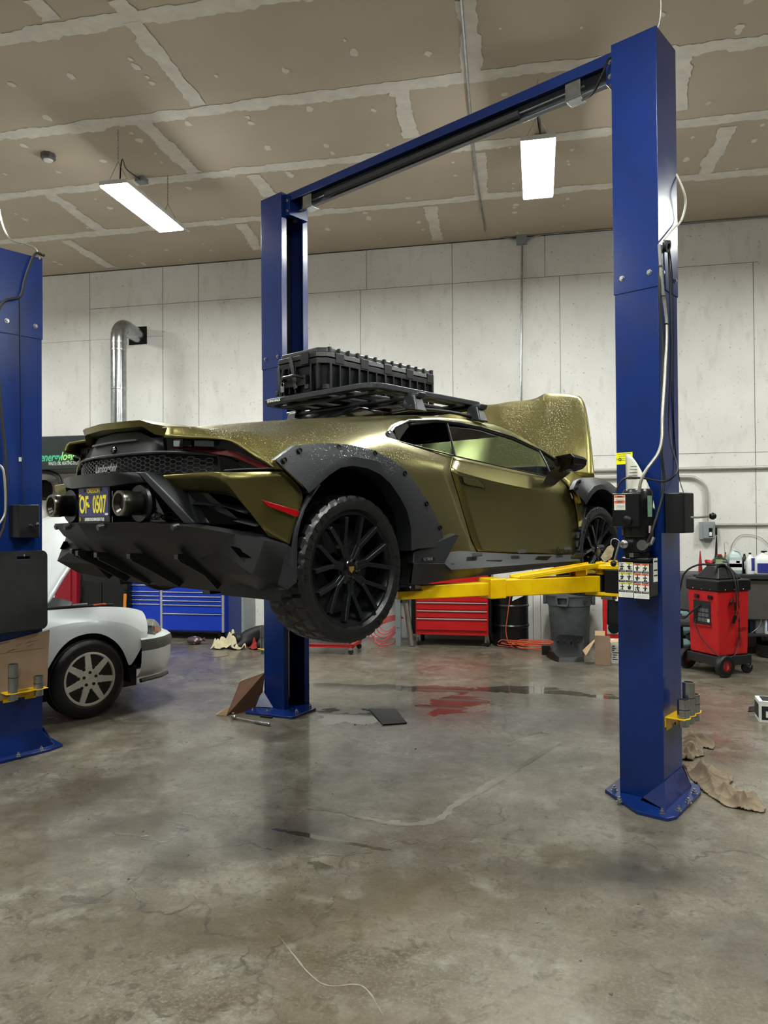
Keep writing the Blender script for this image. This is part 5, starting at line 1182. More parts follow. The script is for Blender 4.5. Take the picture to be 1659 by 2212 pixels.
for px_, t_ in ((1, .58), (2, .17), (3, -.17), (4, -.58)):
    zz = (L1[0][2] + L2[0][2]) / 2 + .01; p = cpt(-.915, zz, t_)
    MB().lathe([(0, 0), (.013, 0), (.015, .006), (.016, .03), (0, .03)], (p[0] - .004, -t_, zz + .0), (1, 0, .2), 14).build('parking_sensor', M_trim, dif)
# ---- wheels
def wheel(name, s, side, rad, rimr, width, zc, label=None):
    """all-terrain tyre, seven-Y-spoke rim, brake disc and caliper"""
    tout = .965 if s == 0 else .955
    tc_ = tout - width / 2
    w_ = thing(name, None, None, (s, -tc_ * side, zc), 0 if side > 0 else PI); w_.parent = CAR
    # local: +y is inboard for the right side -> outer face at y = -width/2
    h = width / 2; seg = 192; prof = []
    b = MB()
    cross = [(-h * .80, rimr + .005), (-h * .97, rimr + .02), (-h * 1.0, rimr + (rad - rimr) * .45), (-h * .985, rimr + (rad - rimr) * .72), (-h * .90, rad - .016), (-h * .86, rad - .005)]
    tr_ = [-h * .86 + k * (1.72 * h) / 14 for k in range(15)]
    prof = cross + [(y, rad - .004 * (abs(y) / h) ** 2) for y in tr_[1:-1]] + [(-y, r) for y, r in cross[::-1]]
    n = len(prof); vs = []
    for k in range(seg):
        a = 2 * PI * k / seg
        for i, (y, r) in enumerate(prof):
            g = 0
            if 5 <= i < n - 5:
                j = i - 5; ph = (k + (3 if j < 5 else (-2 if j > 9 else (j % 3)))) % 6
                if j in (4, 9): g = .011
                elif ph in (0,) : g = .010
                elif (j % 2 == 0 and (k + j) % 6 == 3): g = .005
            elif i in (3, 4) or i in (n - 4, n - 5):
                g = .004 if (k % 6) in (0, 1) else 0
            rr = r - g; vs.append((rr * math.cos(a), y, rr * math.sin(a)))
    b.add(vs, [(k * n + i, ((k + 1) % seg) * n + i, ((k + 1) % seg) * n + i + 1, k * n + i + 1) for k in range(seg) for i in range(n - 1)])
    ty = b.build('tyre', M_tire, w_, smooth=22)
    # raised sidewall lettering
    for body_, a0 in (('WILDPEAK', 150), ('A/T TRAIL', 330)):
        b = None
        for i, ch in enumerate(body_):
            if ch == ' ': continue
            a = R(a0 - (i - len(body_) / 2) * 8.5); r_ = rimr + (rad - rimr) * .48
            text('sidewall_letter', ch, .042, (r_ * math.cos(a), -h * 1.0 - .001, r_ * math.sin(a)), (math.sin(a), 0, -math.cos(a)), (math.cos(a), 0, math.sin(a)), M_tire, ty, depth=.0012)
    # rim barrel
    MB().lathe([(rimr + .008, -h * .84), (rimr - .006, -h * .86), (rimr - .014, -h * .78), (rimr - .03, -h * .45), (rimr - .035, h * .8), (rimr + .008, h * .84), (rimr + .006, h * .6), (rimr - .01, -h * .3)], (0, 0, 0), (0, 1, 0), 64, close=True).build('rim_barrel', M_rim, w_, smooth=40)
    yf = -h * .72
    for k in range(7):
        sp = MB()
        a = R(12 + k * 360 / 7)
        def P(r, da, y): return Vector((r * math.cos(a + da), y, r * math.sin(a + da)))
        r1 = rimr * .47
        for sg in (-1, 1):
            sp.bar(P(.045, sg * .22, yf + .012), P(r1, sg * .085, yf + .004), .021, .034, up=(0, 1, 0))
            sp.bar(P(r1 - .01, sg * .07, yf + .004), P(rimr - .012, sg * .235, yf - .022), .022, .034, up=(0, 1, 0))
        sp.bar(P(r1 - .008, -.1, yf + .006), P(r1 - .008, .1, yf + .006), .014, .024, up=(0, 1, 0))
        sp.build('spoke', M_rim, w_, bevel=.003, bseg=2)
    MB().lathe([(0, yf - .012), (.034, yf - .012), (.038, yf - .008), (.078, yf + .0), (.082, yf + .03), (.06, yf + .06), (0, yf + .06)], (0, 0, 0), (0, 1, 0), 36).build('hub', M_gloss, w_, smooth=40)
    MB().prism([(-.018, yf - .013, .012), (.018, yf - .013, .012), (.016, yf - .013, -.006), (0, yf - .013, -.02), (-.016, yf - .013, -.006)], (0, -.0012, 0)).build('hub_crest', mat('gold_crest', '9c7a35', .35, .5), w_, smooth=0)
    for k in range(5): a = R(50 + 72 * k); MB().lathe([(0, -.012), (.011, -.012), (.011, .01), (0, .01)], (.058 * math.cos(a), yf + .0, .058 * math.sin(a)), (0, 1, 0), 6).build('wheel_bolt', M_blackm, w_)
    MB().lathe([(.08, h * .0), (rimr * .82, h * .0), (rimr * .82, h * .22), (.08, h * .22)], (0, 0, 0), (0, 1, 0), 48, close=True).build('brake_disc', mat('brake_disc', '3a3a3b', .4, .7, noise=.2, nscale=30), w_, smooth=30)
    cpr = MB(); A0 = R(150); 
    pts = []
    for k in range(7):
        a = A0 + R(60) * k / 6; pts.append((rimr * .86 * math.cos(a), -h * .12, rimr * .86 * math.sin(a)))
    for k in range(7):
        a = A0 + R(60) * (6 - k) / 6; pts.append((rimr * .56 * math.cos(a), -h * .12, rimr * .56 * math.sin(a)))
    cpr.prism(pts, (0, .08, 0)); cp_ = cpr.build('brake_caliper', M_black, w_, bevel=.005)
    for k in range(3): a = A0 + R(10 + 20 * k); MB().lathe([(0, -.006), (.012, -.006), (.012, 0), (0, 0)], (rimr * .72 * math.cos(a), -h * .12, rimr * .72 * math.sin(a)), (0, 1, 0), 12).build('caliper_bolt', M_steel, cp_)
    return w_
wheel('wheel', 0, 1, .362, .272, .285, 1.415)
lh = MB(); lh.lathe([(0, -.05), (.03, -.05), (.035, -.02), (.075, -.02), (.075, .02), (.05, .03), (0, .03)], (0, .80, 1.415), (0, 1, 0), 30)
lh.build('bare_hub', M_rim, CAR)
MB().lathe([(.08, -.01), (.20, -.01), (.20, .02), (.08, .02)], (0, .74, 1.415), (0, 1, 0), 48, close=True).build('brake_disc', mat('dull_brake_disc', '3a3a3b', .4, .7), CAR)
fw_ = wheel('wheel', 2.655, 1, .342, .262, .235, 1.405)
fw_ = wheel('wheel', 2.655, -1, .342, .262, .235, 1.405)
# ---- roof rack

rk = MB()
zr = 2.47
def rr2(x0, x1, y0, y1, r, n=8):
    P = []
    for cx, cy, a0_ in ((x1 - r, y1 - r, 0), (x0 + r, y1 - r, 90), (x0 + r, y0 + r, 180), (x1 - r, y0 + r, 270)):
        for k in range(n + 1): a = R(a0_ + 90 * k / n); P.append((cx + r * math.cos(a), cy + r * math.sin(a)))
    return P
o_ = rr2(.60, 1.78, -.53, .53, .12); i_ = rr2(.65, 1.73, -.48, .48, .08); n = len(o_)
b = MB()
for z0, z1, a_, b_ in ((zr - .035, zr, o_, o_), (zr - .035, zr, i_, i_)):
    b.add([(x, y, z0) for x, y in a_] + [(x, y, z1) for x, y in b_], [(i, (i + 1) % n, (i + 1) % n + n, i + n) for i in range(n)])
for z in (zr - .035, zr):
    b.add([(x, y, z) for x, y in o_] + [(x, y, z) for x, y in i_], [(i, (i + 1) % n, (i + 1) % n + n, i + n) for i in range(n)])
rack = b.build('roof_rack', M_trimw, CAR, smooth=30, bevel=.006)
for k in range(5):
    yy = -.38 + .19 * k
    MB().box(.65, 1.73, yy - .035, yy + .035, zr - .022, zr - .004).build('rack_slat', M_trim, rack, bevel=.004)
for xx in (.78, 1.22, 1.6): MB().box(xx - .03, xx + .03, -.49, .49, zr - .04, zr - .022).build('rack_cross_member', M_trim, rack, bevel=.004)
for xx in (.95, 1.62):
    MB().tube([(xx, -.60, 2.415), (xx, .60, 2.415)], .017, 12).build('crossbar', M_trim, rack)
    for sd in (1, -1):
        f = MB()
        f.hexa([(xx - .055, -.62 * sd, 2.315), (xx + .055, -.62 * sd, 2.315), (xx + .055, -.50 * sd, 2.335), (xx - .055, -.50 * sd, 2.335)], [(xx - .035, -.585 * sd, 2.425), (xx + .035, -.585 * sd, 2.425), (xx + .035, -.50 * sd, 2.425), (xx - .035, -.50 * sd, 2.425)])
        f.hexa([(xx - .03, -.61 * sd, 2.40), (xx + .04, -.61 * sd, 2.40), (xx + .04, -.5 * sd, 2.40), (xx - .03, -.5 * sd, 2.40)], [(xx - .03, -.625 * sd, 2.435), (xx + .045, -.625 * sd, 2.435), (xx + .045, -.5 * sd, 2.435), (xx - .03, -.5 * sd, 2.435)])
        f.build('rack_foot', M_trimw, rack, bevel=.012, bseg=3)
for sd in (1, -1):
    MB().tube(curve_pts([cc((.80, .50, 2.31), sd), cc((1.0, .53, 2.345), sd), cc((1.4, .54, 2.36), sd), cc((1.72, .54, 2.335), sd)], 5), .012, 8).build('roof_rail', M_black, rack)
MB().box(.598, .604, .27, .46, zr - .032, zr - .006).build('rack_badge', M_black, rack, bevel=.001)
text('rack_lettering', 'RHINO-RACK', .022, (.5975, .365, zr - .019), (0, -1, 0), (0, 0, 1), M_labelw, rack, offset=.0006)
# black air scoop at the rear of the roof
b = MB(); b.prism([(.35, -.22, 2.24), (.55, -.24, 2.30), (.80, -.25, 2.375), (1.05, -.22, 2.38), (1.05, -.22, 2.30), (.4, -.22, 2.2)], (0, .44, 0)); b.build('roof_scoop', M_gloss, CAR, bevel=.03, bseg=3)

# ---- black travel case strapped on the rack (lies on it: a thing of its own)
cm = CAR.matrix_basis
case = thing('storage_case', 'long ribbed black plastic storage case lying on the roof rack of the sports car', 'case', cm @ Vector((.64, .18, zr)), R(59.6224))
M_case = mat('case_plastic', '111214', .33, noise=.2, nscale=25, bump=.2, bscale=220)
CL, CW = 1.19, .24
b = MB()
def pan(z0, z1, g0, g1, c=.05):
    def ring(z, g):
        x0, x1, y0, y1 = g, CL - g, -CW + g, CW - g
        return [(x0 + c, y0, z), (x1 - c, y0, z), (x1, y0 + c, z), (x1, y1 - c, z), (x1 - c, y1, z), (x0 + c, y1, z), (x0, y1 - c, z), (x0, y0 + c, z)]
    m = MB(); A = ring(z0, g0); B = ring(z1, g1); m.add(A + B, [(i, (i + 1) % 8, (i + 1) % 8 + 8, i + 8) for i in range(8)] + [tuple(range(8))[::-1], tuple(range(8, 16))]); return m
body_ = pan(.0, .185, .035, .018); body_.build('lower_shell', M_case, case, bevel=.006)
pan(.185, .222, .0, .0).build('rim', M_case, case, bevel=.004)
pan(.228, .262, .0, .004).build('lid_rim', M_case, case, bevel=.004)
pan(.262, .295, .012, .022).build('lid', M_case, case, bevel=.008)
b = MB()
for k in range(13):
    x = .07 + k * .0875
    if k % 3 == 0: w_ = .02
    else: w_ = .012
    for y in (-CW, CW):
        s_ = 1 if y > 0 else -1
        b.box(x, x + w_, min(y, y - s_ * .035), max(y, y - s_ * .035), .02, .19)
        b.box(x, x + w_, min(y * .985, y - s_ * .03), max(y * .985, y - s_ * .03), .25, .297)
for y in (-.19, -.13, .02, .08, .13, .19):
    for x0, x1 in ((0, .04), (CL - .04, CL)):
        b.box(x0, x1, y - .007, y + .007, .02, .19)
for x in (.08, .12, .42, .55, .59, .95, 1.08, 1.12): b.box(x, x + .016, -CW + .03, CW - .03, .29, .299)
b.build('stiffening_ribs', M_case, case, bevel=.003)
b = MB()
for k in range(5):
    x = .12 + k * .235
    for y in (-CW - .004, CW + .004 - .012): MB().box(x, x + .075, y, y + .012, .195, .262).build('latch', M_black, case, bevel=.003)
MB().box(-.012, .0, -.12, -.05, .19, .27).build('latch', M_black, case, bevel=.003)
b = MB(); b.tube(curve_pts([(-.004, .10, .11), (-.04, .09, .12), (-.045, .03, .12), (-.045, -.03, .12), (-.004, -.06, .11)], 5), .01, 8); b.box(-.006, .03, -.09, .12, .06, .125); b.build('handle', M_black, case)
b = MB(); b.box(-.03, -.022, .095, .13, .03, .07); b.tube(curve_pts([(-.026, .10, .065), (-.026, .10, .09), (-.026, .125, .09), (-.026, .125, .065)], 4), .003, 6); b.build('padlock', M_steel, case, bevel=.003)
b = MB(); b.bar((-.012, -.005, .04), (-.005, .06, .26), .012, .03); b.bar((-.015, .14, .01), (-.012, .17, .20), .012, .03); b.bar((-.02, .11, .18), (-.02, .15, .02), .01, .02); b.build('strap', M_black, case, bevel=.002)
b = MB(); b.box(-.012, .012, -.12, -.085, .03, .06); b.box(-.012, .012, .18, .21, .02, .05); b.box(.03, .06, -CW - .006, -CW + .03, .02, .05); b.build('tie_down_bracket', M_trim, case, bevel=.003)

# ---------------------------------------------------------------- white sedan with its bonnet up
# coordinates (x forward from front axle, t out to the right, z up), origin under the right front wheel
IMP = thing('sedan_car', 'white sedan with its bonnet raised behind the left lift post', 'car', (-3.70246, 5.66828, 0), R(60.545))
M_wp = mat('silver_white_paint', 'd3d7d8', .3, .15, noise=.05, nscale=2, coat=.5)
M_wpl = mat('grey_bumper_strip', '55574f', .5, noise=.1, nscale=20)
def ci(p): return (p[0], -p[1], p[2])
IW = 1.74
def side_surface(rows_, name, m, parent, far=True, smooth=30, sub=0):
    """rows of (x, t, z) points on the near flank, mirrored to the far flank"""
    b = MB()
    for A, B in zip(rows_, rows_[1:]):
        b.strip([ci(p) for p in A], [ci(p) for p in B])
        if far: b.strip([ci((p[0], -IW - p[1], p[2])) for p in A], [ci((p[0], -IW - p[1], p[2])) for p in B])
    o = b.build(name, m, parent, smooth=smooth)
    if sub: md = o.modifiers.new('sub', 'SUBSURF'); md.levels = sub; md.render_levels = sub
    return o
archz = [(-0.364,0.020,0.363), (-0.357,0.020,0.474), (-0.326,0.020,0.549), (-0.235,0.020,0.659), (-0.121,0.020,0.717), (0.057,0.020,0.725), (0.192,0.020,0.651), (0.274,0.020,0.565), (0.326,0.020,0.457), (0.348,0.020,0.353), (0.360,0.020,0.245)]
flare1 = [(p[0] * 1.10 + (-.02 if p[0] < 0 else .0), .015, .33 + (p[2] - .33) * 1.10) for p in archz]
# fender body: from arch up to the shoulder line and the bonnet edge
top_ = [(-1.25, -.02, .93), (-.95, -.03, .935), (-.62, -.05, .935), (-.40, -.07, .935), (-.20, -.08, .93), (.05, -.10, .925), (.25, -.12, .91), (.42, -.15, .885), (.52, -.17, .86), (.58, -.19, .84), (.63, -.20, .82)]
mid_ = [(-1.25, .03, .72), (-.95, .03, .735), (-.62, .03, .77), (-.40, .03, .80), (-.20, .03, .82), (.03, .03, .825), (.22, .02, .80), (.38, .01, .76), (.47, .0, .72), (.53, -.01, .69), (.58, -.02, .66)]
low_ = [(-1.25, .02, .22)] + [archz[1]] + archz[2:10] + [(.47, .0, .52)]
low_[1] = (-.46, .02, .30); low_[0] = (-1.25, .02, .25)
fnd = side_surface([top_, mid_, low_], 'front_wing', M_wp, IMP, sub=2)
b = MB()
for far in (0, 1):
    g = (lambda p: ci(p)) if not far else (lambda p: ci((p[0], -IW - p[1], p[2])))
    b.strip([g(p) for p in archz], [g((p[0], p[1] - .3, p[2])) for p in archz])
    b.build('arch_edge', M_under, IMP, smooth=40); b = MB()
# doors and cabin behind the lift post
b = MB()
for t in (0, 1):
    g = (lambda p: ci(p)) if not t else (lambda p: ci((p[0], -IW - p[1], p[2])))
    b.add([g(p) for p in ((-.46, .02, .25), (-1.25, .02, .25), (-3.9, .0, .28), (-3.95, -.02, .70), (-3.9, -.05, .92), (-1.25, -.02, .93), (-.9, .0, .93))], [(0, 1, 2, 3, 4, 5)])
    b.add([g(p) for p in ((-1.05, -.06, .93), (-3.3, -.06, .95), (-2.9, -.28, 1.36), (-1.9, -.28, 1.38))], [(0, 1, 2, 3)])
b.build('cabin_side', M_wp, IMP, smooth=0)
b = MB(); b.add([ci(p) for p in ((-1.9, -.28, 1.38), (-2.9, -.28, 1.36), (-2.9, -IW + .28, 1.36), (-1.9, -IW + .28, 1.38))], [(0, 1, 2, 3)]); b.build('roof', M_wp, IMP)
b = MB(); b.add([ci(p) for p in ((-.95, -.1, .93), (-1.9, -.28, 1.38), (-1.9, -IW + .28, 1.38), (-.95, -IW + .1, .93))], [(0, 1, 2, 3)]); b.build('windscreen', M_glassd, IMP, smooth=0)
b = MB().box(-4.0, -3.2, .0 + .05, IW - .05, .3, .95); b.build('boot', M_wp, IMP, bevel=.06, bseg=3)
MB().tube([ci((-.48, .03, .52)), ci((-1.3, .035, .53)), ci((-3.6, .03, .55))], .022, 6).build('door_moulding', M_wpl, IMP)
# engine bay: dark, with its parts
eb = MB().box(-.85, .50, .14, IW - .14, .35, .78); eb.build('engine_bay', M_under, IMP, bevel=.02)
MB().box(-.55, .1, .5, 1.2, .78, .87).build('engine_cover', M_black, IMP, bevel=.03)
MB().box(.0, .25, .2, .42, .78, .9).build('battery', M_black, IMP, bevel=.01)
b = MB(); b.tube(curve_pts([ci((-.85, -.12, .955)), ci((-.5, -.10, .95)), ci((-.2, -.11, .942)), (.3, .17, .92)], 5), .012, 6); b.build('bay_seal', M_rubber, IMP)
MB().tube([ci((.05, -.15, .945)), ci((-.02, -.14, .95)), ci((-.08, -.15, .945))], .012, 6).build('grey_cap', M_grey, IMP)
MB().box(.10, .22, .13, .16, .925, .94).build('red_rag_strip', M_orange, IMP, bevel=.004)
MB().add([ci(p) for p in ((-.95, -.12, .93), (-.55, -.10, .935), (-.55, -IW + .1, .935), (-.95, -IW + .12, .93))], [(0, 1, 2, 3)]).build('cowl', M_black, IMP)
# raised bonnet
hA = Vector(ci((-.34, -.10, .945))); hdir = Vector((.64, 0, .77)).normalized()
hb_ = MB(); rows2 = []
for j in range(7):
    k = j / 6; row = []
    for i in range(9):
        a = i / 8; inset_ = .0 + .07 * k
        y = .10 + inset_ + (IW - .2 - 2 * inset_) * a
        bow = .05 * math.sin(PI * a) * (1 - .3 * k)
        cen = 1 - (2 * a - 1) ** 2
        P = Vector((hA.x, y, hA.z)) + hdir * (.93 * k + (.14 * cen if j == 6 else .16 * cen * k)) + Vector((-.80, 0, .62)) * bow * .8 + Vector((.05 * math.sin(PI * k), 0, 0)) * -1
        row.append(P)
    rows2.append(row)
for A, B in zip(rows2, rows2[1:]): hb_.strip(A, B)
hd = hb_.build('bonnet', M_wp, IMP, smooth=40)
md = hd.modifiers.new('sub', 'SUBSURF'); md.levels = 1; md.render_levels = 1
md = hd.modifiers.new('thick', 'SOLIDIFY'); md.thickness = .02
MB().tube([ci((-.02, -.14, .94)), ci((-.0, -.14, 1.1))], .006, 8).tube([ci((0, -.14, 1.1)), ci((.02, -.15, 1.42))], .013, 8).build('gas_strut', M_black, IMP)
# headlamp, bumper
hl = [(0.689,-0.170,0.751), (0.751,-0.200,0.712), (0.798,-0.220,0.648), (0.807,-0.220,0.595), (0.636,-0.070,0.608), (0.619,-0.080,0.706)]
b = MB(); b.prism([ci((p[0] + .01, p[1] + .02, p[2])) for p in hl], (-.05, .16, 0))
b.build('headlamp', mat('lamp_glass', '9c9a96', .1, .2, noise=.4, nscale=30, coat=.8), IMP, smooth=0, bevel=.006)
b = MB(); b.prism([ci((p[0] + .004, p[1] + .026, p[2])) for p in ((0.638,-0.080,0.700), (0.758,-0.180,0.661), (0.774,-0.190,0.623), (0.643,-0.080,0.657))], (-.01, .02, 0)); b.build('turn_signal', mat('amber_lens', 'c86a22', .15, noise=.2, nscale=50, coat=.6), IMP, smooth=0)
def brow(z, out, xk=0): return [(.47, .01, z), (.62, .0 + out * .4, z), (.76, -.06 + out * .5, z), (.90, -.20, z + .0), (.99 + out * .3, -.42, z), (1.02 + out * .3, -IW / 2, z)]
zz = [(0.605,-0.020,0.625)[2], .600, .545, .535, .40, .30, .255]
sh = [(.56, -.03), (.60, 0.0), (.60, .0), (.60, .0), (.60, .0), (.57, -.02), (.52, -.05)]
rws = []
for (z, k) in zip((.625, .60, .56, .50, .40, .31, .25), (-.06, .0, .015, .0, -.005, -.03, -.10)):
    rws.append([(.475, .012 + min(0, k), z), (.62, .0 + k, z), (.74, -.05 + k, z), (.88 + k, -.16, z), (.97 + k, -.36, z), (1.0 + k, -IW / 2, z)])
side_surface(rws[:2], 'bumper_top', M_wp, IMP, smooth=40); side_surface(rws[1:4], 'bumper_strip', M_wpl, IMP, smooth=40)
bmp = side_surface(rws[3:], 'front_bumper', M_wp, IMP, smooth=40)
b = MB(); t3 = rws[0]
b.strip([ci(p) for p in t3], [ci((p[0] - .12, p[1] - .1, p[2] + .01)) for p in t3]); b.strip([ci((p[0], -IW - p[1], p[2])) for p in t3], [ci((p[0] - .12, -IW - p[1] + .1, p[2] + .01)) for p in t3]); b.build('bumper_shelf', M_wp, IMP)
MB().box(.45, .80, .2, IW - .2, .3, .68).build('front_panel', M_black, IMP, bevel=.02)
MB().tube([ci((.47, .0, .24)), ci((.70, -.04, .245)), ci((.80, -.10, .25))], .02, 8).build('air_dam', M_wpl, IMP)
MB().box(-3.9, .5, .12, IW - .12, .18, .35).build('underbody', M_under, IMP)
# wheels
def simple_wheel(par, x, y, rad, rimr, wd, side, zc):
    w_ = thing('wheel', None, None, (x, y, zc), 0 if side > 0 else PI); w_.parent = par
    h = wd / 2
    MB().lathe([(rimr, -h * .86), (rimr + .02, -h * 1.0), (rimr + .06, -h * 1.04), (rad - .03, -h * .98), (rad - .008, -h * .82), (rad - .012, -h * .55), (rad - .012, -h * .53), (rad, -h * .5), (rad, -h * .1), (rad - .01, -h * .08), (rad - .01, h * .02), (rad, h * .04), (rad, h * .5), (rad - .012, h * .55), (rad - .006, h * .82), (rad - .03, h * .98), (rimr, h)], (0, 0, 0), (0, 1, 0), 72).build('tyre', M_tire, w_, smooth=35)
    M_hc = mat('hubcap_silver', 'cdc8bb', .45, .1, noise=.18, nscale=9)
    hc = MB().lathe([(rimr + .002, -h * .80), (rimr + .004, -h * .95), (rimr - .012, -h * .97), (rimr - .022, -h * .80), (rimr - .022, -h * .6)], (0, 0, 0), (0, 1, 0), 60, close=True)
    yf = -h * .86
    hc.lathe([(0, yf - .004), (.02, yf - .004), (.085, yf - .002), (.092, yf + .02), (0, yf + .02)], (0, 0, 0), (0, 1, 0), 40)
    for k in range(7):
        a = PI / 2 + 2 * PI * k / 7 + .1
        c_, s_ = math.cos(a), math.sin(a); n_ = Vector((-s_, 0, c_)); d_ = Vector((c_, 0, s_))
        p0 = d_ * .07; p1 = d_ * (rimr - .012)
        hc.hexa([p0 + n_ * .034 + Vector((0, yf + .014, 0)), p0 - n_ * .034 + Vector((0, yf + .014, 0)), p0 - n_ * .029 + Vector((0, yf - .006, 0)), p0 + n_ * .029 + Vector((0, yf - .004, 0))],
                [p1 + n_ * .028 + Vector((0, yf + .016, 0)), p1 - n_ * .028 + Vector((0, yf + .016, 0)), p1 - n_ * .022 + Vector((0, yf - .010, 0)), p1 + n_ * .022 + Vector((0, yf - .008, 0))])
        a2 = a + PI / 7
        for sg in (-1, 1):
            d2 = Vector((math.cos(a2 + sg * .10), 0, math.sin(a2 + sg * .10)))
            hc.bar(Vector((math.cos(a2 + sg * .2), 0, math.sin(a2 + sg * .2))) * .10 + Vector((0, yf + .004, 0)), Vector((math.cos(a2 + sg * .04), 0, math.sin(a2 + sg * .04))) * (rimr - .016) + Vector((0, yf + .008, 0)), .012, .009, up=(0, 1, 0))
    h_ = hc.build('hubcap', M_hc, w_, smooth=30, bevel=.002)
    MB().lathe([(0, -h * .45), (rimr - .005, -h * .45), (rimr - .005, -h * .4), (0, -h * .4)], (0, 0, 0), (0, 1, 0), 40).build('wheel_dish', M_under, w_)
    for k in range(5):
        b = MB(); a = PI / 2 + 2 * PI * k / 5; b.lathe([(.008, -.006), (.013, -.006), (.013, .0), (.008, .0)], (.055 * math.cos(a), yf - .003, .055 * math.sin(a)), (0, 1, 0), 14, close=True); b.lathe([(0, -.001), (.009, -.001), (.009, 0), (0, 0)], (.055 * math.cos(a), yf - .004, .055 * math.sin(a)), (0, 1, 0), 8); b.build('lug_cover', mat('rusty_lug', '3a2f26', .6, .4), w_)
    b = MB(); b.prism([(-.016, yf - .005, -.004), (-.006, yf - .005, -.004), (-.006, yf - .005, -.009), (.006, yf - .005, -.009), (.008, yf - .005, -.003), (.018, yf - .005, -.003), (.016, yf - .005, .004), (.006, yf - .005, .004), (.006, yf - .005, .009), (-.006, yf - .005, .009), (-.008, yf - .005, .003), (-.018, yf - .005, .003)], (0, -.0015, 0)); b.build('wheel_emblem', M_hc, w_, smooth=0)
    return w_
simple_wheel(IMP, 0, .10, .333, .222, .215, 1, .331)
simple_wheel(IMP, 0, IW - .10, .333, .222, .215, -1, .331)
simple_wheel(IMP, -2.8, .10, .333, .222, .215, 1, .331)
b = MB(); b.box(-.35, .36, .30, .5, .3, .8); b.build('wheel_house', M_under, IMP)

# ---------------------------------------------------------------- back of the shop
def box_on(name, label, cat, x0, x1, y0, y1, z0, z1, m, bevel=.004, group=None):
    t = thing(name, label, cat, ((x0 + x1) / 2, (y0 + y1) / 2, z0), 0, group)
    return t
# flue pipe of the waste-oil heater
py_ = 9.62
a = (-5.821,9.620,4.075); b1 = (-5.825,9.620,3.118)
fp = MB(); hx, hz = (-5.900,10.300,4.468)[0], (-5.900,10.300,4.468)[2]
path = [(a[0], py_, 2.75), (a[0], py_, hz - .22)]
for k in range(1, 7): g = R(90 * k / 6); path.append((a[0] + (hx - a[0]) * .12 * k / 6, py_ + .2 * (1 - math.cos(g)), hz - .22 + .2 * math.sin(g) * 1.0 + .02))
path += [(hx, WY1 - .03, hz)]
ft = thing('flue_pipe', 'galvanised flue pipe rising and bending into the square hole in the back wall', 'pipe', (a[0], py_, 2.75))
def rel(pts, o): return [(p[0] - o[0], p[1] - o[1], p[2] - o[2]) for p in pts]
of = (a[0], py_, 2.75)
MB().tube(rel(path, of), .108, 28).build('pipe', M_zinc, ft, smooth=25)
for z in (2.95, 3.55, 4.1, hz - .26): MB().lathe([(.108, -.02), (.1125, -.015), (.1125, .015), (.108, .02)], (0, 0, z - 2.75), (0, 0, 1), 28).build('pipe_joint', M_steel, ft)
MB().lathe([(.108, -.02), (.114, -.015), (.114, .015), (.108, .02)], (hx * .9 + a[0] * .1 - of[0], .24, hz - .0 - 2.75), (0, 1, 0), 28).build('pipe_joint', M_steel, ft)
# heater with its sign
hw = thing('oil_heater', 'dark green waste oil heater with white and green lettering high on the wall at left', 'heater', (-6.6, 9.6, 2.45))
y_f = 9.30
s0 = (-6.808,9.300,2.868); s1 = (-6.292,9.300,2.879); sb = (-6.677,9.300,2.396)
zt_, zb_ = (s0[2] + s1[2]) / 2 - .01, sb[2]
M_dg = mat('dark_green_enamel', '1f2a29', .4, noise=.12, nscale=5)
MB().box(-7.6 + 6.6, -5.35 + 6.6, y_f - 9.6, .62, zb_ - 2.45, zt_ - 2.45).build('cabinet', M_dg, hw, bevel=.01)
tx = (-6.604,9.300,2.564); t2 = (-6.459,9.300,2.476)
text('lettering', 'energy', .165, ((-6.684,9.300,2.565)[0] - 6.6 * -1, y_f - 9.602, tx[2] - 2.45), (1, 0, 0), (0, 0, 1), mat('teal_green', '4bb98a', .5), hw, offset=.003, shear=.25, sx=.74)
text('lettering', 'logic', .165, ((-6.408,9.300,2.572)[0] + 6.6, y_f - 9.602, tx[2] - 2.45 + .008), (1, 0, 0), (0, 0, 1), mat('light_green', '9be57f', .5), hw, offset=.003, shear=.25, sx=.74)
text('lettering', 'WASTE OIL HEATING SYSTEMS', .07, ((-6.445,9.300,2.469)[0] + 6.6, y_f - 9.602, t2[2] - 2.45), (1, 0, 0), (0, 0, 1), mat('pale_letter', 'c9cdc9', .5), hw, sx=.56, offset=.0008)
b = MB()
for x in (-.72, -.3): b.ball((x, y_f - 9.6, zt_ - 2.47), .012); b.ball((x, y_f - 9.6, zb_ - 2.42), .012)
b.build('cover_screw', M_steel, hw)
tag(MB().tube(curve_pts([(-6.972,9.400,2.383), (-6.764,9.400,2.359), (-6.646,9.400,2.310), (-6.603,9.400,2.218), (-6.595,9.400,2.126), (-6.596,9.400,1.937)], 6), .032, 10).build('heater_hose', M_rubber), 'thick black hose curving down below the dark green heater', 'hose')
q = (-7.477,10.200,2.150)
tag(MB().lathe([(0, -.09), (.11, -.09), (.155, -.05), (.16, .05), (.11, .09), (0, .09)], q, (1, -.35, 0), 28).build('hose_reel', M_black), 'round black housing peeking out behind the left blue post', 'reel')
b = MB()
c_ = [(-7.520,10.270,2.218), (-7.423,10.270,2.102), (-7.311,10.270,2.014), (-7.198,10.270,1.999)]
for k in range(4):
    tag(MB().tube(curve_pts([(p[0] + .01 * k, p[1], p[2] - .05 * k + .015 * k * i) for i, p in enumerate(c_)], 5), .008, 5).build('wall_cable', mat('grey_cable', '77736b', .6)), 'loose grey cable hanging on the wall behind the left exhaust tip', 'cable', 'loose cables on the wall')

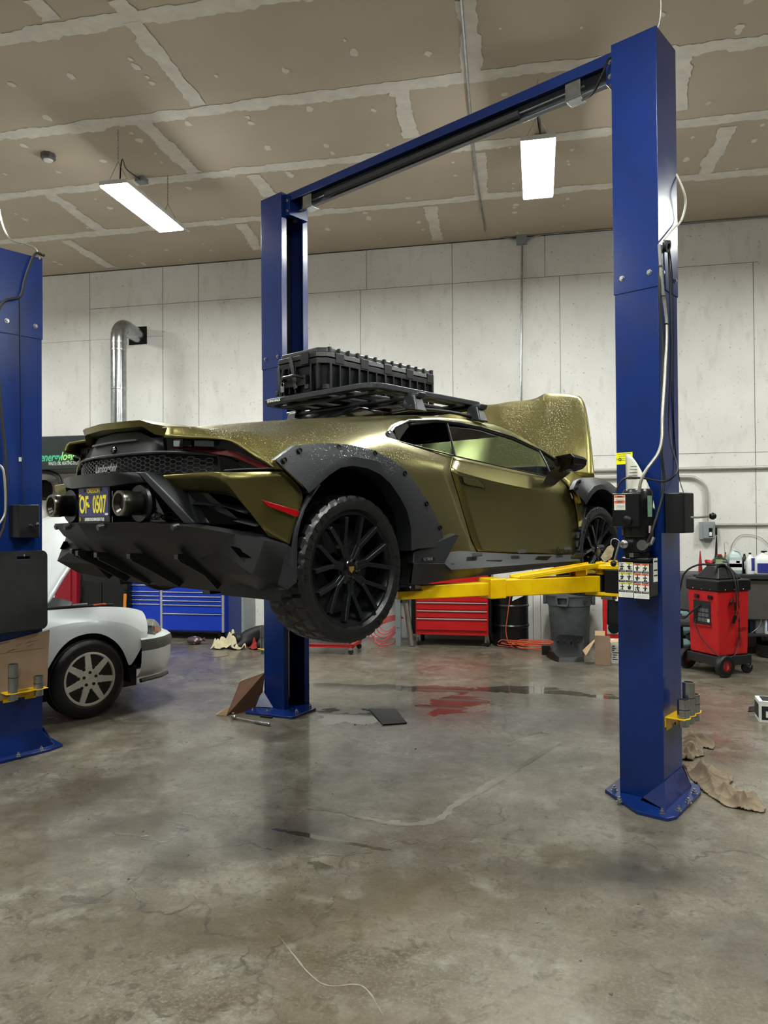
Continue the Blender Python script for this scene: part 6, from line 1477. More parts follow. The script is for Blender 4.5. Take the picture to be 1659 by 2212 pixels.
# blue tool cabinet
M_bcab = mat('blue_cabinet_enamel', '1238b4', .3, noise=.1, nscale=4)
M_alu = mat('aluminium_trim', 'c9ccd0', .3, .6, noise=.08, nscale=10)
yc = 9.72
L_ = (-5.706,9.720,0.082); Rr = (-4.273,9.720,0.109); zb = Rr[2]; mid = (-5.217,9.720,0.093)[0]; zt2 = .98
bc = thing('tool_cabinet', 'large blue tool cabinet with two columns of drawers and silver handles', 'tool cabinet', ((L_[0] + Rr[0]) / 2, yc, 0))
ox = (L_[0] + Rr[0]) / 2
xl, xr, xm = L_[0] - ox, Rr[0] - ox, mid - ox
cabo = MB().box(xl, xr, .0, .5, zb, zt2).build('body', M_bcab, bc, bevel=.005)
MB().box(xl - .01, xr + .01, -.02, .5, zt2, zt2 + .03).build('worktop', M_blackm, bc, bevel=.004)
for x in (xl + .01, xm, xr - .015): MB().box(x - .016, x + .016, -.022, .0, zb, zt2).build('post_trim', M_alu, bc, bevel=.002)
for (xa, xb, ys) in ((xl + .03, xm - .02, (1256, 1269.4, 1282.5, 1291.5, 1300, 1308.7)), (xm + .02, xr - .035, (1256, 1270, 1283, 1292, 1301, 1309.6, 1327.5))):
    zs = [zb + (1365 - y) * .00685 for y in ys]
    lo = zs[1:] + [zb + .015]
    for z, z2 in zip(zs, lo):
        d = MB().box(xa, xb, -.018, .0, z2 + .004, z - .002).build('drawer', M_bcab, bc, bevel=.003)
        MB().box(xa + .004, xb - .004, -.032, -.018, z - .016, z - .004).build('handle', M_alu, d, bevel=.002)
for x in (xl + .1, xm, xr - .1): MB().lathe([(0, -.02), (zb / 2 + .02, -.02), (zb / 2 + .02, .02), (0, .02)], (x, .12, zb / 2 + .02), (1, 0, 0), 16).build('caster', M_black, bc)
a = (-4.328,9.860,0.093); b2 = (-4.085,9.860,0.099); z_ = .98
t = thing('locker', 'narrow grey-blue steel locker to the right of the blue tool cabinet', 'cabinet', ((a[0] + b2[0]) / 2, 9.86, 0))
w2_ = (b2[0] - a[0]) / 2
MB().box(-w2_, w2_, 0, .4, .03, z_).build('body', mat('slate_blue', '3a4474', .4, noise=.1, nscale=6), t, bevel=.004)
MB().box(w2_ + .002, w2_ + .04, .0, .4, .0, z_).build('end_panel', M_grey, t, bevel=.003)
# dark cabinet, red cabinet and orange level behind the sedan
a = (-6.767,9.500,0.321); b2 = (-6.413,9.500,0.327)
t = thing('red_cabinet', 'dark red steel cabinet seen under the raised white bonnet', 'cabinet', ((a[0] + b2[0]) / 2, 9.5, 0)); w2_ = (b2[0] - a[0]) / 2
rc_o = MB().box(-w2_, w2_, 0, .6, .05, 1.10).build('body', mat('dark_red_enamel', '8c1026', .35, noise=.12, nscale=4), t, bevel=.006)
MB().box(w2_ * .35, w2_ * .52, -.02, 0, .1, 1.06).build('door_edge', mat('dark_red_enamel', '8c1026'), t, bevel=.003)
MB().box(-w2_, w2_, -.01, .6, 0, .05).build('plinth', M_black, t)
a = (-6.473,9.600,0.314); b2 = (-5.664,9.600,0.329)
t = thing('black_cabinet', 'tall black cabinet between the red cabinet and the blue tool cabinet', 'cabinet', ((a[0] + b2[0]) / 2, 9.6, 0)); w2_ = (b2[0] - a[0]) / 2
MB().box(-w2_, w2_, 0, .6, .04, 1.02).build('body', M_blackm, t, bevel=.006)
MB().box(-w2_ + .01, -.005, -.02, 0, .08, .98).build('door', M_black, t, bevel=.003); MB().box(.005, w2_ - .01, -.02, 0, .08, .98).build('door', M_black, t, bevel=.003)
MB().box(-w2_, w2_, -.01, .6, 0, .04).build('plinth', M_black, t)
p = (-5.705,9.550,0.562)
t = thing('orange_scraper', 'orange handled tool hanging on the side of the black cabinet', 'tool', (p[0], 9.555, p[2]))
MB().prism([(-.02, 0, -.12), (.02, 0, -.12), (.03, 0, .04), (.03, 0, .08), (-.01, 0, .08), (-.015, 0, .0)], (0, .02, 0)).build('handle', mat('orange_plastic', 'd9822b', .5, noise=.15, nscale=40), t, bevel=.003)
MB().prism([(-.01, 0, .08), (.03, 0, .08), (.032, 0, .15), (.0, 0, .15)], (0, .012, 0)).build('blade', M_blackm, t, bevel=.002)

# sleeping black dog on a cream blanket
def skinned(name, verts, edges, radii, m, sub=2, parent=None, root=0):
    me = bpy.data.meshes.new(name); me.from_pydata(verts, edges, []); o = bpy.data.objects.new(name, me); COL.objects.link(o)
    md = o.modifiers.new('skin', 'SKIN'); md.use_smooth_shade = True
    sv = me.skin_vertices[0].data
    for i, r_ in enumerate(radii): sv[i].radius = r_ if isinstance(r_, tuple) else (r_, r_); sv[i].use_root = (i == root)
    md = o.modifiers.new('sub', 'SUBSURF'); md.levels = sub; md.render_levels = sub
    me.materials.append(m)
    if parent: o.parent = parent
    return o
dog = thing('dog', 'black dog lying curled on the floor beside a cream blanket', 'dog', (-3.60, 9.26, 0), R(8))
M_fur = mat('black_fur', '0c0d0e', .5, noise=.4, nscale=25, col2='1c1e20', bump=.8, bscale=140)
dv = [(.12, .05, .17), (.24, .04, .165), (.0, .06, .16), (-.12, .05, .13), (-.22, .02, .11), (-.31, -.02, .10), (-.40, -.06, .07), (-.46, -.08, .055),   # pelvis, rump, back, chest, neck, head, muzzle
      (.18, -.12, .12), (.05, -.20, .07), (.18, -.24, .04), (.08, -.27, .03),                  # near hind leg: thigh, knee, hock, foot
      (-.16, -.08, .07), (-.22, -.18, .04), (-.34, -.2, .03),                              # front leg
      (.33, .0, .10), (.36, -.12, .05), (.30, -.22, .03), (.2, -.29, .02)]                  # tail
de = [(0, 1), (0, 2), (2, 3), (3, 4), (4, 5), (5, 6), (6, 7), (0, 8), (8, 9), (9, 10), (10, 11), (3, 12), (12, 13), (13, 14), (1, 15), (15, 16), (16, 17), (17, 18)]
dr_ = [.155, .12, .14, .12, .085, .075, .045, .03, .105, .06, .035, .028, .06, .04, .028, .035, .025, .02, .012]
skinned('body', dv, de, dr_, M_fur, 2, dog)
for sy in (-.06, .05): MB().ball((-.30, sy - .02, .15), .035, .012, .045, 10, 6).build('ear', M_fur, dog)
MB().ball((-.485, -.085, .06), .014, .014, .01, 8, 6).build('nose', M_ink, dog)
MB().ball((-.375, -.105, .095), .007, .007, .007, 8, 6).build('eye', M_gloss, dog)
def cloth(name, outline, m, label, cat, h=.05, seed=1, z0=.004, n=34, fold=9, ridges=None, group=None, loc=None):
    """crumpled cloth: grid clipped to an outline on the floor, raised in folds"""
    rnd = random.Random(seed)
    xs = [p[0] for p in outline]; ys = [p[1] for p in outline]; cx, cy = sum(xs) / len(xs), sum(ys) / len(ys)
    def inside(x, y):
        c = False; j = len(outline) - 1
        for i in range(len(outline)):
            xi, yi = outline[i][:2]; xj, yj = outline[j][:2]
            if (yi > y) != (yj > y) and x < (xj - xi) * (y - yi) / (yj - yi) + xi: c = not c
            j = i
        return c
    def edge(x, y):
        best = 9
        for i in range(len(outline)):
            a = Vector(outline[i][:2]); b_ = Vector(outline[(i + 1) % len(outline)][:2]); p = Vector((x, y)); ab = b_ - a
            t = max(0, min(1, (p - a).dot(ab) / max(ab.dot(ab), 1e-9))); best = min(best, (p - a - ab * t).length)
        return best
    W__ = [(rnd.uniform(0, PI), rnd.uniform(.6, 1.6) * fold, rnd.uniform(0, 6)) for _ in range(5)]
    b = MB(); grid = {}
    dx = (max(xs) - min(xs)) / n; ny = max(4, int((max(ys) - min(ys)) / dx))
    for i in range(n + 1):
        for j in range(ny + 1):
            x = min(xs) + dx * i; y = min(ys) + (max(ys) - min(ys)) * j / ny
            e = edge(x, y)
            ins = inside(x, y)
            if not ins and e > dx * .8: continue
            if not ins:
                pass
            f = 0
            for th, fr2, ph in W__: f += (1 - abs(math.sin((x * math.cos(th) + y * math.sin(th)) * fr2 + ph + 1.3 * math.sin((x - y) * fold * .5 + ph)))) ** 2.5
            z = z0 + h * f / 2.2 * (min(1, .25 + e / .09) if ins else .12) + .004 * rnd.random()
            grid[i, j] = len(b.v); b.v.append((x - cx, y - cy, z))
    for (i, j), k in grid.items():
        q_ = [(i, j), (i + 1, j), (i + 1, j + 1), (i, j + 1)]
        if all(g in grid for g in q_): b.f.append(tuple(grid[g] for g in q_)); b.mi.append(0)
    o = b.build(name, m, smooth=60, loc=(cx, cy, 0))
    md = o.modifiers.new('sub', 'SUBSURF'); md.levels = 1; md.render_levels = 1
    md = o.modifiers.new('thick', 'SOLIDIFY'); md.thickness = .004; md.offset = 1
    return tag(o, label, cat, group)
cloth('blanket', [(-4.16, 9.0, 0), (-4.13, 9.15, 0), (-4.04, 9.36, 0), (-3.88, 9.44, 0), (-3.82, 9.25, 0), (-3.80, 9.12, 0), (-3.68, 9.05, 0), (-3.8, 8.98, 0), (-3.95, 9.04, 0), (-4.02, 8.98, 0)], mat('cream_cloth', 'cfc4a4', .9, noise=.12, nscale=12, bump=.3, bscale=120), 'crumpled cream blanket on the floor in front of the black dog', 'blanket', h=.20, seed=4, fold=20)
cloth('red_cloth', [(-3.670,9.100,0.000), (-3.789,9.445,0.000), (-3.771,9.601,0.000), (-3.674,9.539,0.000), (-3.521,9.125,0.000), (-3.554,9.015,0.000)], mat('red_cloth', '9a1f24', .8, noise=.2, nscale=20), 'small crumpled red cloth on the floor beside the left lift post', 'cloth', h=.16, seed=2, fold=26, n=16)
t = thing('dog_toy', 'stuffed grey bag with pink spots lying in front of the blue tool cabinet', 'pillow', (-4.532,9.324,-0.000), R(10))
M_spot = bpy.data.materials.new('spotted_fabric'); M_spot.use_nodes = True
_nt = M_spot.node_tree; _v = _nt.nodes.new('ShaderNodeTexVoronoi'); _v.inputs['Scale'].default_value = 22; _t = _nt.nodes.new('ShaderNodeTexCoord')
_r = _nt.nodes.new('ShaderNodeMapRange'); _r.inputs[1].default_value = .3; _r.inputs[2].default_value = .36; _m = _nt.nodes.new('ShaderNodeMix'); _m.data_type = 'RGBA'; _m.inputs[6].default_value = hexc('b59299'); _m.inputs[7].default_value = hexc('3b2e33')
_nt.links.new(_t.outputs['Object'], _v.inputs['Vector']); _nt.links.new(_v.outputs['Distance'], _r.inputs[0]); _nt.links.new(_r.outputs[0], _m.inputs[0]); _nt.links.new(_m.outputs[2], _nt.nodes['Principled BSDF'].inputs['Base Color'])
o = MB().ball((0, 0, .055), .10, .08, .055, 16, 10).build('cushion', M_spot, t, smooth=60)
MB().lathe([(.01, 0), (.03, .04), (.02, .05)], (.10, 0, .06), (1, 0, .2), 10).build('knot', M_spot, t)
tag(MB().tube(curve_pts([(-3.966,8.616,0.000), (-4.129,8.752,0.000), (-4.041,8.540,0.000), (-3.865,8.475,0.000), (-3.748,8.620,0.000), (-3.866,8.862,-0.000)], 6), .004, 5).build('air_line', mat('brown_rubber', '4a2d27', .5)), 'thin dark red hose looped on the floor before the blanket', 'hose')
# red creeper on casters
p = (-2.533,8.917,-0.000)
t = thing('creeper', 'low red mechanic creeper on casters behind the lifted car wheel', 'creeper', (p[0], p[1] + .22, 0), R(0))
f = MB(); f.box(-.55, .30, -.24, -.20, .085, .125).box(-.55, .30, .20, .24, .085, .125).box(-.55, -.51, -.24, .24, .085, .125).box(.26, .30, -.24, .24, .085, .125); f.build('frame', M_red, t, bevel=.006)
MB().box(-.5, .24, -.19, .19, .11, .135).build('padding', M_black, t, bevel=.01)
for x, y in ((.27, -.22), (-.5, -.22), (.27, .22), (-.5, .22)):
    c = MB().lathe([(0, -.014), (.030, -.014), (.034, -.008), (.034, .008), (.030, .014), (0, .014)], (x, y, .034), (0, 1, 0), 18).build('caster', M_rubber, t)
    MB().box(x - .02, x + .02, y - .02, y + .02, .055, .085).build('caster_fork', M_steel, c, bevel=.003)
# workbench leg, steel pipe, red air hose
p0 = (-1.796,9.621,0.000)
t = thing('workbench', 'grey steel workbench leg and top behind the lifted rear wheel', 'workbench', (p0[0], p0[1], 0))
MB().box(-.035, .035, -.03, .03, 0, .86).build('leg', mat('bench_grey', '6e777a', .4, noise=.1, nscale=10), t, bevel=.004); MB().box(-1.3, -1.23, -.03, .03, 0, .86).build('leg', mat('bench_grey', '6e777a'), t, bevel=.004)
MB().box(-1.4, .12, -.06, .55, .86, .91).build('bench_top', M_black, t, bevel=.005)
b = MB(); b.box(-.02, .0, -.032, -.03, .24, .25).box(.012, .022, -.032, -.03, .24, .25); b.build('bolt', M_ink, t)
q0 = (-1.623,9.649,0.000); 
tag(MB().tube([(q0[0], q0[1], .0), (q0[0] - .10, q0[1] + .12, .56)], .036, 16).build('steel_pipe', mat('dull_pipe', '6c655c', .5, .4, noise=.3, nscale=12)), 'dull grey pipe leaning beside the red tool cabinet', 'pipe')
M_pink = mat('red_hose', 'b9474a', .45, noise=.12, nscale=30)
b = MB(); yh = p0[1] + .12
for k in range(5):
    x0 = p0[0] - .05 + .01 * k; zt3 = .38 - .012 * k; r_ = .03 + .045 * k
    b.tube(curve_pts([(x0 + .05, yh + .01 * k, zt3 + .02), (x0 - .12 - r_ * .5, yh, zt3 - .02 - .01 * k), (x0 - .20 - r_, yh - .01 * k, zt3 - .14 - .022 * k), (x0 - .10 - r_ * .6, yh - .02, zt3 - .20 - .03 * k if k < 4 else .012), (x0 + .02, yh, zt3 - .1)], 6), .0075, 6)
tag(b.build('red_air_hose', M_pink), 'coiled red air hose hanging by the grey workbench leg', 'hose')
b = MB(); b.tube(curve_pts([(p0[0] - .35, yh - .05, .12), (p0[0] - .28, yh - .1, .02), (p0[0] - .16, yh - .12, .012), (p0[0] - .06, yh - .05, .06), (p0[0] - .01, yh, .3)], 6), .008, 6); tag(b.build('hose_end', M_pink), 'end of a red hose looping onto the floor by the workbench leg', 'hose')
# red tool chest
a = (-1.564,9.622,-0.000); b2 = (-0.633,9.774,0.000); yf_ = 9.72
xa, xb = (-1.584,9.720,0.147)[0], (-0.634,9.720,0.170)[0]; zb3 = (-1.084,9.720,0.147)[2]
sc_ = (-1.084,9.720,0.147)[2] - (-1.080,9.720,0.582)[2]
t = thing('tool_chest', 'red rolling tool chest with silver drawer pulls under the yellow lift arm', 'tool chest', ((xa + xb) / 2, yf_, 0)); hw2 = (xb - xa) / 2
MB().box(-hw2 - .06, hw2 + .04, .01, .5, zb3, .96).build('body', M_blackm, t, bevel=.006)
MB().box(-hw2, hw2, -.0, .02, zb3, .96).build('front_frame', M_red, t, bevel=.003)
zs = [(-1.078,9.720,0.810)[2], (-1.079,9.720,0.696)[2], (-1.080,9.720,0.581)[2], (-1.081,9.720,0.473)[2], (-1.082,9.720,0.370)[2]]; lo = zs[1:] + [zb3 + .06]
for z, z2 in zip(zs, lo):
    d = MB().box(-hw2 + .015, hw2 - .015, -.022, .0, z2 + .006, z - .004).build('drawer', M_red, t, bevel=.004)
    MB().box(-hw2 + .015, hw2 - .015, -.036, -.022, z - .02, z - .006).build('handle', M_alu, d, bevel=.002)
for x in (-hw2 + .03, hw2 - .02):
    for y in (.05, .42):
        c = MB().lathe([(0, -.02), (.052, -.02), (.058, -.012), (.058, .012), (.052, .02), (0, .02)], (x, y, .058), (1, 0, .0) if y > .2 else (.9, .4, 0), 20).build('caster', M_rubber, t)
        MB().box(x - .028, x + .028, y - .03, y + .01, .05, zb3).build('caster_fork', M_zinc, c, bevel=.004)
# oil drum with papers, orange cable
p = (-0.360,9.747,-0.000)
t = thing('oil_drum', 'black steel oil drum between the red tool chest and the grey bin', 'drum', (p[0], p[1] + .24, 0))
MB().lathe([(0, 0), (.232, 0), (.236, .015), (.232, .03), (.232, .24), (.243, .255), (.243, .27), (.232, .285), (.232, .50), (.243, .515), (.243, .53), (.232, .545), (.232, .75), (.238, .765), (.238, .78), (.222, .78), (.222, .765), (0, .765)], seg=44).build('drum', mat('drum_black', '101113', .3, noise=.2, nscale=6), t, smooth=35)
MB().prism([(.03, -.249, .60), (.17, -.20, .66), (.20, -.19, .80), (.06, -.245, .78)], (0, .002, 0)).build('paper_tag', M_labelw, t, smooth=0)
b = MB(); pc_ = (-0.137,9.679,0.000)
b.tube(curve_pts([(p[0] + .02, p[1] - .02, .80), (p[0] - .0, p[1] - .02, .62), (p[0] - .03, p[1] - .03, .4), (p[0] - .05, p[1] - .04, .22), (p[0] - .02, p[1] - .06, .08), (p[0] + .05, p[1] - .08, .012)], 6), .006, 6)
rnd = random.Random(5)
for k in range(13):
    cx, cy = pc_[0] + rnd.uniform(-.14, .14), pc_[1] + rnd.uniform(-.10, .12); ra, rb = rnd.uniform(.16, .32), rnd.uniform(.08, .16); a0_ = rnd.uniform(0, 6)
    b.tube(curve_pts([(cx + ra * math.cos(a0_ + q_ * .7) * rnd.uniform(.85, 1.1), cy + rb * math.sin(a0_ + q_ * .7) * rnd.uniform(.85, 1.1), .01 + .012 * k * .6 + rnd.uniform(0, .02)) for q_ in range(8)], 5), .0055, 5)
tag(b.build('extension_lead', M_orange), 'orange extension cord in a tangled pile on the floor between drum and bin', 'cord')
# grey bin
p = (0.390,9.697,0.000)
t = thing('trash_can', 'large round grey plastic bin by the back wall', 'bin', (p[0], p[1] + .25, 0)); M_bin = mat('grey_bin_plastic', '4a5051', .55, noise=.3, nscale=9, bump=.1, bscale=30)
MB().lathe([(0, 0), (.215, 0), (.225, .02), (.262, .52), (.265, .54), (.275, .545), (.277, .62), (.285, .66), (.295, .665), (.295, .69), (.275, .69), (.268, .66), (.21, .03), (0, .03)], seg=48).build('bin', M_bin, t, smooth=30)
for x, y in ((-.09, -.28), (.28, .0), (-.28, .05)):
    d_ = Vector((x, y, 0)).normalized(); n_ = Vector((-d_.y, d_.x, 0)); h = MB()
    for s_, e_ in (((-.075, .66), (.075, .66)), ((.075, .66), (.065, .56)), ((.065, .56), (-.065, .56)), ((-.065, .56), (-.075, .66))):
        h.bar(d_ * .30 + n_ * s_[0] + Vector((0, 0, s_[1])), d_ * .30 + n_ * e_[0] + Vector((0, 0, e_[1])), .02, .045, up=tuple(d_))
    h.build('handle', M_bin, t, bevel=.004)
MB().box(.16, .22, -.225, -.218, .58, .62).build('label', M_ink, t)
# black plastic splash guard
o_ = [(0.088,9.194,0.000), (0.139,8.991,0.000), (0.225,8.832,-0.000), (0.513,8.909,0.000), (0.545,9.459,0.000), (0.587,9.867,0.000), (0.423,10.054,-0.000), (0.273,9.958,0.000), (0.176,9.528,0.000)]
c0 = (0.336,9.297,0.000)
b = MB(); n = len(o_); base = [(p[0] - c0[0], p[1] - c0[1], .0) for p in o_]
topz = [.06, .09, .05, .05, .10, .17, .20, .19, .15]
rg = [(p[0] * .9, p[1] * .9, z) for p, z in zip(base, topz)]
b.add(base + rg + [(0, 0.02, .17)], [(i, (i + 1) % n, (i + 1) % n + n, i + n) for i in range(n)] + [(i + n, (i + 1) % n + n, 2 * n) for i in range(n)])
for k in range(4): b.box(-.12 + .08 * k, -.10 + .08 * k, -.04, .06, .155, .185)
b.box(-.30, -.20, -.02, .06, 0, .12)
tag(b.build('splash_guard', M_black, smooth=25, bevel=.006, loc=(c0[0], c0[1], 0)), 'black moulded plastic guard lying on the floor in front of the grey bin', 'car part')
# open carton and printed box
p = (0.703,8.719,0.000)
t = thing('open_carton', 'small open brown cardboard carton on the floor near the right lift post', 'carton', (p[0], p[1], 0), R(-4))
b = MB()
for q_ in ((-.085, .085, 0, .003), (-.085, .085, .17, .173)): b.box(q_[0], q_[1], q_[2], q_[3], 0, .27 if q_[2] < .1 else .31)
b.box(-.085, -.082, 0, .17, 0, .27).box(.082, .085, 0, .17, 0, .27).box(-.085, .085, 0, .17, 0, .004); b.build('carton', M_card, t)
for f_ in ([(-.085, 0, .27), (-.085, .15, .27), (-.22, .12, .14), (-.18, -.03, .11)], [(.085, 0, .26), (.085, .15, .26), (.23, .12, .31), (.22, -.02, .28)], [(-.08, .172, .31), (.03, .172, .31), (.03, .19, .36), (-.08, .19, .36)]):
    MB().prism(f_, (0, 0, .003)).build('flap', M_cardin, t, smooth=0)
p = (0.794,8.844,0.000)
t = thing('printed_box', 'white printed carton standing behind the right lift post', 'box', (p[0] + .02, p[1] + .04, 0), R(-3))
MB().box(0, .26, 0, .2, 0, .25).build('carton', M_labelw, t)
b = MB()
for k in range(7): b.box(.01, .03 + .05 * random.random(), -.0015, 0, .04 + .025 * k, .05 + .025 * k)
b.box(-.0015, 0, .02, .16, .04, .10); b.build('print', M_ink, t)
# red stand with black tank behind the right post
p = (0.961,10.215,0.000); q = (0.823,9.700,0.612)
t = thing('red_stand', 'red upright equipment stand partly hidden by the right lift post', 'equipment', (q[0] + .12, 9.75, 0))
b = MB(); b.box(-.15, -.10, 0, .05, .0, 1.0).box(.2, .25, 0, .05, 0, 1.0).box(-.15, .25, 0, .05, .15, .2).box(-.15, .25, 0, .05, .9, .95); b.build('frame', M_red, t, bevel=.006)
MB().box(-.09, .19, .02, .3, .3, .85).build('tank', M_black, t, bevel=.02)
MB().lathe([(0, 0), (.07, 0), (.07, .03), (0, .03)], (-.02, -.02, .28), (0, 1, 0), 18).build('gauge', M_blackm, t)
b = MB(); b.box(.0, .15, -.05, .02, .62, .80).box(.05, .10, -.04, .01, .80, .84); b.build('jug', M_white, t, bevel=.01)
# ---------------------------------------------------------------- right side: bench with bottles
yb0 = 9.66
zt4 = (2.388,9.660,0.968)[2]; xl4 = (1.705,9.660,0.963)[0]
t = thing('storage_bench', 'dark steel bench with cupboards and an open shelf along the right of the back wall', 'bench', (xl4, yb0, 0))
M_dk = mat('dark_grey_steel', '26282a', .45, noise=.15, nscale=10)
LB = 6.2 - xl4
zs1 = (2.485,9.660,0.420)[2]; zs2 = (2.586,9.660,0.256)[2]
MB().box(0, LB, -.03, .6, zt4 - .055, zt4).build('bench_top', M_dk, t, bevel=.005)
MB().box(.02, LB, .04, .58, zs1, zt4 - .06).build('cupboard', mat('taupe_steel', '4a4743', .5, noise=.12, nscale=6), t, bevel=.003)
for k in range(8): MB().box(.03 + k * .5, .52 + k * .5, .015, .04, zs1 + .01, zt4 - .07).build('cupboard_door', mat('taupe_steel', '4a4743'), t, bevel=.004)
MB().box(.02, LB, .0, .58, zs2 - .03, zs2).build('shelf', M_dk, t, bevel=.003)
for x in (.0, 1.0, 2.0, 3.0, LB - .05):
    for y in (0, .54): MB().box(x, x + .05, y, y + .05, 0, zt4 - .055).build('leg', M_blackm, t, bevel=.003)
def bottle(name, label, cat, px0, px1, ypx_top, z0, y, m, cap=None, lab=None, shape='jug', grp=None):
    xa_ = px0; xb_ = px1; r_ = (xb_ - xa_) / 2; h_ = ypx_top - z0
    t = thing(name, label, cat, ((xa_ + xb_) / 2, y, z0), 0, grp)
    b = MB(); d = min(r_ * .8, .10)
    def ring(z, f, g=1): return [(x * r_ * f, yy * d * f * g, z) for x, yy in ((-1, -.7), (-.8, -1), (.8, -1), (1, -.7), (1, .7), (.8, 1), (-.8, 1), (-1, .7))]
    def stack(lv):
        P = []; 
        for z, f in lv: P += ring(z, f)
        n_ = len(lv); b.add(P, [(i * 8 + k, i * 8 + (k + 1) % 8, (i + 1) * 8 + (k + 1) % 8, (i + 1) * 8 + k) for i in range(n_ - 1) for k in range(8)] + [tuple(range(8))[::-1], tuple(range((n_ - 1) * 8, n_ * 8))])
    if shape == 'jug':
        stack([(0, .92), (.01, 1), (h_ * .60, 1), (h_ * .72, .85), (h_ * .86, .42), (h_ * .92, .26), (h_ * .95, .26)])
    elif shape == 'oil': stack([(0, .95), (.01, 1), (h_ * .62, 1), (h_ * .75, .8), (h_ * .84, .38), (h_ * .93, .34)])
    else: stack([(0, .95), (.01, 1), (h_ * .72, 1), (h_ * .8, .7), (h_ * .85, .35)])
    o = b.build('bottle', m, t, smooth=40)
    if shape == 'jug':
        k = MB(); k.tube(curve_pts([(0, -d * .3, h_ * .90), (r_ * .55, -d * .5, h_ * .86), (r_ * .8, -d * .5, h_ * .68)], 5), r_ * .13, 8); k.build('handle', m, t)
    MB().lathe([(0, 0), (r_ * .3, 0), (r_ * .3, h_ * .075), (0, h_ * .075)], (0, 0, h_ * .925 if shape != 'pump' else h_ * .85), (0, 0, 1), 16).build('cap', cap or m, t)
    if lab:
        for (fz0, fz1, fx0, fx1, mm) in lab:
            MB().box(r_ * fx0, r_ * fx1, -d - .002, -d + .002, h_ * fz0, h_ * fz1).build('label', mm, t, smooth=0)
    return t
M_clearj = mat('clear_plastic', 'b9c4c4', .25, noise=.1, nscale=10, col2='9fb3b0'); M_lblue = mat('label_blue', '1d64b8', .5, noise=.2, nscale=60); M_lnavy = mat('label_navy', '2a2f86', .5, noise=.25, nscale=60)
yj = 9.82
bottle('washer_jug', 'clear gallon jug with a blue and white label on the bench', 'jug', (2.272,9.820,1.189)[0], (2.435,9.820,1.189)[0], (2.352,9.820,1.280)[2], zt4, yj, M_clearj, M_white, [(.14, .52, -.85, .9, M_labelw), (.26, .40, -.85, .9, M_lblue), (.42, .51, .1, .6, M_ink)])
bottle('black_bottle', 'black bottle behind the white bottle on the bench', 'bottle', (2.467,9.950,1.183)[0], (2.542,9.950,1.183)[0], (2.462,9.950,1.206)[2], zt4, 9.95, M_black, M_black, [(.2, .6, -.3, .6, M_labelw)], 'oil')
bottle('white_bottle', 'white oil bottle with black cap and a blue label edge on the bench', 'bottle', (2.483,9.800,1.190)[0], (2.577,9.800,1.190)[0], (2.425,9.800,1.224)[2], zt4, 9.80, M_white, M_black, [(.15, .75, .1, .95, M_lnavy), (.2, .6, -.8, .1, M_labelw)], 'oil')
bottle('white_jug', 'white jug with a large blue label at the right edge of the photo', 'jug', (2.572,9.780,1.191)[0], (2.794,9.780,1.192)[0], (2.629,9.780,1.248)[2], zt4, 9.78, M_white, M_black, [(.06, .48, -.9, .9, M_lnavy)])
bottle('amber_bottle', 'small amber bottle with a bent wire behind the clear jug', 'bottle', (2.270,10.000,1.180)[0], (2.324,10.000,1.180)[0], (2.297,10.000,1.221)[2], zt4, 10.0, mat('amber_plastic', '8a5a3e', .35), M_black, [(.2, .6, -.8, .8, M_labelw)], 'oil')
q = (2.292,10.000,1.209)
tag(MB().tube([(q[0], 10.0, q[2]), (q[0] - .01, 10.0, q[2] + .13), (q[0] + .03, 10.0, q[2] + .135), (q[0] + .035, 10.0, q[2] + .11)], .003, 5).build('bent_wire', M_steel), 'thin bent wire hook standing out of the amber bottle', 'wire')
M_grn = mat('dark_green_plastic', '1e3324', .35, noise=.2, nscale=10)
bottle('green_jug', 'dark green fluid jug with a red cap on the bench behind the red machine', 'jug', (2.086,9.750,1.135)[0], (2.260,9.750,1.136)[0], (2.124,9.750,1.209)[2], zt4, 9.75, M_grn, M_red, [(.45, .75, -.7, .2, mat('label_olive', '8f9b6a', .5))], 'oil')
q = (2.160,9.900,1.012)
t = thing('long_funnel', 'black long-necked funnel standing upright on the bench', 'funnel', (q[0], 9.9, zt4))
hq_ = (2.180,9.900,1.431)[2] - zt4
MB().lathe([(.045, 0), (.042, .05), (.03, .14), (.016, .22), (.012, hq_ * .8), (.006, hq_)], (0, 0, 0), (.03, 0, 1), 16).build('funnel', M_black, t)
q = (2.037,9.700,1.047)
t = thing('red_funnel', 'red plastic funnel on its side beside the green jug', 'funnel', (q[0], 9.72, zt4))
MB().lathe([(.008, -.10), (.012, -.02), (.05, .05), (.055, .06), (.05, .055), (.01, -.02)], (.0, 0, .10), (.1, -.35, 1), 20, close=True).build('funnel', M_red, t)
q = (1.971,9.850,0.980)
t = thing('red_spout', 'pointed red plastic spout standing on the bench', 'spout', (q[0], 9.85, zt4))
MB().lathe([(.022, 0), (.024, .03), (.02, .12), (.012, .2), (.006, .27), (0, .28)], seg=14).build('spout', mat('dark_red_plastic', '9c1f22', .4), t)
yl = 9.78
bottle('blue_bottle', 'dark blue bottle on the lower bench shelf', 'bottle', (2.510,9.800,0.346)[0], (2.572,9.800,0.347)[0], (2.533,9.800,0.571)[2], zs2, 9.8, mat('navy_plastic', '1c2340', .4), M_black, None, 'oil')
bottle('silver_jug', 'silver grey oil jug on the lower bench shelf', 'jug', (2.567,9.780,0.350)[0], (2.671,9.780,0.352)[0], (2.621,9.780,0.564)[2], zs2, 9.78, mat('silver_plastic', '85888a', .35, .3, noise=.15, nscale=8), M_black, None, 'oil')
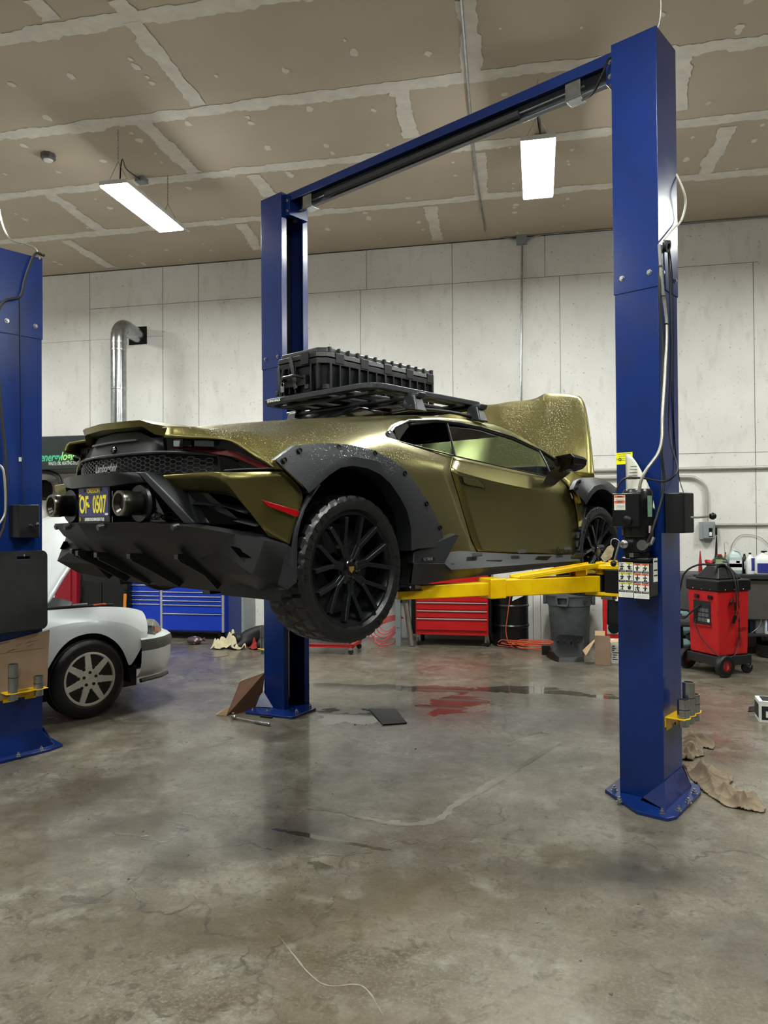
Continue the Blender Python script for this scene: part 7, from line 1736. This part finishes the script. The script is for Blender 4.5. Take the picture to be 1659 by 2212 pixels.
bottle('soap_bottle', 'white pump bottle with a blue label on the lower bench shelf', 'bottle', (2.665,9.740,0.357)[0], (2.773,9.740,0.360)[0], (2.693,9.740,0.569)[2], zs2, 9.74, M_white, M_white, [(.1, .6, -.6, .9, M_lnavy)], 'pump')
tag(MB().tube(curve_pts([(2.478,9.680,0.695), (2.569,9.680,0.613), (2.619,9.680,0.475), (2.592,9.680,0.353), (2.509,9.680,0.268)], 6), .004, 6).build('clear_hose', M_flex), 'thin pale hose looping from the red machine to the shelf', 'hose')
tag(MB().tube(curve_pts([(2.405,10.280,1.137), (2.463,10.280,1.345), (2.574,10.280,1.434), (2.766,10.280,1.404), (2.901,10.280,1.286)], 6), .004, 6).build('wall_hose', mat('pinkish_hose', 'a88f88', .5)), 'thin hose arching on the wall above the bottles', 'hose')
q = (2.664,9.442,0.000)
t = thing('black_tub', 'low black round tub on the floor under the bench at the right edge', 'tub', (q[0] + .1, q[1] + .2, 0))
MB().lathe([(0, 0), (.21, 0), (.22, .02), (.225, .14), (.215, .145), (.2, .13), (.2, .03), (0, .03)], seg=36).build('tub', M_black, t)
# grey swivel chair half hidden behind the post
q = (1.684,9.300,1.130)
t = thing('office_chair', 'grey padded chair back showing beside the right lift post', 'chair', (q[0] - .05, 9.3, 0))
M_cf = mat('grey_fabric', '4c4d4e', .85, noise=.15, nscale=30, bump=.2, bscale=150)
MB().prism([(-.22, 0, .58), (.12, 0, .55), (.17, 0, .66), (.19, 0, .92), (.14, 0, 1.0), (-.2, 0, 1.02)], (0, .09, 0)).build('backrest', M_cf, t, bevel=.03, bseg=3)
MB().box(-.22, .22, -.36, .1, .42, .50).build('seat', M_cf, t, bevel=.03, bseg=3)
MB().lathe([(.03, .1), (.03, .42)], seg=12).build('column', M_blackm, t)
for k in range(5):
    a = R(20 + 72 * k); MB().bar((0, 0, .10), (.28 * math.cos(a), .28 * math.sin(a), .07), .04, .03).ball((.28 * math.cos(a), .28 * math.sin(a), .03), .03).build('base_leg', M_black, t, bevel=.004)
MB().tube(curve_pts([(.16, -.02, .55), (.26, -.1, .66), (.28, -.25, .66), (.25, -.32, .62)], 5), .02, 8).build('armrest', M_black, t)
# folded pale blue material behind the machine
q = (1.690,9.460,0.000)
t = thing('pale_blue_bags', 'stack of pale blue plastic bags on the floor behind the red machine', 'bag', (q[0] - .02, q[1] + .25, 0))
for k, (zz, hh) in enumerate(((.10, .13), (.27, .14), (.44, .15))):
    MB().ball((.0, 0, zz + .02), .15, .13, hh / 1.6, 14, 8).build('bag', mat('pale_blue_plastic', '93b4b8', .4, noise=.2, nscale=10, bump=.5, bscale=18), t)
MB().box(-.2, .16, -.16, .16, .0, .035).build('pallet', M_black, t)
# red service machine on wheels
p = (2.024,9.106,-0.000)
mc = thing('service_machine', 'red and black wheeled service machine with hoses and clamps beside the right lift post', 'machine', (1.90, 8.62, 0), R(32.4))
mc.scale = (.86, .86, .855)
S = .235; hbz = .165
M_rp = mat('red_plastic', 'c01d20', .32, noise=.1, nscale=5)
mz = 1.03
body = MB().hexa([(-S, -S, .24), (S, -S, .24), (S, S, .24), (-S, S, .24)], [(-S - .015, -S - .015, mz), (S + .015, -S - .015, mz), (S + .015, S + .015, mz), (-S - .015, S + .015, mz)]).build('housing', M_rp, mc, bevel=.02, bseg=3)
MB().box(-S - .03, S + .03, -S - .03, S + .03, .12, .235).build('chassis', M_trim, mc, bevel=.01)
MB().box(-S - .035, S + .035, -S - .035, S + .035, mz - .005, mz + .14).build('lid_rim', M_black, mc, bevel=.025, bseg=3)
MB().hexa([(-S * .85, -S * .85, mz + .14), (S * .85, -S * .85, mz + .14), (S * .85, S * .85, mz + .14), (-S * .85, S * .85, mz + .14)], [(-.09, -.09, mz + .30), (.10, -.09, mz + .30), (.10, .09, mz + .30), (-.09, .09, mz + .30)]).build('lid', M_black, mc, bevel=.02)
MB().tube(curve_pts([(-.15, -.12, mz + .17), (-.12, -.1, mz + .29), (.0, -.1, mz + .31), (.04, -.1, mz + .22)], 5), .02, 8).build('lid_handle', M_blackm, mc)
MB().box(.0, .1, -.06, .05, mz + .28, mz + .33).build('control_head', M_grey, mc, bevel=.006)
for i in range(3):
    for x, y in ((-S - .036, -.15 + .14 * i), (-.15 + .14 * i, -S - .036)): MB().ball((x, y, mz + .02), .007, .007, .007, 8, 6).build('rim_screw', M_steel, mc)
pn_ = MB(); pn_.box(-S - .019, -S - .006, -.13, .15, .60, .90); pn = pn_.build('panel_recess', M_ink, mc, bevel=.003)
b = MB()
for i in range(3):
    for j in range(3): b.box(-S - .022, -S - .019, -.10 + .06 * i, -.05 + .06 * i, .64 + .06 * j, .685 + .06 * j)
b.build('panel_text', mat('grey_print', '55585b', .5), pn, smooth=0)
MB().box(-S - .023, -S - .019, -.12, -.085, .64, .68).build('panel_label', M_labelw, pn, smooth=0)
MB().box(-S - .022, -S - .01, -.14, .16, .585, .60).build('panel_sill', M_rp, pn)
for y in (-.14, .08):
    MB().bar((-S - .015, y + .05, .955), (-S - .035, y - .03, .95), .018, .05, up=(0, 0, 1)).build('hook', M_black, mc, bevel=.004)
MB().bar((-.02, -S - .012, .92), (-.08, -S - .05, .88), .02, .05).build('hook', M_black, mc, bevel=.004)
# printed tyre-track mark on the side
b = MB()
for k in range(9): b.bar((.0 + .008 * k, -S - .0125, .36 + .018 * k), (.14 - .004 * k, -S - .0125, .36 + .018 * k), .002, .005)
for k in range(3): b.bar((.06, -S - .014, .54 + .014 * k), (.2, -S - .014, .55 + .014 * k), .002, .005)
b.build('side_print', mat('dark_red_print', '6f1416', .5), mc, smooth=0)
for (x, y, r_, nm) in ((-S + .02, -S - .075, .135, 'big_wheel'), (-S + .02, S + .075, .135, 'big_wheel')):
    wv_ = MB().lathe([(.05, -.035), (r_ - .02, -.04), (r_ - .004, -.028), (r_, -.01), (r_, .01), (r_ - .004, .028), (r_ - .02, .04), (.05, .035)], (x, y, r_), (0, 1, 0), 32, close=True).build(nm, M_tire, mc, smooth=40)
    sgn = -1 if y < 0 else 1
    MB().lathe([(.0, .015), (.02, .015), (.045, .03), (.058, .03), (.06, .036), (.066, .036), (.066, -.03), (0, -.03)], (x, y, r_), (0, sgn, 0), 24).build('wheel_rim', M_rp, wv_)
    MB().lathe([(0, 0), (.014, 0), (.012, .03), (0, .03)], (x, y + sgn * .015, r_), (0, sgn, 0), 12).build('axle_nut', M_steel, wv_)
for y in (-S + .02, S - .02):
    cw_ = MB().lathe([(0, -.022), (.062, -.022), (.07, -.012), (.07, .012), (.062, .022), (0, .022)], (S + .0, y, .07), (.3, 1, 0), 22).build('caster_wheel', M_tire, mc)
    MB().bar((S + .0, y - .03, .07), (S + .03, y - .035, .13), .04, .012).box(S - .03, S + .05, y - .03, y + .03, .11, .125).build('caster_fork', M_zinc, cw_)
hs = MB()
hs.tube(curve_pts([(.0, -.05, mz + .31), (-.12, .2, mz + .30), (-.2, .36, mz + .18), (-.22, .42, mz - .05)], 6), .012, 8)
hs.tube(curve_pts([(.04, -.06, mz + .31), (.02, -.2, mz + .24), (.0, -.28, mz + .08), (-.01, -.30, .92), (-.03, -.29, .84)], 6), .009, 8)
hs.tube(curve_pts([(.05, -.05, mz + .30), (.06, -.22, mz + .2), (.03, -.29, mz + .05), (.03, -.30, .85), (.05, -.28, .60), (.04, -.28, .40), (-.08, -.33, .26), (-.25, -.28, .24), (-.30, -.05, .42), (-.29, .08, .60), (-.26, .1, .66)], 7), .0065, 8)
hs.build('hose', M_rubber, mc)
hs = MB()
hs.tube(curve_pts([(-.25, .04, .86), (-.30, .12, .76), (-.30, .22, .68), (-.26, .34, .66), (-.2, .42, .68)], 6), .010, 8); hs.tube(curve_pts([(-.25, .02, .85), (-.32, .11, .75), (-.32, .22, .66), (-.27, .34, .64), (-.2, .44, .64)], 6), .010, 8)
hs.build('cable', M_rubber, mc)
for (x, z) in ((-.03, .80), (.03, .84)):
    k = MB(); k.bar((x, -.30, z + .10), (x + .01, -.295, z), .022, .03).bar((x - .03, -.295, z - .16), (x + .0, -.30, z - .06), .024, .03).bar((x, -.30, z - .06), (x + .005, -.295, z), .012, .014)
    k.build('clamp', M_blackm if x < 0 else mat('clamp_red', '8e2320', .4), mc, bevel=.003)
MB().box(-.035, -.005, -.305, -.29, .72, .75).build('clamp_jaw', mat('copper', 'b8694f', .35, .8), mc)
# ---------------------------------------------------------------- on the floor
rg_m = mat('brown_rag', '84735f', .95, noise=.15, nscale=12, bump=.35, bscale=160)
cloth('floor_rag', [(0.935,5.409,0.000), (1.026,5.905,0.000), (1.106,5.968,0.000), (1.200,5.949,0.000), (1.244,5.783,0.000), (1.208,5.688,0.000), (1.143,5.720,0.000), (1.115,5.523,0.000), (1.042,5.469,0.000), (1.021,5.395,0.000)], rg_m, 'brown shop rag bunched on the floor behind the right lift post', 'rag', h=.10, seed=8, fold=20)
cloth('floor_rag', [(0.945,5.332,0.000), (1.008,5.296,-0.000), (1.107,5.221,0.000), (1.201,5.105,0.000), (1.179,5.015,0.000), (1.113,4.881,0.000), (1.179,4.831,0.000), (1.247,4.775,0.000), (1.249,4.575,0.000), (1.223,4.522,0.000), (1.131,4.539,0.000), (1.037,4.583,0.000), (0.964,4.798,0.000), (0.934,5.055,0.000)], rg_m, 'long brown shop towel stretched out on the floor right of the lift base plate', 'rag', h=.075, seed=13, fold=17, n=56)
a = (-2.520,5.864,0.000); b2 = (-2.123,5.708,0.000)
v_ = Vector(b2) - Vector(a); ang_ = math.atan2(v_.y, v_.x); Lh = v_.length
t = thing('breaker_bar', 'long steel ratchet handle on the floor in front of the left lift post', 'ratchet', (a[0], a[1], 0), ang_)
MB().tube([(.05, 0, .016), (Lh * .62, 0, .012)], .008, 10).build('shaft', M_steel, t)
MB().lathe([(.011, 0), (.013, .01), (.013, Lh * .30), (.015, Lh * .33), (.012, Lh * .37)], (Lh * .62, 0, .014), (1, 0, 0), 14).build('grip', M_zinc, t)
MB().ball((.03, 0, .022), .032, .02, .018, 14, 8).box(.01, .03, -.01, .01, .03, .055).build('ratchet_head', M_steel, t, bevel=.003)
a = (-2.300,5.963,0.000); b2 = (-2.188,5.938,0.000)
tag(MB().bar((a[0], a[1], .008), (b2[0], b2[1], .008), .02, .016).build('black_bar', M_blackm, bevel=.003), 'short black bar on the floor touching the left lift base plate', 'bar')
q_ = [(-1.455,6.362,0.000), (-1.224,6.403,0.000), (-1.053,5.983,0.000), (-1.234,5.895,-0.000)]; c0 = (-1.236,6.153,0.000)
tag(MB().prism([(p[0] - c0[0], p[1] - c0[1], .0005) for p in q_], (0, 0, .008)).build('rubber_tile', mat('dark_rubber_tile', '3c3d3e', .6, noise=.15, nscale=14), loc=(c0[0], c0[1], 0)), 'flat dark grey square plate on the wet floor between the lift posts', 'plate')
# folded card against the left post
A = [(-2.608,5.954,0.000), (-2.422,6.159,0.000), (-2.172,5.717,0.420), (-2.250,5.389,0.420)]
o_ = Vector((-2.490,5.990,0.000))
Pq = [Vector((-2.604,5.954,0.000)), Vector((-2.408,6.210,0.000)), Vector((-2.408,6.210,0.000)) + Vector((.10, .16, .40)), Vector((-2.604,5.954,0.000)) + Vector((.16, .10, .40))]
pts = [Vector((-2.604,5.954,0.000)), Vector((-2.411,6.242,0.000)), Vector((-2.401,6.320,0.298)), Vector((-2.584,6.200,0.235))]
t = thing('folded_cardboard', 'folded brown cardboard leaning against the base of the left lift post', 'cardboard', (-2.490,5.990,0.000))
oo = Vector((-2.490,5.990,0.000))
MB().prism([p - oo for p in pts], (.004, .006, .002)).build('panel', mat('brown_card', '6d4c36', .85, noise=.25, nscale=12), t, smooth=0)
MB().prism([Vector((-2.707,5.967,0.000)) - oo, Vector((-2.604,5.954,0.000)) - oo, Vector((-2.573,5.950,0.081)) - oo], (0, .004, .003)).build('flap', M_cardin, t, smooth=0)
MB().prism([pts[3] - oo, Vector((-2.515,6.320,0.282)) - oo, Vector((-2.513,6.360,0.291)) - oo, Vector((-2.592,6.240,0.238)) - oo], (0, .004, .0)).build('flap', M_card, t, smooth=0)
# printed carton at the right edge
q = (1.738,6.525,0.000)
t = thing('parts_box', 'black and white printed parts box at the right edge of the photo', 'box', (q[0] + .0, q[1], 0), R(-6))
MB().box(0, .26, 0, .2, 0, .17).build('carton', M_labelw, t, bevel=.002)
b = MB(); b.box(.02, .26, -.002, 0, .02, .13).box(-.002, 0, .02, .2, .03, .14).box(.03, .26, .02, .18, .17, .172); b.build('dark_print', M_ink, t, smooth=0)
b = MB(); b.box(.05, .13, -.004, -.002, .04, .09); b.build('white_print', M_labelw, t, smooth=0)
q_ = [(1.789,7.017,0.000), (1.888,7.068,0.000), (1.846,6.884,0.000), (1.738,6.849,0.000)]; c0 = (1.814,6.941,0.000)
tag(MB().prism([(p[0] - c0[0], p[1] - c0[1], .0005) for p in q_], (0, 0, .006)).build('small_mat', M_black, loc=(c0[0], c0[1], 0)), 'small flat black pad on the floor beside the printed parts box', 'pad')
b = MB(); rnd = random.Random(3)
for k in range(90):
    x, y = rnd.uniform(-3.5, 2.2), rnd.uniform(1.9, 8.5); r_ = rnd.uniform(.003, .011); a0_ = rnd.uniform(0, 3)
    b.add([(x + r_ * rnd.uniform(.5, 1.2) * math.cos(a0_ + q_ * PI / 2.5), y + r_ * rnd.uniform(.5, 1.2) * math.sin(a0_ + q_ * PI / 2.5), .002) for q_ in range(5)] + [(x, y, .002 + r_ * .5)], [(0, 1, 5), (1, 2, 5), (2, 3, 5), (3, 4, 5), (4, 0, 5)])
tag(b.build('floor_debris', mat('grit', '6d675b', .8, noise=.6, nscale=3), smooth=0), 'scattered grit and chips on the concrete floor', 'debris', kind='stuff')
# instruction sheets and tag hanging on the power unit of the right post
LM = lift.matrix_basis
sh_ = MB()
prof_ = []
for i in range(9):
    k = i / 8; row = []
    for j in range(9):
        g = j / 8
        row.append((-.03 - .07 * math.sin(k * PI * .8) * (1 - g * .4) , .195 - .19 * k * (1 - .15 * g), 1.80 + .235 * g * (1 - .55 * k * k) - .10 * k * k))
    prof_.append(row)
for A, B in zip(prof_, prof_[1:]): sh_.strip(A, B)
o = sh_.build('instruction_sheets', mat('aged_paper', 'd6d2c6', .7, noise=.08, nscale=10), smooth=60); md = o.modifiers.new('thick', 'SOLIDIFY'); md.thickness = .002
o.matrix_basis = LM.copy(); tag(o, 'curled white instruction sheets stuck behind the lift motor on the right post', 'paper')
b = MB()
for k in range(5):
    zz = 1.95 - .018 * k; b.box(-.092, -.0905, .10, .14 + .004 * k, zz, zz + .004)
b2_ = b.build('print', M_ink, o, smooth=0)
tg_ = MB().prism([(-.19, .215, 1.50), (-.20, .235, 1.49), (-.225, .265, 1.43), (-.22, .245, 1.40), (-.20, .21, 1.43), (-.19, .20, 1.48)], (0, .0, .0) if False else (-.001, .001, 0))
o = tg_.build('paper_tag', mat('stained_tag', 'a89878', .8, noise=.45, nscale=60), smooth=0); o.matrix_basis = LM.copy(); tag(o, 'stained paper tag on a string hanging by the release valve of the right post', 'tag')
MB().tube(curve_pts([(-.19, .22, 1.495), (-.19, .215, 1.53), (-.185, .19, 1.535), (-.18, .17, 1.52)], 5), .0015, 5).build('string', M_white, o)
